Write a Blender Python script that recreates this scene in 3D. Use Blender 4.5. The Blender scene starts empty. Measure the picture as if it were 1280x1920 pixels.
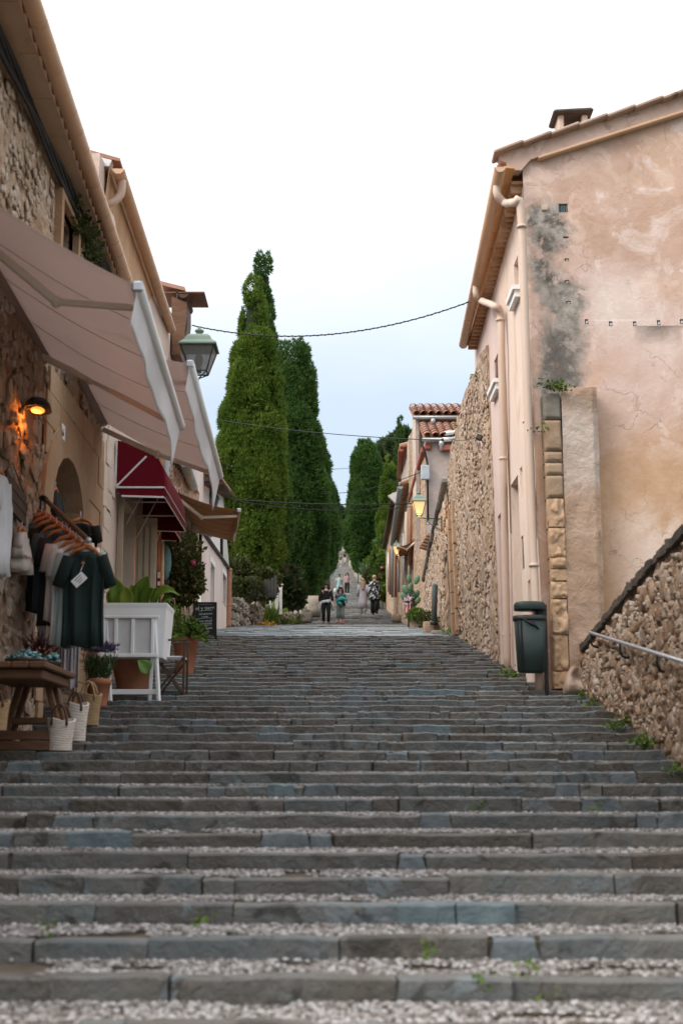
import bpy, math, random
import numpy as np
from mathutils import Vector, Matrix, noise
random.seed(7); np.random.seed(7)
SC = bpy.context.scene
COL = SC.collection
F = 2667.0
PITCH = math.atan(510/F)
EYE = Vector((0, 0, 2.0))
# ---------------------------------------------------------------- camera, sky, sun, exposure
cam = bpy.data.cameras.new('camera'); camo = bpy.data.objects.new('camera', cam); COL.objects.link(camo)
camo.location = EYE; camo.rotation_euler = (math.pi/2+PITCH, 0, 0)
cam.sensor_fit = 'VERTICAL'; cam.sensor_height = 36; cam.sensor_width = 24; cam.lens = 36*F/1920
cam.clip_start = 0.1; cam.clip_end = 5000
cam.dof.use_dof = True; cam.dof.focus_distance = 36; cam.dof.aperture_fstop = 2.1
SC.camera = camo
SUN_EL, SUN_AZ = math.radians(40), math.radians(-122)     # azimuth measured from +Y towards +X; the sun is behind the viewer, on the left
W = bpy.data.worlds.new('World'); SC.world = W; W.use_nodes = True
def build_world():
    nt = W.node_tree; nt.nodes.clear(); N = nt.nodes.new; L = nt.links.new
    out = N('ShaderNodeOutputWorld'); add = N('ShaderNodeAddShader')
    sky = N('ShaderNodeTexSky'); sky.sky_type = 'NISHITA'; sky.sun_disc = False
    sky.sun_elevation = SUN_EL; sky.sun_rotation = SUN_AZ; sky.air_density = 1.0; sky.dust_density = 2.0
    b1 = N('ShaderNodeBackground'); b1.inputs['Strength'].default_value = 0.05
    L(sky.outputs[0], b1.inputs[0])
    # overcast layer: darker and bluer at the horizon, white overhead, the same all the way round
    tc = N('ShaderNodeTexCoord'); sep = N('ShaderNodeSeparateXYZ'); L(tc.outputs['Generated'], sep.inputs[0])
    ns = N('ShaderNodeTexNoise'); ns.inputs['Scale'].default_value = 2.2; ns.inputs['Detail'].default_value = 4
    mp = N('ShaderNodeMapping'); mp.inputs['Scale'].default_value = (1, 1, 2.0); L(tc.outputs['Generated'], mp.inputs[0]); L(mp.outputs[0], ns.inputs[0])
    m = N('ShaderNodeMath'); m.operation = 'MULTIPLY_ADD'; m.inputs[1].default_value = 0.22; L(ns.outputs[0], m.inputs[0])
    m2 = N('ShaderNodeMath'); m2.operation = 'SUBTRACT'; m2.inputs[1].default_value = 0.11; L(sep.outputs[2], m2.inputs[0]); L(m2.outputs[0], m.inputs[2])
    rp = N('ShaderNodeValToRGB'); cr = rp.color_ramp; L(m.outputs[0], rp.inputs[0])
    st = [(0.0, (.23, .265, .285)), (.217, (.28, .315, .335)), (.264, (.305, .335, .36)), (.33, (.43, .44, .445)), (.43, (.62, .62, .605)), (.55, (.95, .95, .93)), (1.0, (1.6, 1.58, 1.54))]
    st = [(p, tuple(x/1.6 for x in c)) for p, c in st]
    cr.elements[0].position, cr.elements[0].color = st[0][0], st[0][1]+(1,)
    cr.elements[1].position, cr.elements[1].color = st[-1][0], st[-1][1]+(1,)
    for p, c in st[1:-1]: cr.elements.new(p).color = c+(1,)
    b2 = N('ShaderNodeBackground'); b2.inputs['Strength'].default_value = SKY
    L(rp.outputs[0], b2.inputs[0]); L(b1.outputs[0], add.inputs[0]); L(b2.outputs[0], add.inputs[1]); L(add.outputs[0], out.inputs[0])
SKY = 0.93*1.6
build_world()
sl = bpy.data.lights.new('sun', 'SUN'); sl.energy = 1.5; sl.angle = math.radians(30); sl.color = (1, .93, .84)
so = bpy.data.objects.new('sun', sl); COL.objects.link(so)
_sd = Vector((math.sin(SUN_AZ)*math.cos(SUN_EL), math.cos(SUN_AZ)*math.cos(SUN_EL), math.sin(SUN_EL)))
so.rotation_euler = _sd.to_track_quat('Z', 'Y').to_euler(); so.location = (0, -20, 40)
vs = SC.view_settings; vs.view_transform = 'Standard'; vs.look = 'None'; vs.exposure = 0.9; vs.gamma = 1; vs.use_curve_mapping = False

# ---------------------------------------------------------------- helpers
def ray(px, py):
    a = (px-640)/F; b = (960-py)/F; c, s = math.cos(PITCH), math.sin(PITCH)
    return Vector((a, c-b*s, s+b*c))
def P(px, py, d):
    r = ray(px, py); return EYE + r*(d/r.y)
def ground(d):
    pts = GP_
    for (a, za), (b, zb) in zip(pts, pts[1:]):
        if d <= b: return za+(zb-za)*(d-a)/(b-a)
    return pts[-1][1]
GP_ = [(-400, 0.35), (1.9, .35), (2.0, .292), (32.6, 5.31), (44, 6.78), (58, 8.38), (106, 15.87), (210, 33.8), (226, 36.9), (300, 40), (600, 20), (3000, 0)]
def dg(py):
    e = math.tan(PITCH+math.atan((960-py)/F)); return 2.036/(.164-e)
class Pl:
    def __init__(s, O, U, V=(0, 0, 1), flip=False):
        s.O = Vector(O); s.U = Vector(U).normalized(); s.V = Vector(V).normalized()
        s.N = s.U.cross(s.V).normalized()
        if flip: s.N = -s.N
    def pt(s, u, v, n=0): return s.O+s.U*u+s.V*v+s.N*n
    def px(s, x, y, n=0):
        r = ray(x, y); O = s.O+s.N*n
        t = (O-EYE).dot(s.N)/r.dot(s.N); q = EYE+r*t-O
        uv = s.U.dot(s.V); a = q.dot(s.U); b = q.dot(s.V); k = 1-uv*uv
        return ((a-uv*b)/k, (b-uv*a)/k)
    def at(s, x, y, n=0): return s.pt(*s.px(x, y, n), n)
def tag(o, label=None, cat=None, group=None, kind=None):
    if label: o['label'] = label
    if cat: o['category'] = cat
    if group: o['group'] = group
    if kind: o['kind'] = kind
    return o
def empty(name, loc, label=None, cat=None, group=None, kind=None, rz=0):
    o = bpy.data.objects.new(name, None); COL.objects.link(o); o.location = loc; o.rotation_euler = (0, 0, rz); o.empty_display_size = .2
    return tag(o, label, cat, group, kind)
def link(name, me, parent=None, keep=True):
    o = bpy.data.objects.new(name, me); COL.objects.link(o)
    if parent is not None:
        o.parent = parent
        if keep: o.matrix_parent_inverse = PW(parent).inverted()
    return o
def PW(o):
    m = o.matrix_basis.copy() if o.parent is None else PW(o.parent) @ o.matrix_parent_inverse @ o.matrix_basis
    return m
class MB:
    "collects shapes as plain vertex and face lists, then links them as one mesh"
    def __init__(s): s.v = []; s.f = []; s.sm = []
    def add(s, vs_, fs, smooth=False):
        k = len(s.v); s.v += [tuple(v) for v in vs_]; s.f += [tuple(i+k for i in f) for f in fs]; s.sm += [smooth]*len(fs); return s
    def box(s, c, sz, rot=None, bev=0.0, taper=1.0):
        c = Vector(c); x, y, z = sz[0]/2, sz[1]/2, sz[2]/2; R = rot or Matrix.Identity(3)
        b = min(bev, x*.9, y*.9, z*.9)
        if b <= 0:
            vs_ = [R @ Vector((i*x*(taper if k < 0 else 1), j*y*(taper if k < 0 else 1), k*z))+c for k in (-1, 1) for j in (-1, 1) for i in (-1, 1)]
            return s.add(vs_, [(0, 2, 3, 1), (4, 5, 7, 6), (0, 1, 5, 4), (2, 6, 7, 3), (0, 4, 6, 2), (1, 3, 7, 5)])
        # bevelled: octagonal rings
        def ring(hx, hy, zz, bb): return [Vector(q+(zz,)) for q in ((-hx+bb, -hy), (hx-bb, -hy), (hx, -hy+bb), (hx, hy-bb), (hx-bb, hy), (-hx+bb, hy), (-hx, hy-bb), (-hx, -hy+bb))]
        t = taper
        rs = [ring(x*t-b, y*t-b, -z, b*.4), ring(x*t, y*t, -z+b, b), ring(x, y, z-b, b), ring(x-b, y-b, z, b*.4)]
        vs_ = [R @ v+c for r in rs for v in r]; fs = [tuple(reversed(range(8))), tuple(range(24, 32))]
        for k in range(3):
            for i in range(8): fs.append((k*8+i, k*8+(i+1) % 8, k*8+8+(i+1) % 8, k*8+8+i))
        return s.add(vs_, fs)
    def bar(s, a, b, w, h=None, up=(0, 0, 1), bev=0.0):
        a, b = Vector(a), Vector(b); d = b-a; Y = d.normalized(); Z = Vector(up); X = Y.cross(Z)
        if X.length < 1e-4: X = Y.cross(Vector((1, 0, 0)))
        X.normalize(); Z = X.cross(Y); R = Matrix((X, Y, Z)).transposed()
        return s.box((a+b)/2, (w, d.length, h or w), R, bev)
    def tube(s, pts, r, n=8, cap=True, flat=1.0):
        pts = [Vector(p) for p in pts]; k = len(pts); rr = r if isinstance(r, (list, tuple)) else [r]*k
        vs_ = []; up = None
        for i, p in enumerate(pts):
            d = (pts[min(i+1, k-1)]-pts[max(i-1, 0)])
            if d.length < 1e-9: d = Vector((0, 0, 1))
            d.normalize()
            if up is None: up = d.orthogonal().normalized()
            up = (up-d*up.dot(d))
            if up.length < 1e-5: up = d.orthogonal()
            up.normalize(); side = d.cross(up)
            for j in range(n):
                a = 2*math.pi*j/n; vs_.append(p+up*(math.cos(a)*rr[i]*flat)+side*(math.sin(a)*rr[i]))
        fs = [(i*n+j, i*n+(j+1) % n, i*n+n+(j+1) % n, i*n+n+j) for i in range(k-1) for j in range(n)]
        if cap: fs += [tuple(reversed(range(n))), tuple(range((k-1)*n, k*n))]
        return s.add(vs_, fs, True)
    def loft(s, rings, cap=True, smooth=True):
        n = len(rings[0]); vs_ = [v for r in rings for v in r]
        fs = [(i*n+j, i*n+(j+1) % n, i*n+n+(j+1) % n, i*n+n+j) for i in range(len(rings)-1) for j in range(n)]
        if cap: fs += [tuple(reversed(range(n))), tuple(range((len(rings)-1)*n, len(rings)*n))]
        return s.add(vs_, fs, smooth)
    def lathe(s, c, prof, n=14, cap=True, M=None, n4=False):
        c = Vector(c); off = math.pi/n if n4 else 0
        rings = []
        for r, z in prof:
            ring = [Vector((r*math.cos(2*math.pi*j/n+off), r*math.sin(2*math.pi*j/n+off), z)) for j in range(n)]
            rings.append([(M @ q if M else q)+c for q in ring])
        return s.loft(rings, cap, not n4)
    def ell(s, c, r, n=10, m=6, M=None):
        c = Vector(c); rings = []
        for i in range(m+1):
            a = -math.pi/2+math.pi*i/m; rr = max(math.cos(a), .02)
            ring = [Vector((r[0]*rr*math.cos(2*math.pi*j/n), r[1]*rr*math.sin(2*math.pi*j/n), r[2]*math.sin(a))) for j in range(n)]
            rings.append([(M @ q if M else q)+c for q in ring])
        return s.loft(rings)
    def prism(s, poly, ext):
        n = len(poly); ext = Vector(ext); poly = [Vector(p) for p in poly]
        vs_ = poly+[p+ext for p in poly]
        return s.add(vs_, [tuple(reversed(range(n))), tuple(range(n, 2*n))]+[(i, (i+1) % n, n+(i+1) % n, n+i) for i in range(n)])
    def grid(s, fn, nu, nv, smooth=True):
        vs_ = [fn(i/nu, j/nv) for j in range(nv+1) for i in range(nu+1)]
        return s.add(vs_, [(j*(nu+1)+i, j*(nu+1)+i+1, (j+1)*(nu+1)+i+1, (j+1)*(nu+1)+i) for j in range(nv) for i in range(nu)], smooth)
    def sheet(s, fn, nu, nv, th):
        "a sheet with thickness: fn(u, v) -> (point, normal)"
        top = []; bot = []
        for j in range(nv+1):
            for i in range(nu+1):
                p, n_ = fn(i/nu, j/nv); p = Vector(p); n_ = Vector(n_); top.append(p+n_*th/2); bot.append(p-n_*th/2)
        k = len(top); q = lambda i, j: j*(nu+1)+i; fs = []
        for j in range(nv):
            for i in range(nu):
                fs.append((q(i, j), q(i+1, j), q(i+1, j+1), q(i, j+1))); fs.append(tuple(k+x for x in (q(i, j+1), q(i+1, j+1), q(i+1, j), q(i, j))))
        edge = [q(i, 0) for i in range(nu)]+[q(nu, j) for j in range(nv)]+[q(i, nv) for i in range(nu, 0, -1)]+[q(0, j) for j in range(nv, 0, -1)]
        for a, b in zip(edge, edge[1:]+edge[:1]): fs.append((a, k+a, k+b, b))
        return s.add(top+bot, fs, True)
    def mesh(s, name, mat):
        me = bpy.data.meshes.new(name); me.from_pydata([tuple(v) for v in s.v], [], s.f)
        me.polygons.foreach_set('use_smooth', s.sm); me.update()
        if mat: me.materials.append(mat)
        return me
    def build(s, name, mat, parent=None, **kw):
        o = link(name, s.mesh(name, mat), parent)
        if kw: tag(o, **kw)
        return o
def npmesh(name, V, faces, mat, smooth=False):
    "V (n,3); faces (m,k) array"
    me = bpy.data.meshes.new(name); V = np.asarray(V, np.float32); faces = np.asarray(faces, np.int32); m, k = faces.shape
    me.vertices.add(len(V)); me.vertices.foreach_set('co', V.ravel())
    me.loops.add(m*k); me.loops.foreach_set('vertex_index', faces.ravel())
    me.polygons.add(m); me.polygons.foreach_set('loop_start', np.arange(0, m*k, k, dtype=np.int32))
    try: me.polygons.foreach_set('loop_total', np.full(m, k, np.int32))
    except Exception: pass
    me.polygons.foreach_set('use_smooth', np.full(m, smooth))
    me.update(calc_edges=True); me.validate()
    if mat: me.materials.append(mat)
    return me
def inst(tv, tf, Ms, Os):
    "many copies of one template: verts, faces arrays"
    tv = np.asarray(tv, float); tf = np.asarray(tf); Ms = np.asarray(Ms, float); Os = np.asarray(Os, float)
    V = np.einsum('nij,kj->nki', Ms, tv)+Os[:, None, :]; n, k = V.shape[:2]
    Fc = tf[None]+(np.arange(n)*k)[:, None, None]
    return V.reshape(-1, 3), Fc.reshape(-1, tf.shape[1])
def rotz(a): c, s = math.cos(a), math.sin(a); return np.array([[c, -s, 0], [s, c, 0], [0, 0, 1.]])
def rand_rot(n):
    q = np.random.normal(size=(n, 4)); q /= np.linalg.norm(q, axis=1)[:, None]; w, x, y, z = q.T
    return np.stack([1-2*(y*y+z*z), 2*(x*y-w*z), 2*(x*z+w*y), 2*(x*y+w*z), 1-2*(x*x+z*z), 2*(y*z-w*x), 2*(x*z-w*y), 2*(y*z+w*x), 1-2*(x*x+y*y)], 1).reshape(n, 3, 3)
def nz(p, s=1.0): return noise.noise(Vector(p)*s)
def U(a, b): return random.uniform(a, b)

# ---------------------------------------------------------------- materials
def mat(name, cols, scale=3.0, rough=.85, bump=.0, bscale=None, rnd=None, rw=.5, stains=(), detail=6, dist=0.0, stretch=None, metal=0, spec=.3, voro=None, cracks=None, emit=None, alpha=None, trans=0, sss=0, objc=False, masks=()):
    M = bpy.data.materials.new(name); M.use_nodes = True; nt = M.node_tree; N = nt.nodes.new; L = nt.links.new
    bs = nt.nodes['Principled BSDF']
    bs.inputs['Roughness'].default_value = rough; bs.inputs['Metallic'].default_value = metal; bs.inputs['Specular IOR Level'].default_value = spec
    if objc: pos = N('ShaderNodeTexCoord').outputs['Object']
    else: pos = N('ShaderNodeNewGeometry').outputs['Position']
    if stretch:
        mp = N('ShaderNodeMapping'); mp.inputs['Scale'].default_value = stretch; L(pos, mp.inputs[0]); pos = mp.outputs[0]
    def nse(sc, det=detail, d=dist, rg=.6):
        n = N('ShaderNodeTexNoise'); n.inputs['Scale'].default_value = sc; n.inputs['Detail'].default_value = det
        n.inputs['Distortion'].default_value = d; n.inputs['Roughness'].default_value = rg; L(pos, n.inputs['Vector']); return n.outputs[0]
    def ma(op, a, b=None, c=None):
        n = N('ShaderNodeMath'); n.operation = op
        for i, q in enumerate((a, b, c)):
            if q is None: continue
            if isinstance(q, (int, float)): n.inputs[i].default_value = q
            else: L(q, n.inputs[i])
        return n.outputs[0]
    def mapr(v, a, b):
        n = N('ShaderNodeMapRange'); n.inputs[1].default_value = a; n.inputs[2].default_value = b; L(v, n.inputs[0]); return n.outputs[0]
    def mix(f, a, b):
        n = N('ShaderNodeMix'); n.data_type = 'RGBA'
        if isinstance(f, (int, float)): n.inputs[0].default_value = f
        else: L(f, n.inputs[0])
        for i, q in ((6, a), (7, b)):
            if isinstance(q, tuple): n.inputs[i].default_value = q+(1,)
            else: L(q, n.inputs[i])
        return n.outputs[2]
    fac = mapr(nse(scale), .28, .72)
    if rnd:
        if rnd == 'island': r = N('ShaderNodeNewGeometry').outputs['Random Per Island']
        else: r = N('ShaderNodeObjectInfo').outputs['Random']
        fac = ma('ADD', ma('MULTIPLY', fac, 1-rw), ma('MULTIPLY', r, rw))
    rp = N('ShaderNodeValToRGB'); cr = rp.color_ramp; n = len(cols)
    cr.elements[0].color = cols[0]+(1,); cr.elements[1].color = cols[-1]+(1,)
    for i, c in enumerate(cols[1:-1]): cr.elements.new((i+1)/(n-1)).color = c+(1,)
    L(fac, rp.inputs[0]); col = rp.outputs[0]
    for (c, sc, lo, hi, st) in stains:
        md = (lo+hi)/2; col = mix(ma('MULTIPLY', mapr(nse(sc, 12, .9, .66), md-(md-lo)*.6, md+(hi-md)*.6), st), col, c)
    for (cs, nsc, (x0, x1, z0, z1), soft, warp, st, lo, hi) in masks:
        wp = N('ShaderNodeTexNoise'); wp.inputs['Scale'].default_value = 1.1; wp.inputs['Detail'].default_value = 8; wp.inputs['Roughness'].default_value = .65; L(pos, wp.inputs['Vector'])
        vm = N('ShaderNodeVectorMath'); vm.operation = 'MULTIPLY_ADD'; vm.inputs[1].default_value = (warp,)*3; L(wp.outputs['Color'], vm.inputs[0]); L(pos, vm.inputs[2])
        sp = N('ShaderNodeSeparateXYZ'); L(vm.outputs[0], sp.inputs[0]); o = warp*.5
        k = ma('MULTIPLY', ma('MULTIPLY', mapr(sp.outputs[0], x0+o-soft, x0+o+soft), mapr(sp.outputs[0], x1+o+soft, x1+o-soft)), ma('MULTIPLY', mapr(sp.outputs[2], z0+o-soft, z0+o+soft), mapr(sp.outputs[2], z1+o+soft, z1+o-soft)))
        k = ma('MULTIPLY', ma('MULTIPLY', k, mapr(nse(nsc*.8, 12, .35, .7), lo+.03, hi-.03)), st)
        r2 = N('ShaderNodeValToRGB'); r2.color_ramp.elements[0].color = cs[0]+(1,); r2.color_ramp.elements[1].color = cs[-1]+(1,)
        for i_, c in enumerate(cs[1:-1]): r2.color_ramp.elements.new((i_+1)/(len(cs)-1)).color = c+(1,)
        L(mapr(nse(nsc*1.7, 12, .25, .72), .33, .67), r2.inputs[0]); col = mix(k, col, r2.outputs[0])
    h = None
    if cracks:
        sc, w, st, cc = cracks
        vn = N('ShaderNodeTexVoronoi'); vn.feature = 'DISTANCE_TO_EDGE'; vn.inputs['Scale'].default_value = sc
        wn = N('ShaderNodeTexNoise'); wn.inputs['Scale'].default_value = sc*2.5; wn.inputs['Detail'].default_value = 6; L(pos, wn.inputs['Vector'])
        vm = N('ShaderNodeVectorMath'); vm.operation = 'MULTIPLY_ADD'; vm.inputs[1].default_value = (.9/sc,)*3
        L(wn.outputs['Color'], vm.inputs[0]); L(pos, vm.inputs[2]); L(vm.outputs[0], vn.inputs['Vector'])
        ck = ma('MULTIPLY', ma('SUBTRACT', 1.0, mapr(vn.outputs['Distance'], 0, w)), mapr(nse(sc*.9, 2), .5, .62))
        col = mix(ma('MULTIPLY', ck, st), col, cc); h = ma('MULTIPLY', ck, -.6)
    L(col, bs.inputs['Base Color'])
    if bump:
        b = N('ShaderNodeBump'); b.inputs['Strength'].default_value = 1.0; b.inputs['Distance'].default_value = bump
        hh = nse(bscale or scale*4, 8, .3, .65)
        if voro:
            vn = N('ShaderNodeTexVoronoi'); vn.inputs['Scale'].default_value = voro; L(pos, vn.inputs['Vector']); hh = ma('SUBTRACT', hh, vn.outputs['Distance'])
        if h is not None: hh = ma('ADD', hh, h)
        L(hh, b.inputs['Height']); L(b.outputs[0], bs.inputs['Normal'])
    if emit:
        bs.inputs['Emission Color'].default_value = emit[0]+(1,); bs.inputs['Emission Strength'].default_value = emit[1]
    if trans: bs.inputs['Transmission Weight'].default_value = trans
    if sss:
        tr = N('ShaderNodeBsdfTranslucent'); mx = N('ShaderNodeMixShader'); mx.inputs[0].default_value = sss
        L(col, tr.inputs[0]); L(bs.outputs[0], mx.inputs[1]); L(tr.outputs[0], mx.inputs[2]); L(mx.outputs[0], nt.nodes['Material Output'].inputs[0])
    return M
def glass(name, tint=(.9, .95, .95), rough=.05):
    M = bpy.data.materials.new(name); M.use_nodes = True; nt = M.node_tree; N = nt.nodes.new; L = nt.links.new
    g = N('ShaderNodeBsdfGlossy'); g.inputs['Roughness'].default_value = rough; t = N('ShaderNodeBsdfTransparent'); t.inputs[0].default_value = tint+(1,)
    f = N('ShaderNodeFresnel'); mx = N('ShaderNodeMixShader'); L(f.outputs[0], mx.inputs[0]); L(t.outputs[0], mx.inputs[1]); L(g.outputs[0], mx.inputs[2])
    L(mx.outputs[0], nt.nodes['Material Output'].inputs[0]); return M
M = {}
M['kerb'] = mat('kerb_stone', [(.042, .035, .027), (.080, .067, .054), (.105, .098, .088), (.088, .100, .102), (.145, .133, .116), (.115, .145, .152)], 2.6, .5, .035, 10, rnd='object', rw=.62, detail=10, spec=.5, stains=[((.022, .018, .013), 3.0, .54, .64, .75), ((.17, .21, .23), 1.5, .57, .62, .5), ((.17, .15, .125), 5, .60, .68, .5), ((.06, .055, .02), 6, .66, .72, .5)])
M['kerb_far'] = mat('kerb_stone_far', [(.042, .034, .026), (.085, .070, .055), (.105, .102, .095), (.100, .115, .120), (.155, .142, .124), (.165, .195, .205)], 1.8, .48, .035, 8, rnd='island', rw=.7, detail=9, spec=.5, stains=[((.02, .016, .011), 2.0, .52, .62, .75), ((.19, .225, .245), .9, .60, .63, .5)])
M['patch'] = mat('joint_mortar', [(.08, .09, .096), (.13, .148, .16), (.18, .195, .205)], 4, .7, .02, 14, stains=[((.06, .06, .055), 5, .56, .68, .6)])
M['cobble'] = mat('cobbles', [(.045, .034, .026), (.13, .112, .10), (.26, .244, .235), (.45, .435, .435)], 6, .55, .006, 40, rnd='island', rw=.75)
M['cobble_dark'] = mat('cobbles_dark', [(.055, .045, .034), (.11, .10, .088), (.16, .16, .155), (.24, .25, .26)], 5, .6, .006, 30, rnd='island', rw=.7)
M['soil'] = mat('step_soil', [(.06, .045, .03), (.12, .095, .07)], 8, .95, .02, 30)
M['landing'] = mat('landing_stone', [(.09, .095, .09), (.15, .165, .17), (.21, .24, .255), (.29, .33, .35)], 1.6, .5, .02, 7, rnd='island', rw=.6, detail=9, stretch=(.5, 2, 2), stains=[((.08, .075, .055), 2, .58, .68, .7)])
M['terrain'] = mat('terrain_earth', [(.05, .055, .03), (.09, .085, .05), (.06, .08, .035)], .6, .95, .1, 3)
M['plaster_pink'] = mat('plaster_pink', [(.42, .275, .21), (.53, .37, .305), (.62, .47, .42)], .8, .9, .010, 9, dist=.7, detail=10, stains=[((.67, .53, .46), 1.5, .52, .62, .55), ((.43, .28, .19), 2.3, .55, .63, .5), ((.56, .37, .24), .45, .50, .62, .4), ((.70, .58, .54), 1.0, .58, .66, .8), ((.36, .235, .17), 1.7, .60, .68, .7), ((.66, .50, .44), 2.4, .60, .66, .6), ((.22, .17, .14), 4.5, .67, .72, .6)], cracks=(.9, .006, .4, (.25, .16, .12)),
    masks=[([(.38, .225, .125), (.47, .29, .175), (.54, .365, .25)], .6, (3.2, 9, 1, 7.1), .5, .9, .92, .24, .46), ([(.62, .50, .45), (.72, .62, .58)], .7, (3.55, 9, 8.4, 9.5), .35, .8, .7, .38, .56), ([(.62, .50, .44), (.70, .60, .55)], .9, (4.1, 9, 4.2, 5.9), .3, .8, .7, .42, .56), ([(.40, .25, .17), (.47, .30, .21)], .8, (3.5, 9, 9.9, 11.3), .3, .8, .6, .42, .58),
           ([(.05, .047, .042), (.13, .118, .10), (.34, .31, .28), (.46, .41, .37)], 2.4, (2.95, 3.36, 7.0, 10.6), .10, 1.3, .97, .38, .50), ([(.09, .085, .075), (.27, .24, .21), (.42, .38, .34)], 3.0, (2.95, 3.62, 7.0, 9.4), .10, 1.3, .95, .38, .50), ([(.04, .038, .034), (.09, .084, .075)], 2.2, (2.95, 3.55, 7.0, 8.6), .14, 1.0, .65, .44, .56)])
M['plaster_facade'] = mat('plaster_facade', [(.60, .47, .39), (.66, .54, .46), (.70, .58, .51)], .8, .9, .012, 9, stretch=(1, 1, .3), stains=[((.56, .38, .25), 1.4, .54, .68, .6), ((.42, .34, .28), 3.5, .62, .72, .5), ((.74, .66, .60), 1.8, .56, .66, .6)])
M['plaster_mauve'] = mat('plaster_mauve', [(.52, .40, .355), (.58, .46, .42), (.64, .52, .48)], .8, .9, .012, 9, stretch=(1, 1, .35), stains=[((.45, .31, .24), 1.5, .58, .72, .5)])
M['grey_stain'] = mat('plaster_weathered', [(.10, .095, .085), (.24, .215, .19), (.36, .33, .30)], 1.6, .95, .03, 9, dist=1, stains=[((.055, .052, .047), 1.1, .50, .62, .85), ((.40, .30, .20), 1.9, .60, .70, .7)])
M['buttress'] = mat('buttress_plaster', [(.27, .175, .115), (.35, .235, .165), (.43, .315, .24)], 1.2, .95, .05, 5, detail=10, stains=[((.30, .20, .135), 2.1, .58, .68, .6)], masks=[([(.42, .34, .29), (.53, .45, .40)], .9, (3.0, 4, 6.1, 7.4), .25, .5, .85, .30, .5), ([(.48, .38, .32), (.56, .47, .42)], .9, (3.1, 4, 2.5, 3.9), .2, .5, .8, .4, .55)], cracks=(.8, .015, .8, (.2, .13, .09)))
M['quoin'] = mat('weathered_sandstone', [(.33, .20, .12), (.42, .275, .17), (.48, .345, .24)], 2.5, .95, .03, 9, rnd='object', rw=.35, stains=[((.16, .13, .10), 2.2, .60, .72, .7)])
M['quoin_grey'] = mat('grey_block', [(.14, .125, .105), (.21, .19, .16)], 3, .95, .02, 10)
M['rubble'] = mat('rubble_stone', [(.15, .095, .06), (.27, .18, .115), (.37, .275, .205), (.44, .36, .30), (.56, .51, .47)], 5, .92, .035, 14, rnd='object', rw=.5, stains=[((.11, .07, .045), 4, .56, .66, .75), ((.60, .55, .51), 3.3, .62, .70, .6)])
M['rubble_i'] = mat('rubble_stone_small', [(.19, .12, .075), (.31, .21, .14), (.40, .305, .23), (.46, .385, .33), (.57, .52, .48)], 5, .92, .035, 14, rnd='island', rw=.5, stains=[((.13, .085, .055), 4, .56, .66, .7), ((.60, .55, .51), 3.3, .62, .70, .5)])
M['mortar'] = mat('lime_mortar', [(.15, .095, .06), (.25, .17, .115), (.35, .265, .20)], 2.5, .95, .08, 9, voro=8, stains=[((.14, .10, .07), 2.5, .56, .7, .6)])
M['mortar_l'] = mat('lime_mortar_pale', [(.27, .16, .09), (.40, .275, .185), (.50, .40, .32)], 2.2, .95, .06, 9, voro=8, masks=[([(.15, .08, .042), (.25, .145, .08), (.36, .235, .15)], 1.0, (-4.5, -3.2, -1, 6.4), .8, 1.2, .85, .34, .54)], stains=[((.16, .12, .09), 2.5, .60, .72, .6)])  # mask browns the lower wall: bare rubble, plus awning shade deepened in the colour
M['ruin'] = mat('ruin_mortar', [(.30, .205, .14), (.42, .31, .225), (.50, .40, .33)], 2.2, .95, .09, 8, voro=7, stretch=(1, 1, .55), detail=9, stains=[((.50, .33, .19), .9, .55, .68, .5), ((.13, .115, .095), 1.3, .56, .66, .6), ((.56, .49, .44), 2.0, .60, .68, .6)], masks=[([(.09, .08, .068), (.20, .175, .15)], 1.6, (0, 9, 8.0, 14), .8, 1.2, .75, .40, .56)])
M['coping'] = mat('dark_coping', [(.035, .03, .025), (.075, .062, .05), (.12, .10, .08)], 4, .9, .02, 14, rnd='object', rw=.4)
M['ashlar'] = mat('dressed_stone', [(.30, .175, .10), (.38, .24, .145), (.44, .305, .20)], 2.2, .9, .02, 10, stains=[((.28, .18, .11), 2.4, .58, .7, .5)], rnd='object', rw=.5)
M['plaster_left'] = mat('plaster_old_left', [(.45, .35, .285), (.54, .445, .38), (.62, .55, .49)], .9, .9, .015, 8, stains=[((.38, .25, .16), 1.4, .56, .70, .5), ((.64, .58, .53), 1.1, .60, .72, .7)])
M['plaster_rose'] = mat('plaster_rose', [(.55, .44, .40), (.60, .50, .46), (.64, .54, .50)], .8, .9, .006, 9, stretch=(1, 1, .4))
M['plaster_white'] = mat('plaster_white', [(.62, .60, .58), (.70, .68, .66)], .8, .9, .006, 9)
M['gutter_tan'] = mat('gutter_tan', [(.54, .34, .215), (.60, .395, .26)], 1.2, .5, spec=.3, stains=[((.36, .21, .13), 2.5, .6, .72, .4)])
M['pipe_cream'] = mat('pipe_cream', [(.54, .41, .33), (.60, .47, .39)], 1.5, .55, .002, 20, spec=.3, stains=[((.36, .25, .18), 2.2, .60, .70, .5), ((.25, .2, .17), 7, .68, .72, .5)])
M['pipe_grey'] = mat('pipe_zinc', [(.30, .33, .35), (.40, .43, .45)], 3, .4, metal=.3)
M['pipe_terra'] = mat('pipe_terracotta', [(.27, .13, .075), (.36, .18, .11)], 5, .8, .004, 20)
M['pipe_red'] = mat('gutter_red', [(.27, .075, .05), (.34, .10, .07)], 3, .6)
M['soffit'] = mat('soffit_clay', [(.44, .22, .09), (.52, .28, .12), (.56, .34, .18)], 3, .85, .006, 12, rnd='object', rw=.6)
M['corbel'] = mat('corbel_brick', [(.32, .17, .09), (.44, .25, .14), (.52, .34, .22)], 5, .9, .01, 18, rnd='object', rw=.6)
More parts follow.
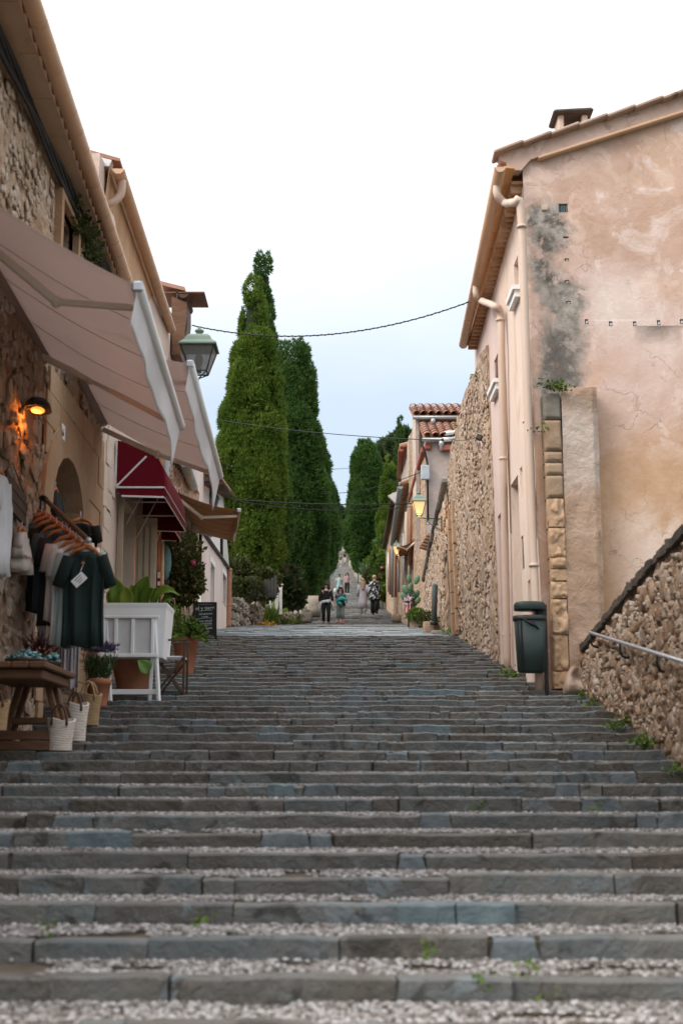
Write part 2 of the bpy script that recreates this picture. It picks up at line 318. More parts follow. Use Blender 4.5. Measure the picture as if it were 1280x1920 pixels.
M['tile'] = mat('roof_tile', [(.23, .11, .075), (.33, .17, .12), (.38, .23, .18), (.30, .22, .19)], 3, .85, .006, 20, rnd='object', rw=.6)
M['tile_i'] = mat('roof_tile_far', [(.23, .11, .075), (.33, .17, .12), (.38, .23, .18)], 3, .85, .006, 20, rnd='island', rw=.6)
M['verge'] = mat('verge_tile', [(.34, .23, .175), (.42, .30, .24)], 2, .9, .015, 10, rnd='object', rw=.4, stains=[((.08, .07, .06), 2.3, .55, .66, .85)])
M['wood'] = mat('old_wood', [(.085, .04, .02), (.16, .08, .042)], 4, .6, .004, 30, stretch=(1, 6, 6))
M['wood_red'] = mat('hanger_wood', [(.36, .12, .04), (.45, .17, .06)], 6, .45)
M['wood_pale'] = mat('pale_wood', [(.34, .22, .13), (.42, .29, .18)], 5, .7)
M['darkwood'] = mat('dark_wood', [(.045, .028, .018), (.085, .05, .032)], 5, .7, .004, 25)
M['shutter'] = mat('beige_shutter', [(.40, .33, .25), (.46, .385, .30)], 2, .7, .003, 20)
M['dark'] = mat('dark_interior', [(.012, .010, .009), (.022, .018, .015)], 2, .9)
M['black'] = mat('black_metal', [(.012, .013, .013), (.02, .021, .022)], 5, .5)
M['bin'] = mat('bin_green', [(.011, .021, .019), (.018, .031, .028)], 3, .5, .002, 40, stains=[((.045, .05, .045), 4, .60, .72, .5)])
M['green_metal'] = mat('lantern_green', [(.035, .13, .10), (.05, .17, .13)], 6, .45)
M['grey_green'] = mat('lantern_grey_green', [(.13, .18, .14), (.17, .225, .18)], 5, .5)
M['steel'] = mat('steel_rail', [(.42, .42, .45), (.5, .5, .53)], 5, .35, metal=.6)
M['cloth_beige'] = mat('awning_beige', [(.56, .465, .425), (.61, .51, .47)], .9, .9, .006, 2.2, stains=[((.40, .31, .26), .8, .58, .74, .4)], sss=.6)
M['cloth_white'] = mat('valance_white', [(.70, .69, .70), (.80, .78, .79)], 1.5, .9, .01, 5, sss=.3)
M['white'] = mat('white_paint', [(.72, .72, .72), (.80, .80, .80)], 2, .5)
M['awn_arm'] = mat('awning_arm', [(.58, .52, .46), (.64, .58, .52)], 2, .5)
M['red'] = mat('awning_red', [(.085, .004, .009), (.115, .006, .013)], 2, .95, .004, 30, sss=.06, spec=.1)
M['brown'] = mat('awning_brown', [(.33, .20, .11), (.39, .24, .135)], 2, .9, sss=.4)
M['eave_slab'] = mat('eave_slab', [(.46, .32, .215), (.54, .39, .27), (.58, .45, .33)], 1.5, .9, .01, 9, rnd='object', rw=.4, stains=[((.34, .22, .14), 2, .58, .70, .5)])
M['terra'] = mat('terracotta_pot', [(.30, .115, .06), (.40, .17, .095)], 4, .85, .004, 20)
M['iron'] = mat('wrought_iron', [(.02, .035, .032), (.03, .05, .045)], 5, .6)
M['glass'] = mat('lantern_glass', [(.30, .30, .28), (.36, .36, .34)], 2, .15, sss=.5, spec=.6); _g = M['glass'].node_tree
_t = _g.nodes.new('ShaderNodeBsdfTransparent'); _m = _g.nodes.new('ShaderNodeMixShader'); _m.inputs[0].default_value = .5; _o = _g.nodes['Material Output']; _s = _o.inputs[0].links[0].from_socket
_g.links.new(_s, _m.inputs[1]); _g.links.new(_t.outputs[0], _m.inputs[2]); _g.links.new(_m.outputs[0], _o.inputs[0])
M['frost'] = mat('frosted_glass', [(.45, .45, .43), (.55, .55, .52)], 2, .4, sss=.6)
M['lit'] = mat('lit_glass', [(.75, .62, .42), (.8, .68, .48)], 2, .4, sss=.4, emit=((1.0, .58, .24), .42))
M['bulb'] = mat('bulb', [(.9, .7, .4), (.9, .7, .4)], 2, .4, emit=((1.0, .34, .05), .8))
M['cable'] = mat('cable', [(.012, .012, .013), (.02, .02, .022)], 5, .7)
def leafm(n, cols, sss=.25, rw=.75, sc=1.2): return mat(n, cols, sc, .75, rnd='island', rw=rw, sss=sss, spec=.2)
M['cyp_a'] = leafm('cypress_leaf_yellow', [(.034, .072, .011), (.080, .14, .019), (.13, .195, .028), (.18, .235, .040)], rw=.3, sc=.8, sss=.3)
M['cyp_b'] = leafm('cypress_leaf_dark', [(.022, .060, .016), (.056, .12, .027), (.10, .18, .040)], rw=.3, sc=.8, sss=.3)
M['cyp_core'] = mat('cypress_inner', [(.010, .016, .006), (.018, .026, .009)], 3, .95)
M['pine'] = leafm('pine_leaf', [(.03, .055, .02), (.055, .085, .03), (.085, .11, .04)])
M['leaf'] = leafm('bush_leaf', [(.04, .085, .012), (.08, .14, .02), (.13, .19, .03)])
M['leaf_dark'] = leafm('bush_leaf_olive', [(.025, .035, .012), (.05, .06, .016), (.08, .085, .022)])
M['leaf_red'] = leafm('shrub_leaf_red', [(.02, .035, .014), (.035, .055, .02), (.05, .075, .028), (.085, .035, .028)])
M['grass'] = leafm('grass_blade', [(.05, .09, .015), (.09, .14, .02), (.14, .17, .04)])
M['bigleaf'] = mat('broad_leaf', [(.07, .16, .018), (.13, .23, .025), (.26, .30, .04)], 5, .4, rnd='object', rw=.5, sss=.25, spec=.4)
M['cactus'] = mat('cactus_pad', [(.065, .13, .075), (.10, .18, .10)], 7, .55, .004, 40)
M['bark'] = mat('bark', [(.05, .035, .025), (.10, .075, .055)], 5, .95, .03, 12, stretch=(1, 1, .2))
M['flower'] = mat('flower_pink', [(.55, .05, .22), (.65, .12, .32)], 5, .6)
M['lavender'] = mat('lavender_flower', [(.07, .045, .10), (.12, .08, .17)], 9, .8, rnd='island')
def flat(n, c, r=.8, **k): return mat(n, [tuple(x*.88 for x in c), c], 6, r, **k)
# ---------------------------------------------------------------- ground and stairs
T0, R0, D0 = .66, .108, .66*10.33
def step_d(i): return D0+T0*i
def step_z(i): return 1.132+R0*i
def xl(d): return float(np.interp(d, [0, 44, 58, 106, 210], [-3.55, -3.5, -1.5, -1.35, -1.55]))
def xr(d): return float(np.interp(d, [0, 13, 20.2, 20.3, 33, 58, 106, 210], [3.3, 3.2, 3.4, 2.9, 2.8, 2.5, 1.95, 1.15]))
def build_terrain():
    xs = [-900, -300, -120, -60, -30, -16, -9, -6, -4.6, -3.8, -2.6, -1.7, -.8, .8, 1.6, 2.6, 3.8, 6, 9, 16, 30, 60, 120, 300, 900]
    ys = [-600, -200, -60, -20, -5, 0, 2, 5]+list(np.arange(8, 44, 3))+list(np.arange(44, 90, 3))+list(np.arange(90, 240, 8))+[260, 300, 400, 600, 1000, 2000, 3000]
    vs_ = []
    for y in ys:
        for x in xs:
            z = ground(y)-.22
            if y > 46 and x < xl(y)-.5: z += .45+.05*min(20, xl(y)-x)*.3
            if y > 60 and x > xr(y)+.5: z += .35
            if abs(x) > 20: z += 4*nz((x*.01, y*.01, 1))
            vs_.append((x, y, z))
    n = len(xs); fs = [(j*n+i, j*n+i+1, (j+1)*n+i+1, (j+1)*n+i) for j in range(len(ys)-1) for i in range(n-1)]
    b = MB(); b.add(vs_, fs, True); b.build('terrain', M['terrain'], kind='structure')
build_terrain()
stairs = empty('stone_stairs', (0, 10, ground(10)), kind='structure')
def kerb_verts(L, dep, h, seg, jit=.007):
    vs_ = []
    for k in range(seg+1):
        x = -L/2+L*k/seg; e = .006 if k in (0, seg) else 0
        fj, hj = U(-jit, jit)*1.3+e, U(-jit, jit)-e*.8
        vs_ += [(x+U(-.01, .01), fj+U(0, .012), -h), (x+U(-.012, .012), fj, hj-.013), (x, fj+.012, hj), (x, dep+U(-.02, .02), hj*.6), (x, dep, -h)]
    fs = [(k*5+j, k*5+(j+1) % 5, k*5+5+(j+1) % 5, k*5+5+j) for k in range(seg) for j in range(5)]
    fs += [(4, 3, 2, 1, 0), tuple(seg*5+j for j in range(5))]
    return vs_, fs
def row(x0, x1, lo, hi):
    x = x0-U(0, .3)
    while x < x1:
        L = U(lo, hi) if random.random() > .34 else U(.12, lo)
        yield x, min(x+L, x1+.1), L < lo and random.random() < .5; x += L
def build_stairs():
    npart = 0; far = MB(); farp = MB(); base = MB(); pav = MB()
    # near flight
    for i in range(-7, 40):
        d, z = step_d(i), step_z(i)
        a, b_ = xl(d), xr(d)
        # bed under the tread
        base.add([(a-.1, d+.05, z-.03), (b_+.1, d+.05, z-.03), (b_+.1, d+T0+.06, z-.02), (a-.1, d+T0+.06, z-.02), (a-.1, d+.05, z-.35), (b_+.1, d+.05, z-.35)], [(0, 1, 2, 3), (0, 4, 5, 1)])
        for x0, x1, pt_ in row(a, b_, .36, 1.45 if i < 7 else 1.0):
            L = x1-x0-U(.002, .012)
            if L < .05: continue
            dep = U(.09, .17) if i < 14 else U(.12, .3)
            vs_, fs = kerb_verts(L, dep, R0+.05, 4 if L > .5 else (3 if L > .3 else 2))
            c = Vector(((x0+x1)/2, d+U(-.016, .016)+(.012 if pt_ else 0)+.03*nz((x0*.35, i*2.3, 1)), z+U(-.012, .010)+.018*nz((x0*.4, i*1.7, 4))))
            if pt_:
                k_ = U(.8, 1.0); vs_ = [(v[0]*(k_ if q % 5 in (1, 2, 3) else 1.2), v[1], v[2]) for q, v in enumerate(vs_)]
            vis = -1 <= i <= 26 and abs(c.x) < .26*d
            if vis and npart < 300:
                m = MB(); m.add(vs_, fs); o = m.build('joint_mortar' if pt_ else 'kerb_stone', M['patch' if pt_ else 'kerb'], stairs); o.matrix_parent_inverse = Matrix(); o.location = c-stairs.location; npart += 1
            else: (farp if pt_ else far).add([Vector(v)+c for v in vs_], fs)
    M['blue'] = mat('blue_stone', [(.085, .115, .125), (.125, .165, .178), (.165, .21, .222)], 6, .6, .02, 20, rnd='object', rw=.3, detail=9)
    for i, x0, x1 in ((2, .315, .625), (2, .645, .965), (20, .93, 1.28), (20, 1.29, 1.72), (14, .80, 1.22), (8, -.62, -.40), (5, -1.9, -1.45), (27, .95, 1.3)):
        kv, fs = kerb_verts(x1-x0, .1, R0+.04, 3); m = MB(); m.add(kv, fs); o = m.build('kerb_stone', M['blue'], stairs); o.matrix_parent_inverse = Matrix(); o.location = Vector(((x0+x1)/2, step_d(i)-.028, step_z(i)+.006))-stairs.location
    # landing: long slabs laid on a gentle slope
    y = step_d(40)-.05
    base.add([(-3.7, y, ground(y)-.03), (3, y, ground(y)-.03), (3, 58, ground(58)-.06), (-3.7, 58, ground(58)-.06)], [(0, 1, 2, 3)])
    lip = MB()
    while y < 45:
        w = U(.22, .5); z0, z1 = ground(y), ground(y+w)
        for x0, x1, _ in row(xl(y), xr(y), .4, 1.1):
            h = U(-.022, .022)
            q = [(x0+.008, y+.01, z0+h), (x1-.008, y+.01, z0+h), (x1-.008, y+w-.01, z1+h), (x0+.008, y+w-.01, z1+h)]
            pav.add(q+[(v[0], v[1], v[2]-.06) for v in q], [(0, 1, 2, 3), (0, 4, 5, 1), (1, 5, 6, 2), (2, 6, 7, 3), (3, 7, 4, 0)])
        y += w
    pav.build('landing_slab', M['landing'], stairs, kind='stuff')
    # upper flights
    y = 45
    while y < 226:
        t = .62 if y < 110 else .8
        z = ground(y)+.04; a, b_ = xl(y), xr(y)
        base.add([(a, y+.04, z-.02), (b_, y+.04, z-.02), (b_, y+t+.05, z+.01), (a, y+t+.05, z+.01), (a, y+.04, z-.3), (b_, y+.04, z-.3)], [(0, 1, 2, 3), (0, 4, 5, 1)])
        for x0, x1, _ in row(a, b_, .3, .9):
            vs_, fs = kerb_verts(x1-x0-.012, U(.15, .5), .13, 1)
            c = Vector(((x0+x1)/2, y+U(-.01, .01), z+U(-.008, .008))); far.add([Vector(v)+c for v in vs_], fs)
        y += t
    farp.build('far_joint_mortar', M['patch'], stairs, kind='stuff')
    far.build('far_kerb_stones', M['kerb_far'], stairs, kind='stuff')
    base.build('stair_bed', M['soil'], stairs)
    # cobbles set on the treads: a rounded pebble template
    tv = []; 
    for (r, z) in ((1.0, -.3), (.85, .35), (.4, .62)):
        for k in range(6): tv.append((r*math.cos(k*math.pi/3), r*math.sin(k*math.pi/3), z))
    tf = []
    for j in range(2):
        for k in range(6): a, b2 = j*6+k, j*6+(k+1) % 6; tf += [(a, b2, b2+6), (a, b2+6, a+6)]
    tf += [(12, 13, 14), (12, 14, 15), (12, 15, 16), (12, 16, 17)]
    Ms = []; Os = []; near = []; Md = []; Od = []
    for i in range(-4, 26):
        d, z = step_d(i), step_z(i); lim = min(xr(d), .27*d+.3); s = .036 if i < 9 else .07
        y = d+.14
        while y < d+T0-.01:
            x = max(xl(d), -.27*d-.3)
            while x < lim:
                r = s*U(.32, .62); k = U(.7, 1.35)
                c = (x+U(-.016, .016), y+U(-.016, .016), z-.010+U(-.006, .006)+.012*(y-d))
                A = rotz(U(0, 6.3)) @ np.diag([r*k, r/k*.9, U(.008, .017)])
                if i == -1 and y < d+.4 and len(near) < 300 and abs(x) < 1.45: near.append((A, c))
                elif nz((c[0]*2.2, c[1]*3, i*3.7)) < -.28+.1*nz((c[0]*9, c[1]*9, 2)) and i > -2: pass
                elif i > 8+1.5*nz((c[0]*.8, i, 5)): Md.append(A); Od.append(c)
                else: Ms.append(A); Os.append(c)
                x += r*2.0
            y += s*.8
    V, Fc = inst(tv, tf, Ms, Os)
    o = link('cobblestones', npmesh('cobblestones', V, Fc, M['cobble'], True), stairs); o['kind'] = 'stuff'
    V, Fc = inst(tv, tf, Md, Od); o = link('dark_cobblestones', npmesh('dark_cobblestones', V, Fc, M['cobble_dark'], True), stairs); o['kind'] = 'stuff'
    me = npmesh('cobble', tv, tf, M['cobble_o'], True)
    for A, c in near:
        o = bpy.data.objects.new('cobble', me); COL.objects.link(o); o.parent = stairs
        mm = Matrix([list(r) for r in A]).to_4x4(); mm.translation = Vector(c)-stairs.location; o.matrix_basis = mm
M['cobble_o'] = mat('cobble_single', [(.07, .052, .04), (.19, .165, .15), (.32, .295, .285), (.45, .425, .43)], 6, .55, .004, 40, rnd='object', rw=.75)
build_stairs()

# ---------------------------------------------------------------- walls with openings, rubble
def wall_open(pl, u0, u1, v0, v1, ops=(), du=.35, dv=.35, amp=.02, fs_=.9, depth=.25, top=None, mb=None, back=False):
    b = mb or MB()
    def lines(a, c, st, ex):
        q = sorted(set([a, c]+[round(e, 4) for e in ex if a < e < c])); r = []
        for s, t in zip(q, q[1:]):
            n = max(1, int(round((t-s)/st))); r += [s+(t-s)*k/n for k in range(n)]
        return r+[c]
    us = lines(u0, u1, du, [e for o in ops for e in (o[0], o[2])]); vs0 = lines(v0, v1, dv, [e for o in ops for e in (o[1], o[3])])
    edge = set()
    for o in ops: edge |= {round(o[0], 4), round(o[2], 4)}
    idx = {}
    def P_(i, j):
        if (i, j) not in idx:
            u, v = us[i], vs0[j]
            if top: v = min(v, top(u))
            n = amp*(nz((u, v, 3), fs_)+.5*nz((u, v, 9), fs_*2.7))
            if any(o[0]-.02 <= u <= o[2]+.02 and o[1]-.02 <= v <= o[3]+.02 for o in ops): n = 0
            idx[(i, j)] = len(b.v); b.v.append(tuple(pl.pt(u, v, n)))
        return idx[(i, j)]
    for i in range(len(us)-1):
        for j in range(len(vs0)-1):
            um, vm = (us[i]+us[i+1])/2, (vs0[j]+vs0[j+1])/2
            if any(o[0] < um < o[2] and o[1] < vm < o[3] for o in ops): continue
            if top and vs0[j] >= min(top(us[i]), 1e9) and vs0[j] >= top(us[i+1]): continue
            b.f.append((P_(i, j), P_(i+1, j), P_(i+1, j+1), P_(i, j+1))); b.sm.append(True)
    for o in ops:
        dp = o[4] if len(o) > 4 else depth
        q = [(o[0], o[1]), (o[2], o[1]), (o[2], o[3]), (o[0], o[3])]
        k = len(b.v); b.v += [tuple(pl.pt(u, v, 0)) for u, v in q]+[tuple(pl.pt(u, v, -dp)) for u, v in q]
        for a in range(4): b.f.append((k+a, k+(a+1) % 4, k+4+(a+1) % 4, k+4+a)); b.sm.append(False)
        if back: b.f.append((k+4, k+5, k+6, k+7)); b.sm.append(False)
    return b
def stone_tmpl(seed, n=7, m=3):
    rnd = random.Random(seed); vs_ = []
    for i in range(m+1):
        a = -1.25+2.5*i/m
        for j in range(n):
            t = 2*math.pi*j/n; cx, cy, cz = math.cos(a)*math.cos(t), math.cos(a)*math.sin(t), math.sin(a)
            s = lambda q: math.copysign(abs(q)**.62, q)
            k = 1+rnd.uniform(-.24, .2); vs_.append((s(cx)*k, s(cy)*k, s(cz)*k*.9))
    fs = []
    for i in range(m):
        for j in range(n):
            a, b = i*n+j, i*n+(j+1) % n; fs += [(a, b, b+n), (a, b+n, a+n)]
    for j in range(1, n-1): fs += [(0, j+1, j), (m*n, m*n+j, m*n+j+1)]
    return vs_, fs
STV = [stone_tmpl(40+k, 7, 3) for k in range(9)]
STM = {}
def stone_mesh(k, mkey, sm=False):
    if (k, mkey) not in STM:
        v, f = STV[k]; STM[(k, mkey)] = npmesh('stone', v, f, M[mkey], sm)
    return STM[(k, mkey)]
def layout(u0, u1, vb, vt, hmin, hmax, asp=(1.0, 2.2), cover=.96, jit=.25):
    v = min(vb(u0), vb(u1)); out = []
    vmax = max(vt(u0), vt(u1), vt((u0+u1)/2))
    while v < vmax:
        h = U(hmin, hmax); u = u0-U(0, h)
        while u < u1:
            w = h*U(*asp)
            uc, vc = u+w/2, v+h/2+U(-jit, jit)*h
            if u0 < uc < u1 and vb(uc) < vc and vc+h*.45 < vt(uc) and random.random() < cover: out.append((uc, vc, w*.5, h*.5*U(.85, 1.1)))
            u += w
        v += h*.93
    return out
def place_stones(pl, lst, th, mkey, parent, nparts, mkey_i, name='stone', off=0.0, tilt=.25, sm=False):
    random.shuffle(lst)
    Bm = np.array([list(pl.U), list(pl.V), list(pl.N)]).T
    pw = PW(parent)
    rest = {}
    for q, (u, v, w, h) in enumerate(lst):
        a = U(-tilt, tilt); c, s = math.cos(a), math.sin(a)
        A = Bm @ np.array([[c, -s, 0], [s, c, 0], [0, 0, 1]]) @ np.diag([w, h, th*U(.7, 1.2)])
        p = pl.pt(u, v, off+U(-.3, .25)*th); k = random.randrange(9)
        if q < nparts:
            o = bpy.data.objects.new(name, stone_mesh(k, mkey, sm)); COL.objects.link(o); o.parent = parent
            mm = Matrix([list(r) for r in A]).to_4x4(); mm.translation = p; o.matrix_basis = pw.inverted() @ mm
        else: rest.setdefault(k, ([], []))[0].append(A); rest[k][1].append(tuple(p))
    if rest:
        Vs, Fs, n = [], [], 0
        for k, (Ms, Os) in rest.items():
            V, Fc = inst(STV[k][0], STV[k][1], Ms, Os); Vs.append(V); Fs.append(Fc+n); n += len(V)
        o = link('small_'+name+'s', npmesh('small_stones', np.concatenate(Vs), np.concatenate(Fs), M[mkey_i], sm), parent); o['kind'] = 'stuff'
# leaves: clouds of small faces
def leaf_cloud(pts, size, shape='leaf', up=.3, mats=None, name='foliage', parent=None, out=None, blades=1):
    pts = np.asarray(pts, float); n = len(pts)
    if shape == 'leaf': tv = np.array([(0, 0, 0), (.35, .5, .08), (0, 1, 0), (-.35, .5, .08)]); tf = [(0, 1, 2), (0, 2, 3)]
    elif shape == 'tuft':
        tv = []; tf = []
        for k in range(4):
            a = k*1.57+.3; ca, sa = math.cos(a), math.sin(a); j = len(tv)
            tv += [(.22*ca-.2*sa, .0, .22*sa+.2*ca), (.22*ca+.2*sa, .0, .22*sa-.2*ca), (.55*ca, 1.0, .55*sa)]; tf.append((j, j+1, j+2))
        tv = np.array(tv)
    else: tv = np.array([(-.06, 0, 0), (.06, 0, 0), (.03, .6, .08), (0, 1, .25)]); tf = [(0, 1, 2), (0, 2, 3)]
    R = rand_rot(n)
    if out is not None:      # point the +Y axis of each copy along out, jittered
        o_ = np.asarray(out, float)+np.random.normal(size=(n, 3))*up; o_ /= np.linalg.norm(o_, axis=1)[:, None]
        h = np.random.normal(size=(n, 3)); x = np.cross(o_, h); x /= np.linalg.norm(x, axis=1)[:, None]; z = np.cross(x, o_); R = np.stack([x, o_, z], 2)
    s = size*np.random.uniform(.6, 1.3, n)
    V, Fc = inst(tv, tf, R*s[:, None, None], pts)
    return link(name, npmesh(name, V, Fc, mats, False), parent)
def weed(px, py, d=None, n=26, size=.09, m='leaf', label=None, spread=.07, p=None):
    q = p or P(px, py, d)
    e = empty('weed', q, label, 'weed', 'weeds growing in the joints')
    pts = np.random.normal(size=(n, 3))*np.array([spread, spread*.6, spread*.6]); pts[:, 2] = np.abs(pts[:, 2])
    pts += np.array(q)
    k = max(1, int((size/.05)**1.5)) if size > .06 else 1; size = min(size, .055)
    pts = np.concatenate([pts+np.random.normal(size=pts.shape)*.02 for _ in range(k)])
    leaf_cloud(pts, size, mats=M[m], name='leaves', parent=e); return e
# ---------------------------------------------------------------- RIGHT: pink house with its gable towards the viewer
def right_house():
    H = empty('pink_house', (2.9, 20.4, ground(20.4)), 'tall pink plastered house with stained gable wall, clay eaves and cream downpipes', 'house')
    O = Vector((2.90, 20.35, 2.6)); Vv = Vector((-.0165, 0, 1))
    G = Pl(O, (1, 0.02, 0), Vv); RF = Pl(O, (-.11, 6.65, 0), Vv)
    if G.N.y > 0: G.N = -G.N
    if RF.N.x > 0: RF.N = -RF.N
    a = G.px(985, 305); b = G.px(1280, 197); sl_ = (b[1]-a[1])/(b[0]-a[0])
    pk = 6.2
    top = lambda u: a[1]+sl_*((u if u < pk else 2*pk-u)-a[0])
    holes = []
    for x, y in ((1099, 603), (1144, 607), (1189, 607), (1234, 605), (1277, 603)):
        u, v = G.px(x, y); holes.append((u-.026, v-.04, u+.026, v+.04, .16))
    for x, y, w, h in ((1062, 487, .035, .022), (1062, 528, .035, .022), (1065, 567, .035, .022), (1060, 445, .04, .016)):
        u, v = G.px(x, y); holes.append((u-w, v-h, u+w, v+h, .06))
    wu, wv = G.px(1055, 390); holes.append((wu-.07, wv-.07, wu+.07, wv+.07, .1))
    wall_open(G, 0.0, 12.4, -1, 11.5, holes, .3, .3, .03, .8, top=top, back=True).build('gable_wall', M['plaster_pink'], H)
    # small window, holes: louvre slats and stones in the holes
    for k in range(4):
        m = MB(); m.box(G.pt(wu-.05+k*.033, wv, -.03), (.02, .02, .13)); m.build('slat', flat('slat_blue', (.10, .15, .17)) if 'sb' not in M else M['sb'], H)
    m = MB(); m.box(G.pt(wu, wv, -.08), (.14, .02, .14)); m.build('vent_back', M['dark'], H)
    for i, (u0, v0, u1, v1, dp) in enumerate(holes[:8]):
        m = MB(); m.box(G.pt((u0+u1)/2+.006, (v0+v1)/2-.01, -.02), ((u1-u0)*.7, .05, (v1-v0)*.6), bev=.008); m.build('hole_stone', flat('hole_stone', (.42, .42, .42)) if i == 0 else bpy.data.materials['hole_stone'], H)
    m = MB(); u, v = G.px(1020, 391); m.box(G.pt(u, v, .03), (.1, .03, .09), bev=.01); m.build('plaque', M['plaster_left'], H)
    # verge: band, moulding, stepped tiles
    p0, p1 = G.px(924, 292), G.px(1280, 179); dv = Vector((p1[0]-p0[0], p1[1]-p0[1])); Lp = dv.length; dv /= Lp
    s0 = Matrix(((G.U.x, G.U.y, 0), (0, 1, 0), (0, 0, 1)))
    def on(u, v, n=0): return G.pt(u, v, n)
    ang = math.atan2(dv[1], dv[0]); R = Matrix.Rotation(-ang, 3, 'Y')
    ends = (pk-p0[0])/dv[0]
    k = 0; L = .46
    while k*L < ends:
        q = p0[0]+dv[0]*(k+.5)*L, p0[1]+dv[1]*(k+.5)*L
        m = MB(); m.box(Vector((0, 0, 0)), (L*1.04, .42, .055), Matrix.Rotation(-ang-.055, 3, 'Y'), .015)
        o = m.build('verge_tile', M['verge'], H); o.location = G.pt(q[0], q[1]-.015, .02)-H.location; o.matrix_parent_inverse = Matrix(); k += 1
    m = MB()
    lo = lambda u: p0[1]+dv[1]/dv[0]*(u-p0[0])
    A_ = .40
    x0 = G.px(962, 300)[0]
    m.prism([on(p0[0]+.06, lo(p0[0]+.06)-.04, .08), on(pk, lo(pk)-.04, .08), on(pk, lo(pk)-.28, .08), on(x0+.25, lo(x0+.25)-.28, .08), on(x0+.1, G.px(978, 323)[1], .08), on(x0-.12, G.px(962, 323)[1], .08), on(x0-.12, G.px(962, 309)[1], .08), on(p0[0]+.1, lo(p0[0])-.11, .08)], G.N*-.2)
    m.build('verge_band', M['plaster_pink'], H)
    m = MB(); ua = G.px(1006, 295)[0]
    m.bar(on(ua, lo(ua)-.31, .07), on(pk, lo(pk)-.31, .07), .12, .05, bev=.015); m.build('moulding', M['gutter_tan'], H)
    # roof slabs
    m = MB(); back = Vector((-.11, 6.65, 0)).normalized()*7.1
    e0 = on(p0[0], lo(p0[0])-.05, .0); r0 = on(pk, lo(pk)-.05, 0); e1 = on(2*pk-p0[0], lo(p0[0])-.05, 0)
    dz = Vector((0, 0, -.35)); gf = P(868, 646, 27.0)+Vector((.02, .1, .14)); r1 = r0+back+dz; e0 = P(937, 313, 19.95)+Vector((.0, .4, .15))
    m.add([e0, r0, r1, gf, e0+Vector((0, 0, .06)), r0+Vector((0, 0, .06)), r1+Vector((0, 0, .06)), gf+Vector((0, 0, .06))], [(0, 1, 2, 3), (4, 5, 6, 7), (0, 1, 5, 4), (1, 2, 6, 5), (2, 3, 7, 6), (3, 0, 4, 7)]); m.prism([r0, e1, e1-Vector((0, 0, .06)), r0-Vector((0, 0, .1))], back+dz); m.build('roof', M['tile_i'], H)
    m = MB()   # rear and far walls
    q0, q1 = RF.pt(6.9, -1), RF.pt(6.9, 8.0); m.add([q0, q0+Vector((9, 0, 0)), q1+Vector((9, 0, 0)), q1+Vector((4, 0, 1.9)), q1], [(0, 1, 2, 3, 4)])
    m.add([G.pt(12.3, -1), G.pt(12.3, 9), G.pt(12.3, 9)+back, G.pt(12.3, -1)+back], [(0, 1, 2, 3)]); m.build('far_wall', M['plaster_mauve'], H)
    # street front with openings
    def op(near, far, bot=None, dp=.28, h=None):
        un, vn = RF.px(*near); uf, _ = RF.px(*far)
        vb = -1.0 if bot is None else RF.px(*bot)[1]
        return (min(un, uf), vb, max(un, uf), vn, dp)
    winA, winB = op((970, 478), (962.5, 500), (963, 566)), op((934, 658), (926, 685), (926, 738))
    d1, d2, d3 = op((970, 890), (957, 925)), op((944, 952), (933, 982)), op((1001, 1078), (989, 1106), dp=.35)
    ni, gr = op((978, 873), (974, 885), (974, 945), .08), op((980, 1003), (976, 1012), (976, 1072), .12)
    ops = [winA, winB, d1, d2, d3, ni, gr]
    um = RF.px(941, 700)[0]
    def front(u0, u1, key, sub):
        wall_open(RF, u0, u1, -1, 8.6, sub, .35, .35, .018, .9, top=lambda u: 8.35-.055*u).build('street_wall', M[key], H)
    front(0, um, 'plaster_facade', [o for o in ops if o[2] < um]); front(um, 7.0, 'plaster_mauve', [o for o in ops if o[0] > um])
    for o in (winA, winB, d1, d2, d3, ni, gr):
        key = 'plaster_facade' if o is ni else ('shutter' if o in (winA,) else ('darkwood' if o in (gr, winB) else 'plaster_mauve'))
        m = MB(); uc, vc = (o[0]+o[2])/2, (o[1]+o[3])/2
        m.prism([RF.pt(o[0]-.02, o[1], -o[4]+.02), RF.pt(o[2]+.02, o[1], -o[4]+.02), RF.pt(o[2]+.02, o[3]+.02, -o[4]+.02), RF.pt(o[0]-.02, o[3]+.02, -o[4]+.02)], RF.N*-.03)
        dd = m.build('door' if o in (d1, d2, d3) else 'shutter', M['shutter' if o in (d1, d2) else key], H)
        if o in (d1, d2, d3):
            m = MB(); m.ell(RF.pt(o[0]+.12, 1.9, -o[4]+.06), (.03, .03, .03)); m.build('handle', M['black'], dd)
        if o in (winB, gr):
            for k in range(5):
                m = MB(); uu = o[0]+(o[2]-o[0])*(k+.5)/5; m.tube([RF.pt(uu, o[1], -.03), RF.pt(uu, o[3], -.03)], .014, 6); m.build('window_bar', M['wood'], H)
    for o, pys in ((winA, .0), (winB, .0)):
        m = MB(); m.prism([RF.pt(o[0]-.12, o[1]-.16, -.02), RF.pt(o[2]+.12, o[1]-.16, -.02), RF.pt(o[2]+.12, o[1], -.02), RF.pt(o[0]-.12, o[1], -.02)], RF.N*.11)
        m.prism([RF.pt(o[0]-.16, o[1]-.05, -.02), RF.pt(o[2]+.16, o[1]-.05, -.02), RF.pt(o[2]+.16, o[1]+.02, -.02), RF.pt(o[0]-.16, o[1]+.02, -.02)], RF.N*.15); m.build('window_sill', M['white'], H)
    # eaves: soffit boards, corbel bricks, gutter
    Gn, Gf = P(937, 313, 19.95), P(868, 646, 27.0); gd = (Gf-Gn).normalized(); Lg = (Gf-Gn).length
    def wallpt(t):
        q = Gn+gd*t; u = (q-RF.O).dot(RF.U); return u
    n = 13
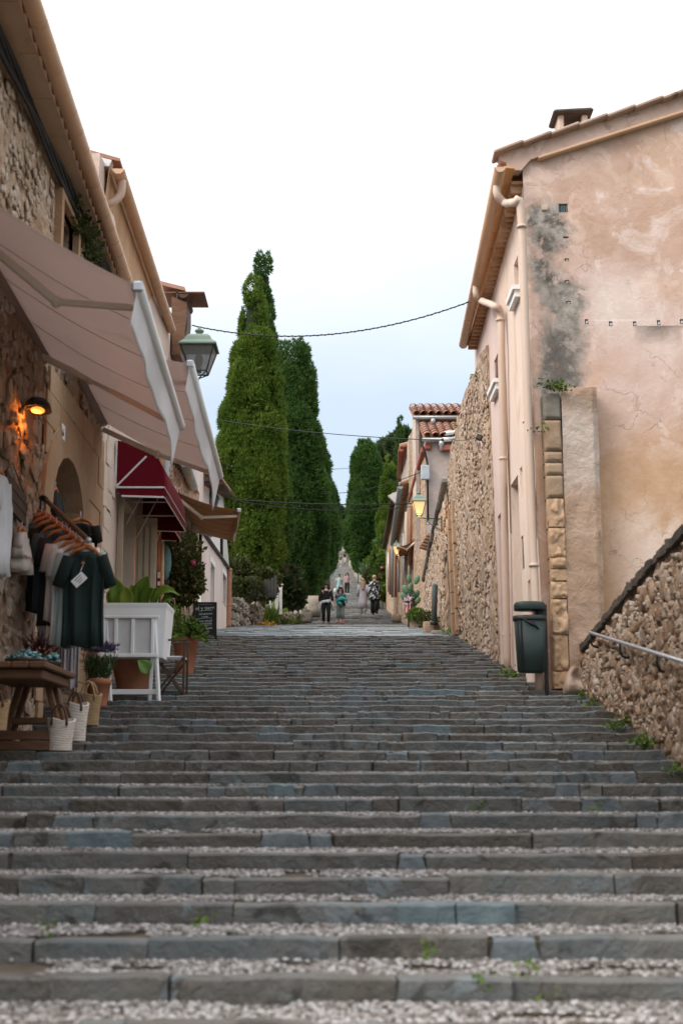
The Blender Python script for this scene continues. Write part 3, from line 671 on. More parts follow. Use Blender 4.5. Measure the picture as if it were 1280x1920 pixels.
    for k in range(n):
        t0, t1 = .1+(Lg-.1)*k/n+.012, .1+(Lg-.1)*(k+1)/n-.012; q0, q1 = Gn+gd*t0, Gn+gd*t1
        w0, w1 = RF.pt(wallpt(t0), 0).x-.13, RF.pt(wallpt(t1), 0).x-.13
        m = MB(); z = .045; m.prism([(q0.x+.07, q0.y, q0.z+z), (w0-.17, q0.y, q0.z+z-.01), (w1-.17, q1.y, q1.z+z-.01), (q1.x+.07, q1.y, q1.z+z)], (0, 0, .03)); m.build('soffit_board', M['soffit'], H)
    nb = 36
    for k in range(nb):
        t = .5+(Lg-.5)*(k+.5)/nb; q = Gn+gd*t; w = RF.pt(wallpt(t), 0).x-.13; hw = Lg/nb/2
        m = MB(); m.prism([(w-.17, q.y-hw*.4, q.z-.13), (w+.16, q.y-hw*.4, q.z-.13), (w+.16, q.y+hw*.4, q.z-.13), (w-.17, q.y+hw*.4, q.z-.13)], (0, 0, .12)); m.build('corbel_brick', M['corbel'], H)
    m = MB(); q0, q1 = Gn+gd*.5, Gf; w0, w1 = RF.pt(wallpt(0), 0).x-.13, RF.pt(wallpt(Lg), 0).x-.13
    m.prism([(w0-.18, q0.y, q0.z-.015), (w0+.16, q0.y, q0.z-.015), (w1+.16, q1.y, q1.z-.015), (w1-.18, q1.y, q1.z-.015)], (0, 0, .05)); m.build('corbel_course', M['corbel'], H)
    def gutter(a, b, r, key, par, nseg, joint=True):
        a, b = Vector(a), Vector(b); d = (b-a).normalized(); side = d.cross(Vector((0, 0, 1))).normalized(); L = (b-a).length
        m = MB(); rings = []
        for p in (a, b):
            ring = []
            for k in range(9): t = math.pi*k/8; ring.append(p-side*r*math.cos(t)-Vector((0, 0, r*math.sin(t))))
            for k in range(8, -1, -1): t = math.pi*k/8; ring.append(p-side*(r-.008)*math.cos(t)-Vector((0, 0, (r-.008)*math.sin(t)-.004)))
            rings.append(ring)
        m.loft(rings, True); g = m.build('gutter', M[key], par)
        if joint:
            for k in range(1, nseg):
                p = a+d*L*k/nseg; j = MB()
                j.tube([p-d*.012, p+d*.012], r+.007, 14) if False else None
                rr = []
                for pp in (p-d*.007, p+d*.007):
                    ring = [pp-side*(r+.0035)*math.cos(math.pi*q/8)-Vector((0, 0, (r+.0035)*math.sin(math.pi*q/8))) for q in range(9)]+[pp-side*(r-.0)*math.cos(math.pi*q/8)-Vector((0, 0, (r)*math.sin(math.pi*q/8))) for q in range(8, -1, -1)]
                    rr.append(ring)
                j.loft(rr, True); j.build('bracket', M[key], g)
        m = MB(); m.prism([a-side*r*math.cos(math.pi*q/8)-Vector((0, 0, r*math.sin(math.pi*q/8))) for q in range(9)], d*.012); m.build('end_cap', M[key], g)
        return g
    globals()['gutter'] = gutter
    gutter(Gn, Gf, .088, 'gutter_tan', H, 15)
    def pipe(pts, r, key, par, name='downpipe', clips=()):
        m = MB(); sm = []
        for i in range(len(pts)-1):
            for k in range(6):
                t = k/6; p = [Vector(pts[max(i-1, 0)]), Vector(pts[i]), Vector(pts[i+1]), Vector(pts[min(i+2, len(pts)-1)])]
                sm.append(.5*((2*p[1])+(p[2]-p[0])*t+(2*p[0]-5*p[1]+4*p[2]-p[3])*t*t+(3*p[1]-p[0]-3*p[2]+p[3])*t**3))
        sm.append(Vector(pts[-1])); m.tube(sm, r, 10); o = m.build(name, M[key], par)
        for c in clips:
            m = MB(); c = Vector(c); m.lathe(c, [(r+.012, -.018), (r+.012, .018)], 10); m.build('pipe_clip', M[key], o)
        return o
    globals()['pipe'] = pipe
    wp = lambda x, y: RF.at(x, y, .11)
    def col(pa, pb, ts): return [wp(pa[0]+(pb[0]-pa[0])*t, pa[1]+(pb[1]-pa[1])*t) for t in ts]
    s1 = Gn+gd*.45; a1 = wp(976, 400)
    pipe([s1-Vector((0, 0, .05)), s1+Vector((.0, 0, -.22)), s1+Vector((.12, .02, -.34)), a1+Vector((-.10, 0, .16)), a1, wp(986, 680), wp(996, 975), wp(1011, 1296)], .062, 'pipe_cream', H, clips=[wp(977.3, 425), wp(988, 790), wp(1000, 1060)])
    s2 = Gn+gd*4.15; a2 = wp(937, 590)
    pipe([s2-Vector((0, 0, .05)), s2+Vector((0, 0, -.22)), s2+Vector((.1, .02, -.33)), a2+Vector((-.10, 0, .15)), a2, wp(940, 690), wp(945, 975), wp(951, 1262)], .062, 'pipe_cream', H, clips=[wp(937.5, 600), wp(943, 860), wp(949, 1190)])
    # thin cables on the front
    for (x0, y0, x1, y1) in ((983, 420, 1005, 1010), (943, 600, 957, 1000)):
        m = MB(); m.tube([RF.at(x0+(x1-x0)*t, y0+(y1-y0)*t, .02) for t in np.linspace(0, 1, 7)], .012, 5); m.build('wall_cable', M['wood_pale'], H)
    # chimney with a slab on little legs
    C = MB(); c = P(1070, 243, 22.6)
    ch = empty('chimney', c, None); ch.parent = H; ch.matrix_parent_inverse = PW(H).inverted()
    m = MB(); m.box(c+Vector((0, 0, -.75)), (.55, .5, 1.2), bev=.03); m.build('chimney_stack', M['plaster_left'], ch)
    for x in (-.2, .2):
        m = MB(); m.box(c+Vector((x, 0, .0)), (.1, .42, .36), bev=.02); m.build('chimney_leg', M['plaster_left'], ch)
    m = MB(); m.box(c+Vector((0, 0, .21)), (.68, .62, .08), Matrix.Rotation(-.06, 3, 'Y'), .03); m.build('chimney_cap', M['coping'], ch)
    return H, G, RF
RH, GPL, RFP = right_house()

M['quoin_brown'] = mat('brown_sandstone', [(.22, .15, .10), (.30, .21, .14), (.36, .265, .185)], 3, .95, .02, 10, rnd='object', rw=.3, detail=9, stains=[((.14, .12, .095), 2.5, .58, .7, .6)])
def buttress():
    B = empty('stone_buttress', P(1060, 1290, 20.1), 'weathered sandstone and plaster buttress at the corner of the pink house, beside the dark bin', 'buttress')
    Q = Pl((2.9, 20.02, 2.6), (1, .02, 0), (-.0165, 0, 1)); 
    if Q.N.y > 0: Q.N = -Q.N
    ys = [736, 786, 845, 866, 890, 933, 988, 1044, 1066, 1089, 1122, 1190, 1258, 1292]
    lx = lambda y: np.interp(y, [736, 850, 936, 1050, 1290], [1017, 1021, 1026, 1032, 1036]); rx = lambda y: np.interp(y, [736, 890, 1090, 1290], [1051, 1056, 1064, 1069])
    for k, (y0, y1) in enumerate(zip(ys, ys[1:])):
        er = k >= 5
        c0 = Q.px(lx(y0), y0); c1 = Q.px(rx(y1), y1); w = c1[0]-c0[0]; h = c0[1]-c1[1]
        def f(a, b, w=w, h=h, k=k, er=er):
            u = c0[0]+w*a; v = c1[1]+h*b
            e = min(a, 1-a, .12)/.12; eb = min(b*h, (1-b)*h, .035)/.035
            n = -.05*(1-e)**2-.05*(1-eb)**2
            if er:
                n += .07*nz((u*5, v*5, 2))+.035*nz((u*13, v*13, 4))
                hh = noise.noise(Vector((u*9, v*7, 7))); n -= .30*max(0, hh-.2)
            else: n += .01*nz((u*6, v*6, 2))
            return Q.pt(u, v, n)
        m = MB(); m.grid(f, 14, max(4, int(h/.03)), True)
        q = [Q.pt(c0[0]+.01, c1[1]+.01, -.02), Q.pt(c1[0]-.01, c1[1]+.01, -.02), Q.pt(c1[0]-.01, c0[1]-.01, -.02), Q.pt(c0[0]+.01, c0[1]-.01, -.02)]
        m.prism(q, Q.N*-.35); m.build('stone_block', M['quoin_grey' if k == 0 else ('quoin_brown' if k < 5 else 'quoin')], B)
    cor = [Q.px(1051, 724), Q.px(1119, 720), Q.px(1138, 1300), Q.px(1069, 1300)]
    def g(a, b):
        u0 = cor[3][0]+(cor[0][0]-cor[3][0])*b; u1 = cor[2][0]+(cor[1][0]-cor[2][0])*b; u = u0+(u1-u0)*a; v = cor[3][1]+(cor[0][1]-cor[3][1])*b
        n = -.015+.03*nz((u*1.5, v*1.5, 1))+.012*nz((u*6, v*6, 3))
        if b > .99: n -= .03
        if a > .93: n -= .04+.03*nz((u*4, v*4, 8))
        return Q.pt(u+(.02*nz((0, v*3, 5)) if a > .95 else 0), v+(.03*nz((u*5, 0, 5)) if b > .97 else 0), n)
    m = MB(); m.grid(g, 16, 70)
    m.prism([Q.pt(cor[3][0]+.01, cor[3][1], -.06), Q.pt(cor[2][0]-.02, cor[2][1], -.06), Q.pt(cor[1][0]-.02, cor[1][1]-.03, -.06), Q.pt(cor[0][0]+.01, cor[0][1]-.03, -.06)], Q.N*-.3); m.build('plaster_face', M['buttress'], B)
    m = MB(); m.ell(Q.pt(*Q.px(1078, 1296), .02), (.17, .2, .34), 16, 12); m.v = [tuple(Vector(v)*(1+.02*nz(v, 5))+Vector((.03*nz(v, 3), 0, .03*nz(v, 4)))) for v in m.v]; m.build('plaster_foot', M['buttress'], B)
    return B
buttress()
for x, y, n, s, mk, lab in ((1046, 728, 60, .10, 'grass', 'tuft of green grass on top of the stone buttress'), (1030, 726, 30, .08, 'leaf_red', 'dry reddish weed on top of the stone buttress'), (1014, 808, 26, .07, 'leaf', 'small green weed in the gap beside the buttress')):
    weed(x, y, 19.95, n, s, mk, lab, .08)

M['rubble_near'] = mat('rubble_stone_near', [(.13, .075, .045), (.24, .15, .095), (.33, .225, .15), (.40, .31, .24), (.50, .445, .40)], 7, .9, .03, 16, rnd='object', rw=.6, detail=9, stains=[((.12, .075, .05), 6, .55, .64, .75), ((.64, .60, .57), 5, .60, .67, .6)])
def near_wall():
    N_ = empty('rubble_wall', (3.2, 13, ground(13)), 'rough rubble stone wall with dark coping and steel handrail at the foot of the stairs', 'wall')
    Q = Pl((3.17, 13, 0), (.22, 7.0, 0), (.0, 0, 1)); 
    if Q.N.x > 0: Q.N = -Q.N
    cp = [Q.px(*p) for p in ((1080, 1228), (1110, 1190), (1150, 1140), (1190, 1092), (1225, 1052), (1255, 1022), (1285, 992))]
    cp.sort(); us = [c[0] for c in cp]; vs_ = [c[1] for c in cp]
    us = [-6]+us; vs_ = [vs_[0]+1.6]+vs_
    top = lambda u: float(np.interp(u, us, vs_)); uend = us[-1]
    # the wall's outer skin
    def f(a, b):
        u = -6+(uend+6)*a; v0 = ground(13+u)-.4; v = v0+(top(u)-v0)*b
        bulge = .10*(1-b)**2
        return Q.pt(u, v, bulge+.05*nz((u*2, v*2, 0))+.03*nz((u*6, v*6, 2))-.03)
    m = MB(); m.grid(f, 80, 30)
    m.add([Q.pt(uend, ground(20)-.4, .1), Q.pt(uend, top(uend), 0), Q.pt(uend, top(uend), -.5), Q.pt(uend, ground(20)-.4, -.5)], [(0, 1, 2, 3)])
    m.add([Q.pt(-6, top(-6), 0)]+[Q.pt(u, top(u), 0) for u in us[1:]]+[Q.pt(u, top(u), -.5) for u in reversed(us[1:])]+[Q.pt(-6, top(-6), -.5)], [tuple(range(2*len(us)))])
    m.build('mortar_face', M['mortar'], N_)
    vb = lambda u: ground(13+u)+.02; vt = lambda u: top(u)-.12
    lst = layout(-.6, uend-.05, vb, vt, .10, .30, (.5, 1.6), .9, .45)
    place_stones(Q, lst, .055, 'rubble_near', N_, 300, 'rubble_near', off=-.004, tilt=.9, sm=True)
    lst = layout(-.6, uend-.05, vb, vt, .04, .09, (.6, 1.7), .4, .4)
    place_stones(Q, lst, .05, 'rubble_i', N_, 0, 'rubble_i', off=-.005, tilt=.9, name='pebble', sm=True)
    lst = layout(-6, -.6, vb, vt, .13, .22, (.8, 1.7), .95, .3)
    place_stones(Q, lst, .085, 'rubble', N_, 0, 'rubble_i', off=.03, tilt=.4, sm=True)
    u = uend+.04
    while u > -1.2:
        L = U(.35, .65); um = u-L/2; h = U(.08, .105)
        kv, fs = kerb_verts(L+.01, .5, h, 4, .014); a = Q.pt(u, top(u), 0); b = Q.pt(u-L, top(u-L), 0); X = (b-a).normalized(); Y = (-Q.N-X*X.dot(-Q.N)).normalized(); Z = X.cross(Y)
        if Z.z < 0: Z = -Z
        o_ = (a+b)/2+Q.N*U(.02, .045)+Z*(h*.5+U(-.006, .006)); m = MB(); m.add([o_+X*v[0]+Y*v[1]+Z*v[2] for v in kv], fs); m.build('coping_stone', M['coping'], N_); u -= L
    # rail
    R_ = empty('handrail', Q.at(1105, 1185, .12), 'thin grey steel handrail on brackets fixed to the rubble wall', 'handrail')
    a, b = Q.at(1105, 1186, .13), Q.at(1280, 1241, .13); b = b+(b-a)*.6
    m = MB(); m.tube([a, b], .022, 10); m.build('rail', M['steel'], R_)
    for x, y in ((1106, 1188), (1161, 1204), (1230, 1226)):
        p = Q.at(x, y, .13); m = MB(); m.tube([p, p+Vector((0, 0, -.10)), p+Vector((.02, 0.01, -.15)), p+Vector((.06, .03, -.17)), p+Vector((.25, .06, -.18))], .013, 7); m.build('rail_bracket', M['black'], R_)
near_wall()

def bin_():
    p = P(1025, 1294, 20.0); p.z = ground(20)-.02
    B = empty('litter_bin', p, 'dark green litter bin with hooded lid on a black post beside the stone buttress', 'bin')
    s = 7.35e-3  # metres per photo pixel at this distance
    m = MB(); m.box(p+Vector((.0, .02, .62)), (.05, .05, 1.3), bev=.006); m.build('post', M['black'], B)
    c = p+Vector((-.225, -.06, 0)); z0, z1 = (1294-1253)*s, (1294-1147)*s
    el = lambda r, z, k=.72: [c+Vector((r*math.copysign(abs(math.cos(t))**.75, math.cos(t)), r*k*math.copysign(abs(math.sin(t))**.75, math.sin(t)), z)) for t in np.linspace(0, 2*math.pi, 20, endpoint=False)]
    m = MB(); m.loft([el(.165, z0), el(.19, z0+.02), el(.228, z1), el(.21, z1), el(.18, z0+.1)]); m.build('bin_body', M['bin'], B)
    m = MB(); m.loft([el(.236, z1-.05), el(.24, z1-.04), el(.24, z1+.015), el(.2, z1+.02), el(.2, z1-.03)]); m.build('bin_rim', M['black'], B)
    zt = (1294-1117)*s
    m = MB(); m.loft([el(.215, zt-.125), el(.222, zt-.11), el(.222, zt-.045), el(.20, zt-.012), el(.12, zt)]); m.build('lid', M['bin'], B)
    m = MB(); m.box(c+Vector((.15, .04, (z1+zt)/2-.04)), (.12, .14, zt-z1), bev=.02); m.build('lid_support', M['black'], B)
    m = MB(); m.box(c+Vector((.02, -.165, z1-.1)), (.05, .02, .06), bev=.008); m.tube([c+Vector((-.12, -.155, z1-.03)), c+Vector((-.02, -.17, z1-.1)), c+Vector((.06, -.165, z1-.13)), c+Vector((.1, -.15, z1-.18))], .012, 6); m.build('latch', M['black'], B)
    for x in (-.12, -.155):
        m = MB(); m.bar(c+Vector((x*1.0, -.13, z0+.05)), c+Vector((x*1.22, -.155, z1-.06)), .012, .012); m.build('body_rib', M['black'], B)
bin_()

M['ruin_stone'] = mat('ruin_stone', [(.24, .155, .10), (.37, .27, .19), (.46, .36, .28), (.55, .48, .43)], 5, .95, .03, 14, rnd='island', rw=.6, stains=[((.16, .12, .09), 3, .58, .68, .6)])
def ruin_wall():
    Wl = empty('ruined_wall', (2.7, 30, ground(30)), 'tall ragged rubble wall with an arched doorway, between the pink house and the tiled houses', 'wall')
    Q = Pl((2.79, 25.1, 3.6), (-.12, 10, 0), (-.021, 0, 1))
    if Q.N.x > 0: Q.N = -Q.N
    out = [Q.px(*p) for p in ((904, 664), (893, 688), (880, 716), (871, 738), (865, 752), (862, 768), (856, 795), (852, 812), (846, 833), (843, 853), (840.5, 878), (839, 897))]
    us = [o[0] for o in out]; vs_ = [o[1] for o in out]; u0, u1 = us[0], us[-1]
    top = lambda u: float(np.interp(u, us, vs_))+.12*nz((u*2.2, 0, 3))
    dn, df = Q.px(851, 965), Q.px(843, 975)
    op = (dn[0], -1, min(df[0], u1-.5), dn[1], .5)
    ub = 0
    def f(u, v): return .06*nz((u*.8, v*.8, 0))+.05*nz((u*2.5, v*2, 2))+.03*nz((u*6, v*5, 4))
    b = MB(); nu, nv = 60, 50
    for part_u0, part_u1 in ((0, op[0]), (op[2], u1)):
        def g(a, c):
            u = part_u0+(part_u1-part_u0)*a; v = -1+(top(max(u, u0))+1)*c; return Q.pt(u, v, f(u, v)*(0 if a in (0, 1) else 1))
        b.grid(g, nu if part_u0 == 0 else 8, nv)
    def g2(a, c):
        u = op[0]+(op[2]-op[0])*a; v0 = op[3]-1.2*(abs(a-.5)*2)**2.2; v = v0+(top(u)-v0)*c; return Q.pt(u, v, f(u, v)*(0 if a in (0, 1) else 1))
    b.grid(g2, 8, 30)
    # thickness: top, ends, back
    tp = [(u, top(max(u, u0))) for u in np.linspace(0, u1, 40)]
    b.add([Q.pt(u, v, f(u, v)) for u, v in tp]+[Q.pt(u, v-.1, -.6) for u, v in tp], [(i, i+1, 41+i, 40+i) for i in range(39)], True)
    b.add([Q.pt(0, -1, 0), Q.pt(0, top(u0), 0), Q.pt(0, top(u0), -.6), Q.pt(0, -1, -.6)], [(0, 1, 2, 3)])
    b.add([Q.pt(u1, -1, 0), Q.pt(u1, top(u1), 0), Q.pt(u1, top(u1), -.6), Q.pt(u1, -1, -.6)], [(0, 1, 2, 3)])
    b.build('mortar_face', M['ruin'], Wl)
    m = MB(); m.prism([Q.pt(op[0]-.3, -1, -.42), Q.pt(op[2]+.3, -1, -.42), Q.pt(op[2]+.3, op[3]+.2, -.42), Q.pt(op[0]-.3, op[3]+.2, -.42)], Q.N*-.1); m.build('door', M['darkwood'], Wl)
    for s_, uu in ((0, op[0]), (1, op[2])):
        for k in range(6):
            v0 = Q.px(849, 1186)[1]-.1+k*.5; m = MB(); w = U(.2, .36)
            m.prism([Q.pt(uu-(w if s_ == 0 else 0), v0, -.4), Q.pt(uu+(0 if s_ == 0 else w), v0, -.4), Q.pt(uu+(0 if s_ == 0 else w), v0+.48, -.4), Q.pt(uu-(w if s_ == 0 else 0), v0+.48, -.4)], Q.N*.47); m.build('jamb_stone', M['ashlar'], Wl)
    vb = lambda u: .0; vt = lambda u: top(max(u, u0))-.05
    lst = [q for q in layout(0.05, u1-.05, vb, vt, .045, .13, (.7, 2.0), .36, .4) if not (op[0]-.05 < q[0] < op[2]+.05 and q[1] < op[3])]
    place_stones(Q, lst, .018, 'ruin_stone', Wl, 0, 'ruin_stone', off=.008, tilt=.7, sm=True)
    for x, y, n, lb in ((890, 706, 20, 'small weed high on the ragged wall top next to the pink house'), (856, 800, 14, 'small weed on the ragged wall edge above the white cameras')):
        weed(0, 0, p=Q.at(x, y, .05), n=n, size=.06, m='leaf', label=lb, spread=.05)
    return Q
RWQ = ruin_wall()
# ---------------------------------------------------------------- LEFT: houses
def inframe(p, m=30):
    r = Vector(p)-EYE; c, s = math.cos(PITCH), math.sin(PITCH); dd = r.y*c+r.z*s
    if dd < .5: return False
    x = 640+F*r.x/dd; y = 960-F*(r.z*c-r.y*s)/dd
    return -m < x < 1280+m and -m < y < 1920+m
L1 = Pl((-3.47, 0, 0), (0, 1, 0)); L2 = Pl((-3.62, 0, 0), (0, 1, 0)); L3 = Pl((-3.52, 0, 0), (0, 1, 0))
for q in (L1, L2, L3):
    if q.N.x < 0: q.N = -q.N
def sconce(pl, px, py, label, s=1.0, half=False):
    p = pl.at(px, py); e = empty('wall_lamp', p, label, 'wall lamp')
    m = MB(); m.box(p+pl.N*.02, (.04, .1*s, .12*s), bev=.01); m.tube([p, p+pl.N*.16*s], .018*s, 6); m.build('mount', M['black'], e)
    c = p+pl.N*.17*s; m = MB()
    if half: m.loft([[c+Vector((r*math.cos(t), r*1.5*math.sin(t), z)) for t in np.linspace(0, 2*math.pi, 14, endpoint=False)] for r, z in ((.03, .10), (.09, .085), (.13, .04), (.15, -.03), (.14, -.03), (.10, .03))], cap=True)
    else: m.lathe(c, [(.06*s, .08*s), (.062*s, -.12*s), (.05*s, -.12*s), (.05*s, .06*s)], 12)
    m.build('shade', M['black'], e)
    m = MB(); m.ell(c+Vector((0, 0, -.03 if half else -.09*s)), (.075, .11, .03) if half else (.045*s, .045*s, .035*s)); m.build('bulb', M['bulb'], e)
    l = bpy.data.lights.new('lamp_light', 'POINT'); l.energy = 3.6 if half else 4; l.color = (1, .27, .04); l.shadow_soft_size = .04
    o = bpy.data.objects.new('lamp_light', l); COL.objects.link(o); o.location = c+Vector((-.06 if half else 0, 0, -.14 if half else -.18*s))-e.location; o.parent = e
    return e
def left_house_one():
    H = empty('stone_house', (-3.47, 14, ground(14)), 'rubble stone house on the left with cream gutter, awnings and an arched shop door', 'house')
    dn, df = L1.px(85, 1000), L1.px(146, 1000); dtop = L1.px(100, 836)[1]
    un, uf = dn[0], df[0]; uc = (un+uf)/2; R_ = (uf-un)/2
    wn, wf = L1.px(110, 372), L1.px(138, 420); wb = L1.px(110, 470)[1]
    ops = [(un, -1, uf, dtop+.02, .55), (wn[0], wb-.6, wf[0], wn[1], .3)]
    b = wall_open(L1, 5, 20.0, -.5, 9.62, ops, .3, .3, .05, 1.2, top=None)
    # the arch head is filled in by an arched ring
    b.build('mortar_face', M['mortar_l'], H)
    m = MB(); m.add([L1.pt(20, -.5), L1.pt(20, 9.6), L1.pt(20, 9.6, -3), L1.pt(20, -.5, -3)], [(0, 1, 2, 3)]); m.build('end_wall', M['plaster_left'], H)
    sp = dtop-R_*.75
    lst = [q for q in layout(8, 19.9, lambda u: ground(u)-.1, lambda u: 7.2, .08, .26, (.6, 1.8), .7, .45)]; up = [q for q in layout(8, 19.9, lambda u: 7.2, lambda u: 9.3, .05, .15, (.6, 1.9), .5, .45)]
    dl = L1.px(78, 1000)[0]; dr = 20.0
    def ok(q):
        u, v = q[0], q[1]
        if dl-.1 < u < dr and v < L1.px(100, 700)[1]: return False
        if wn[0]-.3 < u < wf[0]+.3 and wb-.8 < v < wn[1]+.3: return False
        return inframe(L1.pt(u, v), 60)
    lst = [q for q in lst if ok(q)]
    place_stones(L1, [q for q in up if ok(q)], .018, 'ruin_stone', H, 0, 'ruin_stone', off=.008, tilt=.8, name='wash_stone', sm=True)
    place_stones(L1, lst, .03, 'rubble', H, 290, 'rubble_i', off=.012, tilt=.8)
    # dressed blocks round the door
    v = ground(18)-.3; vt = L1.px(100, 705)[1]
    while v < vt:
        h = U(.3, .42); u = dl-U(0, .25)
        while u < dr-.05:
            w = min(U(.45, .85), dr-u); a0, a1 = u, u+w
            for (c0, c1) in ((a0, min(a1, un)), (max(a0, uf), a1)) if v < sp+R_*.75 else ((a0, a1),):
                if c1-c0 < .06: continue
                m = MB(); g = .006
                m.prism([L1.pt(c0+g, v+g, .02), L1.pt(c1-g, v+g, .02), L1.pt(c1-g, v+h-g, .02), L1.pt(c0+g, v+h-g, .02)], L1.N*U(.03, .045)); m.build('stone_block', M['ashlar'], H)
            u += w
        v += h
    for k in range(9):      # voussoirs, and the spandrels behind them
        t0, t1 = math.pi*k/9, math.pi*(k+1)/9; pts = []
        for t, r in ((t0, 1), (t1, 1), (t1, 1.5), (t0, 1.5)): pts.append(L1.pt(uc+R_*r*math.cos(t), sp+R_*.75*r*math.sin(t), -.45))
        m = MB(); m.prism(pts, L1.N*.53); m.build('arch_stone', M['ashlar'], H)
    m = MB(); m.prism([L1.pt(un-.1, ground(16)-.5, -.5), L1.pt(uf+.1, ground(16)-.5, -.5), L1.pt(uf+.1, dtop+.2, -.5), L1.pt(un-.1, dtop+.2, -.5)], L1.N*-.05); dd = m.build('door', M['darkwood'], H)
    for k in range(4):
        m = MB(); uu = un+(uf-un)*(k+.5)/4; m.prism([L1.pt(uu-.2, 2.6, -.5), L1.pt(uu+.2, 2.6, -.5), L1.pt(uu+.2, dtop, -.5), L1.pt(uu-.2, dtop, -.5)], L1.N*.03); m.build('door_board', M['darkwood'], dd)
    # upper window: stone frame, dark pane
    W_ = ops[1]; m = MB(); t = .14
    for (a, b2, c, d_) in ((W_[0]-t, W_[1], W_[0], W_[3]+t), (W_[2], W_[1], W_[2]+t, W_[3]+t), (W_[0], W_[3], W_[2], W_[3]+t)): m.prism([L1.pt(a, b2, -.05), L1.pt(c, b2, -.05), L1.pt(c, d_, -.05), L1.pt(a, d_, -.05)], L1.N*.13)
    wf_ = m.build('window_frame', M['ashlar'], H)
    m = MB(); m.prism([L1.pt(W_[0]-.02, W_[1], -.25), L1.pt(W_[2]+.02, W_[1], -.25), L1.pt(W_[2]+.02, W_[3], -.25), L1.pt(W_[0]-.02, W_[3], -.25)], L1.N*-.04); m.build('window_pane', M['dark'], wf_)
    # eaves
    a, b2 = P(62, 5, 12.7), P(231, 505, 20.0); b2 = b2+(b2-a)*.10; d = (b2-a)/(b2.y-a.y); a = a-d*5
    gutter(a, b2, .092, 'gutter_tan', H, 27)
    n = 13
    for k in range(n):
        p, q = a+(b2-a)*k/n, a+(b2-a)*(k+1)/n; m = MB()
        m.prism([(-3.6, p.y+.006, p.z+.02), (p.x-.14, p.y+.006, p.z+.02), (q.x-.14, q.y-.006, q.z+.02), (-3.6, q.y-.006, q.z+.02)], (0, 0, .1)); m.build('soffit_slab', M['eave_slab'], H)
    for k in range(46):
        p = a+(b2-a)*(k+.5)/46; m = MB(); m.tube([p+Vector((-.16, 0, .11)), p+Vector((.02, 0, .08))], .07, 8); m.build('eave_tile', M['tile'], H)
    m = MB(); m.prism([a+Vector((.03, 0, .17)), a+Vector((-3.6, 0, 1.3)), a+Vector((-3.6, 0, 1.2)), a+Vector((.03, 0, .13))], b2-a); m.build('roof', M['tile_i'], H)
    # cable bundle under the eave
    for k in range(5):
        m = MB(); z = 9.40-k*.035; m.tube([(-3.38+.02*math.sin(y*2+k), y, a.z+(b2.z-a.z)*(y-a.y)/(b2.y-a.y)-.13-k*.045-.03*abs(math.sin(y*1.3+k))) for y in np.linspace(8, 19.9, 26)], .022, 6); m.build('cable', M['cable'], H)
    return H
left_house_one()
iv = empty('ivy_clump', L1.at(165, 445, .1), 'dark dry ivy clump hanging under the eave of the stone house', 'plant')
pts = []
for k in range(420):
    t = random.random(); q = L1.at(143+t*38, 395+t*95, .1); pts.append(q+Vector((random.gauss(0, .05), random.gauss(0, .12), random.gauss(0, .1))))
leaf_cloud(pts, .10, mats=M['leaf_dark'], name='leaves', parent=iv)
m = MB(); m.tube([L1.at(143, 392, .05), L1.at(165, 440, .06), L1.at(183, 492, .05)], .02, 6); m.build('stem', M['bark'], iv)
sconce(L1, 36, 764, 'black half dome wall lamp glowing orange above the dark sign board', 1.2, True)
e = empty('number_plaque', L1.at(119, 811), 'small white plaque with a dark mark above the arched shop door', 'plaque')
m = MB(); m.box(L1.at(119, 811, .075), (.02, .16, .19), bev=.004); m.build('plate', M['white'], e)
def font(txt, name, mat_, size, org, right, up, parent, ext=.002, align='CENTER'):
    c = bpy.data.curves.new(name, 'FONT'); c.body = txt; c.size = size; c.align_x = align; c.extrude = ext; c.resolution_u = 3
    t = bpy.data.objects.new(name, c); COL.objects.link(t); dg_ = bpy.context.evaluated_depsgraph_get()
    me = bpy.data.meshes.new_from_object(t.evaluated_get(dg_)); bpy.data.objects.remove(t)
    o = bpy.data.objects.new(name, me); COL.objects.link(o); r = Vector(right).normalized(); u = Vector(up); u = (u-r*u.dot(r)).normalized(); n = r.cross(u)
    mm = Matrix((r, u, n)).transposed().to_4x4(); mm.translation = Vector(org)
    o.parent = parent; o.matrix_basis = PW(parent).inverted() @ mm; me.materials.clear(); me.materials.append(mat_); return o
font('6', 'lettering', M['cable'], .13, L1.at(119, 818, .09), (0, 1, 0), (0, 0, 1), e)
e = empty('sign_board', L1.at(25, 940), 'dark weathered wooden sign board hung on the rubble wall', 'sign')
m = MB()
q = [L1.at(8, 882, .09), L1.at(44, 930, .09), L1.at(44, 986, .09), L1.at(8, 948, .09)]
m.prism(q, L1.N*.035); m.build('board', M['darkwood'], e)
for t in (.33, .66):
    m = MB(); m.bar(q[0]+(q[3]-q[0])*t+L1.N*.037, q[1]+(q[2]-q[1])*t+L1.N*.037, .01, .006, up=L1.N); m.build('board_joint', M['cable'], e)
m = MB(); m.tube([q[0]+L1.N*.02, L1.at(24, 868, .06), q[1]+L1.N*.02], .006, 5); m.build('hanging_wire', M['cable'], e)

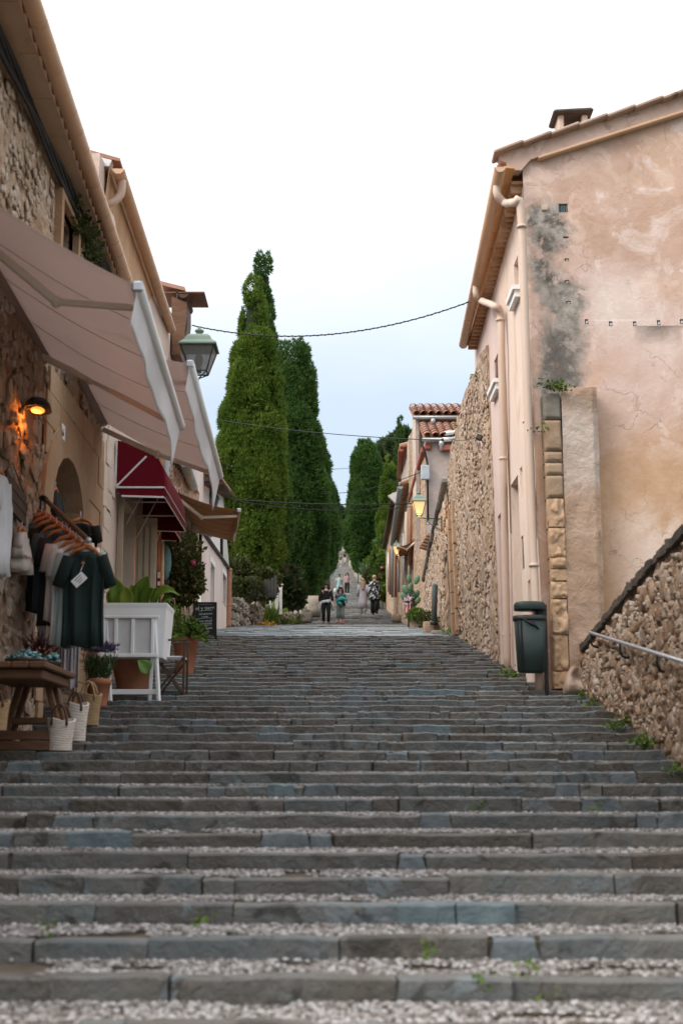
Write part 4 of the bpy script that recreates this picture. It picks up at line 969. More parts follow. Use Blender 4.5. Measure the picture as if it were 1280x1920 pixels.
def awning(a0, a1, b0, b1, label, arms, cloth, val, name='awning', valh=.32, n_seam=4):
    a0, a1, b0, b1 = map(Vector, (a0, a1, b0, b1)); E = empty(name, (a0+a1)/2, label, 'awning')
    nrm = (a1-a0).cross(b0-a0).normalized()
    if nrm.z < 0: nrm = -nrm
    def f(u, v):
        p = (a0*(1-u)+a1*u)*(1-v)+(b0*(1-u)+b1*u)*v
        return p-Vector((0, 0, .07*math.sin(math.pi*v)+.012*math.sin(u*22)*v+.008*nz((u*5, v*3, p.y)))), nrm
    m = MB(); m.sheet(f, 30, 10, .004); c = m.build('canopy', cloth, E)
    for k in range(1, n_seam):
        u = k/n_seam; m = MB(); m.tube([f(u, v)[0]-nrm*.004 for v in np.linspace(.02, .98, 9)], .006, 4); m.build('seam', M['awn_arm'] if cloth is not M['brown'] else M['wood'], c)
    m = MB(); m.tube([a0, a1], .085, 12); m.build('cassette', cloth if cloth is M['brown'] else M['cloth_beige'], E)
    m = MB(); m.tube([b0, b1], .055, 10); fb = m.build('front_bar', M['white'] if val is M['cloth_white'] else val, E)
    dd = (b1-b0).normalized()
    for p in (b0, b1):
        m = MB(); m.box(p, (.1, .04, .1), bev=.02); m.build('end_cap', M['steel'], fb)
    out = (b0-a0); out.z = 0; out.normalize()
    def g(u, v):
        p = b0*(1-u)+b1*u
        w = math.sin(u*11)*.022+math.sin(u*29+1)*.008
        h = valh*(1+.05*math.sin(u*11+.6)+(.5*max(0, u-.85)/.15 if valh > .3 else 0))
        return p+Vector((0, 0, -.03-h*v))+out*(w*v-.06*v), out
    m = MB(); m.sheet(g, 60, 6, .004); m.build('valance', val, E)
    for (s_, el, t) in arms:
        s_, el, t = Vector(s_), Vector(el), Vector(t); m = MB(); m.bar(s_, el, .055, .075, bev=.012); m.bar(el, t, .045, .06, bev=.01); m.ell(el, (.05, .05, .06), 8, 5); m.build('folding_arm', M['awn_arm'], E)
    for t in (.03, .97):
        p = a0*(1-t)+a1*t; m = MB(); m.box(p-out*.03, (.14, .08, .2), bev=.01); m.build('wall_bracket', M['steel'], E)
    return E
def lift(p, dz): return Vector(p)+Vector((0, 0, dz))
A0, A1, B0, B1 = Vector((-3.36, 10.9, 7.05)), P(86, 664, 16.1), P(258, 537, 11.5), P(338, 798, 15.75)
awning(A0, A1, B0, B1, 'large beige retractable awning with white wavy valance, nearest over the shop', [(lift(A0*.78+A1*.22, -.1), P(106, 566, 12.2), P(250, 577, 12.05)), (lift(A0*.06+A1*.94, -.12), P(170, 712, 15.7), P(322, 793, 15.2))], M['cloth_beige'], M['cloth_white'])
A0, A1, B0, B1 = P(100, 610, 16.7), P(194, 790, 19.8), P(356, 682, 16.6), P(412, 893, 19.6)
awning(A0, A1, B0, B1, 'second beige retractable awning, farther up beside the green lantern', [(lift(A0*.8+A1*.2, -.1), P(290, 695, 17.3), P(356, 712, 17.1)), (lift(A1, -.12), P(295, 852, 19.4), P(402, 889, 19.2))], M['cloth_beige'], M['cloth_white'])

M['cove'] = mat('coved_eave', [(.40, .235, .125), (.47, .30, .175), (.50, .35, .23)], 1.5, .9, .01, 9, stains=[((.30, .17, .09), 2, .58, .7, .5)])
def left_house_two():
    H = empty('plastered_house', (-3.62, 24, ground(24)), 'old pale plastered house with beige shutters behind the red awnings', 'house')
    dn, df = L2.px(219, 1000), L2.px(253, 1000); dt = L2.px(222, 922)[1]
    op = (dn[0], -1, df[0], dt, .3)
    wall_open(L2, 19.95, 28.6, -.5, 11.3, [op], .35, .35, .03, 1.0).build('street_wall', M['plaster_left'], H)
    m = MB(); m.add([L2.pt(19.95, -.5), L2.pt(19.95, 11.3), L2.pt(19.95, 11.3, -4), L2.pt(19.95, -.5, -4)], [(0, 1, 2, 3)]); m.add([L2.pt(28.6, 2), L2.pt(28.6, 11.3), L2.pt(28.6, 11.3, -4), L2.pt(28.6, 2, -4)], [(0, 1, 2, 3)]); m.build('end_wall', M['plaster_left'], H)
    lst = layout(20.0, 22.0, lambda u: 3.2, lambda u: 8, .3, .42, (1.2, 2.2), .7, .05)
    for (u, v, w, h) in lst:
        m = MB(); m.prism([L2.pt(u-w+.01, v-h*.97, -.01), L2.pt(u+w-.01, v-h*.97, -.01), L2.pt(u+w-.01, v+h*.97, -.01), L2.pt(u-w+.01, v+h*.97, -.01)], L2.N*.03); m.build('stone_block', M['plaster_left'], H)
    m = MB(); m.prism([L2.pt(op[0]-.05, 2.5, -.28), L2.pt(op[2]+.05, 2.5, -.28), L2.pt(op[2]+.05, dt+.05, -.28), L2.pt(op[0]-.05, dt+.05, -.28)], L2.N*-.05); m.build('door', M['shutter'], H)
    for uu, side in ((op[0], -1), (op[2], 1)):
        q = L2.pt(uu, 0, .02); m = MB(); sw = .1 if side < 0 else .36; m.prism([(q.x, q.y, 3.55), (q.x+sw, q.y+side*.06, 3.55), (q.x+sw, q.y+side*.06, dt-.06), (q.x, q.y, dt-.06)], (0, .045*side, 0)); s = m.build('shutter', M['shutter'], H)
        for k in range(3 if side > 0 else 0):
            m = MB(); x = q.x+.05+k*.11; m.prism([(x, q.y-.012, 3.7), (x+.075, q.y-.012, 3.7), (x+.075, q.y-.012, dt-.2), (x, q.y-.012, dt-.2)], (0, .02, 0)); m.build('shutter_board', M['shutter'], s)
    a, b = P(222, 316, 20.3), P(322, 618, 28.4)
    gutter(a, b, .095, 'gutter_tan', H, 17)
    for k in range(12):
        p, q = a+(b-a)*k/12, a+(b-a)*(k+1)/12; m = MB(); m.prism([(-3.63, p.y+.006, p.z-1.0), (p.x-.13, p.y+.006, p.z+.02), (q.x-.13, q.y-.006, q.z+.02), (-3.63, q.y-.006, q.z-1.0)], (0, 0, .09)); m.build('soffit_slab', M['cove'], H)
    m = MB(); m.prism([a+Vector((.02, 0, .17)), a+Vector((-3.5, 0, 1.2)), a+Vector((-3.5, 0, 1.05)), a+Vector((.02, 0, .12))], b-a); m.build('roof', M['tile_i'], H)
    m = MB(); m.prism([a+Vector((-.1, -.02, .13)), a+Vector((-1.3, -.02, .48)), a+Vector((-1.3, -.02, .10)), a+Vector((-.14, -.02, .03))], (0, .2, 0)); m.build('verge', M['plaster_white'], H)
    pipe([a+Vector((.02, .25, -.08)), a+Vector((0, .3, -.28)), a+Vector((-.12, .3, -.42)), a+Vector((-.36, .3, -.5)), (-3.52, a.y+.3, a.z-.8), (-3.52, a.y+.3, a.z-2.5)], .062, 'pipe_cream', H)
    for x, key in ((300, 'pipe_terra'), (311, 'pipe_grey')):
        p = L2.at(x, 900, .1); pipe([(p.x, p.y, 9), (p.x, p.y, 7.5), (p.x, p.y, 6)], .06, key, H)
    return H
left_house_two()
sconce(L2, 263, 1046, 'small dark cylinder wall lamp lit orange beside the beige shutters', 1.25)
def dome_awning(p0, p1, label, d0, d1, out=.82):
    # p0: pixel of the upper wall corner; p1: pixel of the lower outer corner at d0
    t = P(*p0, d0); X0 = -3.60; E = empty('red_awning', (X0, (d0+d1)/2, t.z), label, 'awning', 'dark red awnings over shop doors')
    zb = P(*p1, d0).z; zt = t.z; X1 = P(*p1, d0).x
    prof = [(X0, zt)]+[(X0+(X1-X0)*(.40+.60*math.sin(a)), zb+(zt-zb)*(.1+.82*math.cos(a))) for a in np.linspace(.15, 1.45, 7)]+[(X1, zb), (X1+.01, zb-.16)]
    m = MB(); m.sheet(lambda u, v: ((lambda k: (Vector((prof[k][0], d0+(d1-d0)*u, prof[k][1])), Vector((.6, 0, .8))))(int(round(v*(len(prof)-1))))), 6, len(prof)-1, .006); c = m.build('canopy', M['red'], E)
    for d, s in ((d0, -1), (d1, 1)):
        m = MB(); poly = [Vector((x, d, z)) for x, z in prof[:-1]]+[Vector((X0, d, zb))]
        m.prism(poly, (0, .006, 0)); poly = [Vector((X0, d, zb)), Vector((X1, d, zb)), Vector((X1, d, zb-.16)), Vector((X0+.1, d, zb-.14))]; m.prism(poly, (0, .006, 0)); m.build('side_panel', M['red'], E)
        m = MB(); y = d-.006 if s < 0 else d+.012
        for a, b in (((X0, zb), (X1, zb)), ((X0, zb), (X0+(X1-X0)*.62, zb+(zt-zb)*.66)), ((X0, zb), (X0, zt)), ((X0+.1, zb-.14), (X1, zb-.16))): m.bar((a[0], y, a[1]), (b[0], y, b[1]), .02, .03, bev=.004)
        m.build('piping', M['cloth_white'], E)
    m = MB(); m.bar((X1, d0, zb), (X1, d1, zb), .02, .025); m.bar((X1+.01, d0, zb-.16), (X1+.01, d1, zb-.16), .015, .02); m.build('front_piping', M['cloth_beige'], E)
    for f_ in (.35, .75):
        y = d0+(d1-d0)*f_; m = MB(); m.tube([(X0+.02, y, zb-.02), (X1-.02, y, zb-.02)], .014, 6); m.tube([(X0+.02, y, zb-.4), (X0+(X1-X0)*.6, y, zb+(zt-zb)*.6)], .014, 6); m.build('frame_rod', M['awn_arm'], E)
dome_awning((208, 826), (308, 914), 'nearer dark red domed awning with white piping', 22.2, 25.3)
dome_awning((256, 898), (322, 972), 'farther dark red domed awning, partly hidden behind the nearer one', 25.7, 27.2)
A0, A1, B0, B1 = P(322, 918, 29.2), P(366, 990, 35), P(448, 957, 31), P(437, 1012, 35)
awning(A0, A1, B0, B1, 'brown retractable awning with pale arms beyond the red awnings', [(lift(A0, -.08), P(378, 970, 30.6), P(446, 968, 31.1)), (lift(A1*.97+A0*.03, -.1), P(395, 1003, 35), P(434, 1012, 34.8))], M['brown'], flat('scalloped_cream', (.50, .36, .23), sss=.2), valh=.28, n_seam=6)

def left_far_houses():
    H = empty('tall_narrow_house', (-3.6, 30, ground(30)), 'tall narrow house end with dark wooden eave beyond the cream gutters', 'house')
    p = P(345, 562, 28.8); m = MB(); m.box((-5.3, 30.2, 7.5), (3.4, 3.0, 8.6)); m.build('wall', M['plaster_mauve'], H)
    m = MB(); m.prism([(p.x+.02, 28.7, p.z+.25), (-7, 28.7, p.z+1.2), (-7, 28.7, p.z+1.1), (p.x+.02, 28.7, p.z+.17)], (0, 1.0, 0)); m.build('roof', M['tile'], H)
    m = MB(); m.prism([P(322, 556, 28.72), P(350, 566, 28.72), P(350, 590, 28.72), P(343, 640, 28.72), P(338, 665, 28.72), P(322, 665, 28.72)], (0, .9, 0)); m.build('eave_box', M['wood'], H)
    m = MB(); m.box((-3.35, 29.2, p.z+.14), (.9, .95, .03)); m.build('soffit', M['wood'], H)
    gutter((p.x, 28.65, p.z+.08), (p.x, 29.65, p.z+.05), .11, 'darkwood', H, 3)
    m = MB(); m.box((p.x-.14, 29.2, p.z+.08), (.04, .95, .2)); m.build('fascia', M['darkwood'], H)
    pipe([(p.x, 28.9, p.z), (p.x, 28.9, p.z-.6), (p.x-.15, 28.9, p.z-.9), (p.x-.5, 29, p.z-1.0)], .07, 'darkwood', H)
    # low stone house with beamed eaves
    H = empty('low_stone_house', (-3.62, 31, ground(31)), 'low rough stone house with round grey gutters and dark shuttered openings behind the bush', 'house')
    o1 = L2.px(362, 1046), L2.px(357, 1046); o2 = L2.px(379, 1022), L2.px(373, 1022)
    ops = [(o1[1][0], L2.px(360, 1120)[1], o1[0][0], o1[0][1]+.1, .25), (o2[1][0], L2.px(373, 1077)[1], o2[0][0], o2[0][1], .25)]
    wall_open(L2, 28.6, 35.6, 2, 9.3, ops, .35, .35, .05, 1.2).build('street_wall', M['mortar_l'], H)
    lst = [q for q in layout(28.7, 35.5, lambda u: 5, lambda u: 8.8, .14, .28, (.8, 1.8), .7, .3) if not any(o[0]-.1 < q[0] < o[2]+.1 and o[1] < q[1] < o[3] for o in ops)]
    place_stones(L2, lst, .04, 'rubble', H, 120, 'rubble_i', off=.01)
    for o in ops:
        m = MB(); m.prism([L2.pt(o[0]-.02, o[1], -.22), L2.pt(o[2]+.02, o[1], -.22), L2.pt(o[2]+.02, o[3], -.22), L2.pt(o[0]-.02, o[3], -.22)], L2.N*-.03); m.build('shutter', M['darkwood'], H)
    p0, p1 = P(347, 866, 29.5), P(362, 912, 33.2)
    gutter(p0, p1, .12, 'pipe_grey', H, 6)
    for k in range(9):
        q = p0+(p1-p0)*(k+.5)/9; m = MB(); m.box((q.x-.42, q.y, q.z+.02), (.75, .13, .15), Matrix.Rotation(-.2, 3, 'Y')); m.build('rafter', M['wood'], H)
    m = MB(); m.prism([p0+Vector((0, 0, .16)), p0+Vector((-2.5, 0, .9)), p0+Vector((-2.5, 0, .82)), p0+Vector((0, 0, .12))], p1-p0+Vector((0, 1.5, 0))); m.build('roof', M['soffit'], H)
    # rose house with lean-to wall
    H = empty('rose_house', (-3.52, 40, ground(40)), 'pale rose plastered house with dark tiled coping and terracotta drainpipe', 'house')
    dn, df, wn, wf = L3.px(402, 1051), L3.px(394, 1051), L3.px(423.5, 1084), L3.px(417, 1084)
    zt = L3.px(379, 1000)[1]; zt2 = L3.px(427, 1066)[1]
    ops = [(df[0], 2, dn[0], L3.px(398, 1058)[1], .25), (wf[0], L3.px(420, 1134)[1], wn[0], wn[1], .18)]
    ops = [(min(o[0], o[2]), o[1], max(o[0], o[2]), o[3], o[4]) for o in ops]
    tp = lambda u: zt+(zt2-zt)*(u-35.5)/(44.4-35.5)
    wall_open(L3, 35.5, 44.4, 4.5, 9.6, ops, .4, .4, .02, .8, top=tp).build('lower_wall', M['plaster_rose'], H)
    m = MB(); m.add([L3.pt(44.4, 4.5), L3.pt(44.4, tp(44.4)), L3.pt(44.4, 11.2, -.25), L3.pt(44.4, 11.2, -5), L3.pt(44.4, 4.5, -5)], [(0, 1, 2, 3, 4)])
    m.build('end_wall', M['plaster_white'], H); m = MB()
    m.add([L3.pt(35.5, 8, -.25), L3.pt(40.6, 8, -.25), L3.pt(40.6, 11.2, -.25), L3.pt(35.5, 11.2, -.25)], [(0, 1, 2, 3)]); m.build('upper_wall', M['plaster_rose'], H)
    m = MB(); m.add([L3.pt(40.6, 8, -.24), L3.pt(44.4, 8, -.24), L3.pt(44.4, 11.2, -.24), L3.pt(40.6, 11.2, -.24)], [(0, 1, 2, 3)]); m.build('upper_wall_white', M['plaster_white'], H)
    k = 35.5
    while k < 44.4:
        m = MB(); m.bar(L3.pt(k, tp(k)+.05, -.1), L3.pt(k+.36, tp(k+.36)+.03, -.1), .36, .1, bev=.03); m.build('coping_tile', M['coping'], H); k += .38
    for o, key, nm in ((ops[0], 'plaster_white', 'door'), (ops[1], 'darkwood', 'shutter')):
        m = MB(); m.prism([L3.pt(o[0]-.02, o[1], -o[4]+.03), L3.pt(o[2]+.02, o[1], -o[4]+.03), L3.pt(o[2]+.02, o[3], -o[4]+.03), L3.pt(o[0]-.02, o[3], -o[4]+.03)], L3.N*-.03); dd = m.build(nm, M[key], H)
        m = MB()
        for (a, b, c, d) in ((o[0]-.14, o[1], o[0], o[3]+.14), (o[2], o[1], o[2]+.14, o[3]+.14), (o[0], o[3], o[2], o[3]+.14)): m.prism([L3.pt(a, b, -.01), L3.pt(c, b, -.01), L3.pt(c, d, -.01), L3.pt(a, d, -.01)], L3.N*.03)
        m.build(nm+'_frame', M['plaster_white'], H)
    pt = L3.at(430, 1066, .05); pb = L3.at(428, 1176, .05); pipe([pt, pt*.66+pb*.34, pt*.33+pb*.67, pb], .085, 'pipe_terra', H, clips=[pt+Vector((0, 0, -.05)), pt*.37+pb*.63])
    m = MB(); m.tube([L3.at(415.5, 985, -.2), L3.at(415.5, 1046, -.2)], .05, 6); m.build('downpipe', M['cable'], H)
    q0, q1 = P(413, 903, 38), P(433, 928, 44.6)
    for k in range(10):
        q = q0+(q1-q0)*(k+.5)/10; m = MB(); m.box((q.x-.35, q.y, q.z-.03), (.7, .12, .12)); m.build('rafter', M['wood'], H)
    gutter(q0, q1, .1, 'darkwood', H, 8)
    m = MB(); m.prism([q0+Vector((.02, 0, .16)), q0+Vector((-4, 0, 1.3)), q0+Vector((-4, 0, 1.2)), q0+Vector((.02, 0, .10))], q1-q0); m.build('roof', M['tile_i'], H)
left_far_houses()

# ---------------------------------------------------------------- lanterns
def lantern(c, s, lit, label, root=None, key='green_metal', key2='iron', kw=1.0):
    "c: centre of the lantern's glass"
    c = Vector(c); E = empty('wall_lantern', root or c, label, 'lantern', 'wall lanterns along the stairs')
    b = c+Vector((0, 0, -.24*s))
    sq = lambda hw, z: [b+Vector((x*hw*s*kw, y*hw*s*kw, z*s)) for x, y in ((-1, -1), (1, -1), (1, 1), (-1, 1))]
    m = MB(); m.loft([sq(.27, .47), sq(.27, .50), sq(.20, .58), sq(.17, .66), sq(.13, .71)], True, False); m.lathe(b+Vector((0, 0, .71*s)), [(.10*s, 0), (.06*s, .03*s), (.055*s, .07*s), (.085*s, .09*s), (.085*s, .12*s), (.03*s, .15*s), (.03*s, .18*s)], 10); m.build('lantern_roof', M[key], E)
    m = MB()
    lo, hi = sq(.125, 0), sq(.235, .47)
    for p, q in zip(lo, hi): m.bar(p, q, .022*s, .022*s)
    for r in (lo, hi):
        for i in range(4): m.bar(r[i], r[(i+1) % 4], .024*s, .024*s)
    m.build('frame', M[key2], E)
    for i in range(4):
        a, b2, c2, d = lo[i], lo[(i+1) % 4], hi[(i+1) % 4], hi[i]; mid = (a+c2)/2; k = .96
        q = [mid+(v-mid)*k for v in (a, b2, c2, d)]; n = (q[1]-q[0]).cross(q[3]-q[0]).normalized()*.004
        m = MB(); m.prism(q, n); m.build('glass_pane', M['lit'] if lit else M['glass'], E)
    m = MB(); m.tube([b+Vector((0, 0, -.0*s)), b+Vector((0, 0, .12*s))], .05*s, 8); m.ell(b+Vector((0, 0, .24*s)), (.08*s, .08*s, .13*s)); m.build('bulb', M['bulb'] if lit else M['frost'], E)
    if lit:
        l = bpy.data.lights.new('lamp_light', 'POINT'); l.energy = 12; l.color = (1, .6, .25); l.shadow_soft_size = .1
        o = bpy.data.objects.new('lamp_light', l); COL.objects.link(o); o.location = b+Vector((0, 0, .24*s))-E.location+Vector((0, 0, -.35*s)); o.parent = E
    if root is not None:
        r = Vector(root); m = MB(); f = b+Vector((0, 0, -.14*s)); d = Vector((1 if r.x > f.x else -1, 0, 0)); L = abs(r.x-f.x)
        for p in lo: m.tube([p, f+Vector((0, 0, .02))], .012*s, 5)
        m.tube([f+Vector((0, 0, .02)), f, f+d*L*.5+Vector((0, (r.y-f.y)*.5, 0)), Vector((r.x, r.y, f.z))], .022*s, 6)
        a = Vector((r.x, r.y, f.z))
        for rad, t0, off in ((.16, 0, .22), (.11, 1.5, .5)):
            q = [a-d*(off*s)+Vector((0, 0, -.16*s))+Vector((d.x*math.cos(t0+t)*rad*s*(1-t/9), 0, math.sin(t0+t)*rad*s*(1-t/9))) for t in np.linspace(0, 6.5, 18)]; m.tube(q, .012*s, 5)
        m.tube([a+Vector((0, 0, -.45*s)), a-d*.3*s+Vector((0, 0, -.28*s)), a-d*.75*L+Vector((0, 0, -.02))], .014*s, 5)
        m.box(a+Vector((0, 0, -.2*s)), (.03, .08*s, .6*s)); m.build('scroll_bracket', M['iron'], E)
    return E
cl = P(373, 676, 20.6); lantern(cl, .80, False, 'large unlit lantern with pale green roof beside the second beige awning', (-3.6, cl.y+.1, cl.z), 'grey_green', kw=1.3)
c2 = P(397, 945, 40); lantern(c2, .8, False, 'small unlit teal roofed lantern behind the brown awning', (-3.5, 40.1, c2.z), 'green_metal')
# ---------------------------------------------------------------- RIGHT: the row beyond the ruined wall
def tiles_roof(par, x0, x1, d0, z0, d1, z1, n, rows):
    "barrel tiles facing down the street: n columns from x0 to x1, eave at d0, z0"
    w = (x1-x0)/n; me = None
    sl_ = Vector((0, d1-d0, z1-z0)); L = sl_.length/rows; dr = sl_.normalized(); up = Vector((0, -dr.z, dr.y))
    vs_ = []; r = w*.5
    for y, rr in ((-.04, r*1.02), (L*1.1, r*.86)):
        for k in range(7): t = math.pi*k/6; vs_.append((math.cos(t)*rr, y, math.sin(t)*rr*.8+(.035 if y < 0 else 0)))
        for k in range(6, -1, -1): t = math.pi*k/6; vs_.append((math.cos(t)*(rr-.02), y, math.sin(t)*(rr-.02)*.8+(.035 if y < 0 else 0)))
    fs = [(j, (j+1) % 14, 14+(j+1) % 14, 14+j) for j in range(14)]+[tuple(range(13, -1, -1))[:0] or (0, 13, 12, 1), (1, 12, 11, 2), (2, 11, 10, 3), (3, 10, 9, 4), (4, 9, 8, 5), (5, 8, 7, 6)]
    mb = MB(); mb.add(vs_, fs, True); me = mb.mesh('roof_tile', M['tile'])
    R = Matrix((Vector((1, 0, 0)), dr, up)).transposed().to_4x4(); pw = PW(par)
    for i in range(n):
        for j in range(rows):
            o = bpy.data.objects.new('roof_tile', me); COL.objects.link(o); o.parent = par
            mm = R.copy(); mm.translation = Vector((x0+w*(i+.5)+U(-.01, .01), d0, z0))+dr*L*j+up*.04; o.matrix_basis = pw.inverted() @ mm
    m = MB(); m.prism([(x0, d0, z0), (x1, d0, z0), (x1, d1, z1), (x0, d1, z1)], (0, 0, -.06)); m.build('roof_bed', M['pipe_terra'], par)
def R_plane(d0, X0, d1, X1):
    q = Pl((X0, d0, 0), (X1-X0, d1-d0, 0))
    if q.N.x > 0: q.N = -q.N
    return q
def right_row():
    # low wall with arched doors
    Wl = empty('arched_wall', (2.66, 39, ground(39)), 'low stone wall with arched door and sloping grey coping below the tiled roofs', 'wall')
    Q = R_plane(35.3, 2.66, 46, 2.72); a = Q.px(838, 900); b = Q.px(812, 1020)
    d1, d2 = Q.px(838, 1035), Q.px(832, 1035)
    op = (min(d1[0], d2[0]), 3, max(d1[0], d2[0]), d1[1], .3)
    wall_open(Q, 0, 10.6, 4, 9.6, [op], .3, .3, .06, 1.5, top=lambda u: a[1]+(b[1]-a[1])*(u-a[0])/(b[0]-a[0])).build('mortar_face', M['ruin'], Wl)
    place_stones(Q, [q for q in layout(.1, 10.4, lambda u: 5, lambda u: 9.2, .1, .22, (.7, 1.8), .75, .3) if not (op[0]-.1 < q[0] < op[2]+.1 and q[1] < op[3]+.05)], .04, 'rubble', Wl, 0, 'rubble_i', off=.02)
    u = 0
    while u < 10.4:
        v = lambda u: a[1]+(b[1]-a[1])*(u-a[0])/(b[0]-a[0])+.08
        m = MB(); m.bar(Q.pt(u, v(u), -.1), Q.pt(u+.8, v(u+.8), -.1), .45, .17, bev=.04); m.build('coping_stone', M['coping'] if random.random() < .3 else M['quoin_grey'], Wl); u += .82
    m = MB(); m.prism([Q.pt(op[0], 4, -.25), Q.pt(op[2], 4, -.25), Q.pt(op[2], op[3], -.25), Q.pt(op[0], op[3], -.25)], Q.N*-.04); m.build('door', M['darkwood'], Wl)
    m = MB()
    for x, y in ((395, 1035),):
        pass
    e = MB(); ea, eb = P(798, 1030, 43.5), P(812, 1008, 42)
    for k in range(5):
        t = k/4; e.box(ea*(1-t)+eb*t+Vector((.1, 0, 0)), (.6, .3, .08), Matrix.Rotation(.3, 3, 'Y'))
    e.build('porch_tile', M['tile'], Wl)
    # house with two tiled roofs
    H = empty('tiled_house', (2.75, 46, ground(46)), 'grey-rose house with two stepped roofs of barrel tiles and zinc gutters', 'house')
    lo_e, lo_t = P(800, 824, 46), P(790, 795, 48.4); up_e, up_t = P(787, 784, 48.6), P(776, 764, 50.4)
    xr_ = 5.4
    m = MB(); m.grid(lambda a, b: Vector((2.78+(xr_-2.78)*a, 46+.03*nz((a*9, b*14, 1)), 4+(lo_e.z-4.1)*b)), 20, 40); m.build('front_wall', flat('house_grey', (.36, .29, .265), .95) if True else None, H)
    bm_ = mat('grey_house_plaster', [(.26, .21, .19), (.35, .285, .26), (.42, .35, .32)], 1.2, .95, .03, 8, stains=[((.14, .12, .11), 1.6, .55, .7, .7)]); H.children[-1].data.materials[0] = bm_
    m = MB(); m.add([(2.6, 48.6, 10), (xr_, 48.6, 10), (xr_, 48.6, up_e.z), (2.6, 48.6, up_e.z)], [(0, 1, 2, 3)]); m.build('upper_wall', bm_, H)
    tiles_roof(H, 2.72, xr_+.3, 45.9, lo_e.z+.05, 48.6, lo_t.z, 11, 6); tiles_roof(H, 2.5, xr_+.3, 48.4, up_e.z+.05, 51.4, up_t.z+.3, 12, 6)
    gutter((2.66, 45.82, lo_e.z-.02), (xr_, 45.82, lo_e.z-.02), .10, 'pipe_grey', H, 4); gutter((2.5, 48.32, up_e.z-.02), (xr_, 48.32, up_e.z-.02), .10, 'pipe_grey', H, 4)
    for x, y, z in ((3.3, 45.82, lo_e.z), (3.2, 48.32, up_e.z)):
        m = MB(); m.lathe((x, y, z-.42), [(.05, 0), (.05, .15), (.09, .2), (.09, .32)], 10); m.build('gutter_outlet', M['pipe_grey'], H)
    S = R_plane(46, 2.78, 54, 2.62)
    m = MB(); m.grid(lambda a, b: S.pt(8*a, 5+(lo_e.z-5+(1.9 if a > .3 else 0))*b, .03*nz((a*12, b*9, 0))), 24, 20); m.build('street_wall', M['mortar_l'], H)
    m = MB(); m.add([S.pt(2.4, 12, 0.03), S.pt(5.6, 12, .03), S.pt(5.6, up_t.z, .03), S.pt(4.3, up_t.z, .03), S.pt(2.6, up_e.z, .03)], [(0, 1, 2, 3, 4)]); m.build('gable_side', M['plaster_left'], H)
    ra, rb = P(795, 842, 46.1), P(769, 938, 54)
    m = MB(); m.bar(ra, rb, .2, .22, bev=.03); m.build('red_gutter', M['pipe_red'], H)
    m = MB(); m.bar(P(796, 838, 46.0), P(808, 838, 46), .18, .2, bev=.03); m.bar(P(823, 840, 45.9), P(846, 840, 45.9), .16, .2, bev=.03); m.build('red_eave', M['pipe_red'], H)
    m = MB(); m.tube([P(790, 832, 45.8), P(797, 850, 45.9), P(801, 870, 45.9), P(802, 975, 45.9)], .035, 6); m.build('wall_cable', M['cable'], H)
    m = MB(); m.box(P(797, 886, 45.85), (.3, .12, .5), bev=.03); m.build('meter_box', M['pipe_grey'], H)
    m = MB(); m.tube([P(802, 1038, 45.7), P(802, 1150, 45.7)], .06, 8); m.build('conduit', M['pipe_grey'], H)
    for x0, y0, x1, y1, k in ((769, 950, 768, 1060, 'pipe_terra'), (762, 960, 760, 1130, 'pipe_cream'), (757, 1000, 757, 1120, 'pipe_grey')):
        m = MB(); p, q = S.at(x0, y0, .1), S.at(x1, y1, .1); m.tube([p, q], .07, 8); m.build('downpipe', M[k], H)
    # houses further up: wall, eave of tiles with boards, gutter
    def eave_house(d0, d1, X0, X1, g0, g1, gk, label, over, key, zb):
        H = empty('terraced_house', (X0, (d0+d1)/2, ground(d0)), label, 'house', 'small houses up the right side')
        S = R_plane(d0, X0, d1, X1); L = S.pt(0, 0)
        za = (g0.z+g1.z)/2; Ln = (Vector((X1, d1, 0))-Vector((X0, d0, 0))).length
        m = MB(); m.grid(lambda a, b: S.pt(Ln*a, zb+(za+.1-zb)*b, .04*nz((a*14, b*12, d0))), 20, 16); m.add([S.pt(0, zb), S.pt(0, za+.1), S.pt(0, za+1.3, -4), S.pt(0, zb, -4)], [(0, 1, 2, 3)]); m.build('street_wall', M[key], H)
        gutter(g0, g1, .11, gk, H, 8)
        for k in range(12):
            p, q = g0+(g1-g0)*k/12, g0+(g1-g0)*(k+1)/12; m = MB(); m.prism([(p.x+.05, p.y+.02, p.z+.09), (p.x+over, p.y+.02, p.z+.2), (q.x+over, q.y-.02, q.z+.2), (q.x+.05, q.y-.02, q.z+.09)], (0, 0, .07)); m.build('soffit_board', M['soffit'], H)
        m = MB(); m.prism([g0+Vector((.0, 0, .16)), g0+Vector((4, 0, 1.5)), g0+Vector((4, 0, 1.4)), g0+Vector((.0, 0, .10))], g1-g0); m.build('roof', M['tile_i'], H)
        for k in range(14):
            p = g0+(g1-g0)*(k+.5)/14; m = MB(); m.tube([p+Vector((-.03, 0, .14)), p+Vector((.7, 0, .34))], .12, 7); m.build('roof_tile', M['tile'], H)
        return H, S
    eave_house(54, 60.5, 2.64, 2.6, P(751, 842, 55.5), P(749, 893, 61.5), 'pipe_red', 'ochre house with red gutter high above the long grey gutter', .5, 'plaster_left', 6)
    h3, S3 = eave_house(55, 64.5, 2.64, 2.55, P(750, 912, 54.3), P(735, 1020, 64.5), 'pipe_grey', 'stone house with a long rough grey gutter and brown eaves', .55, 'mortar_l', 7)
    h4, S4 = eave_house(64.5, 76, 2.5, 2.4, P(737, 931, 62), P(719, 1027, 76), 'darkwood', 'farthest stone house with dark tiled eaves beside the green shrubs', .55, 'mortar_l', 8)
    m = MB(); m.prism([P(727, 929, 61.8), P(750, 919, 61.8), P(750, 940, 61.8), P(740, 942, 61.8)], (0, .3, 0)); m.build('white_verge', M['plaster_white'], h4)
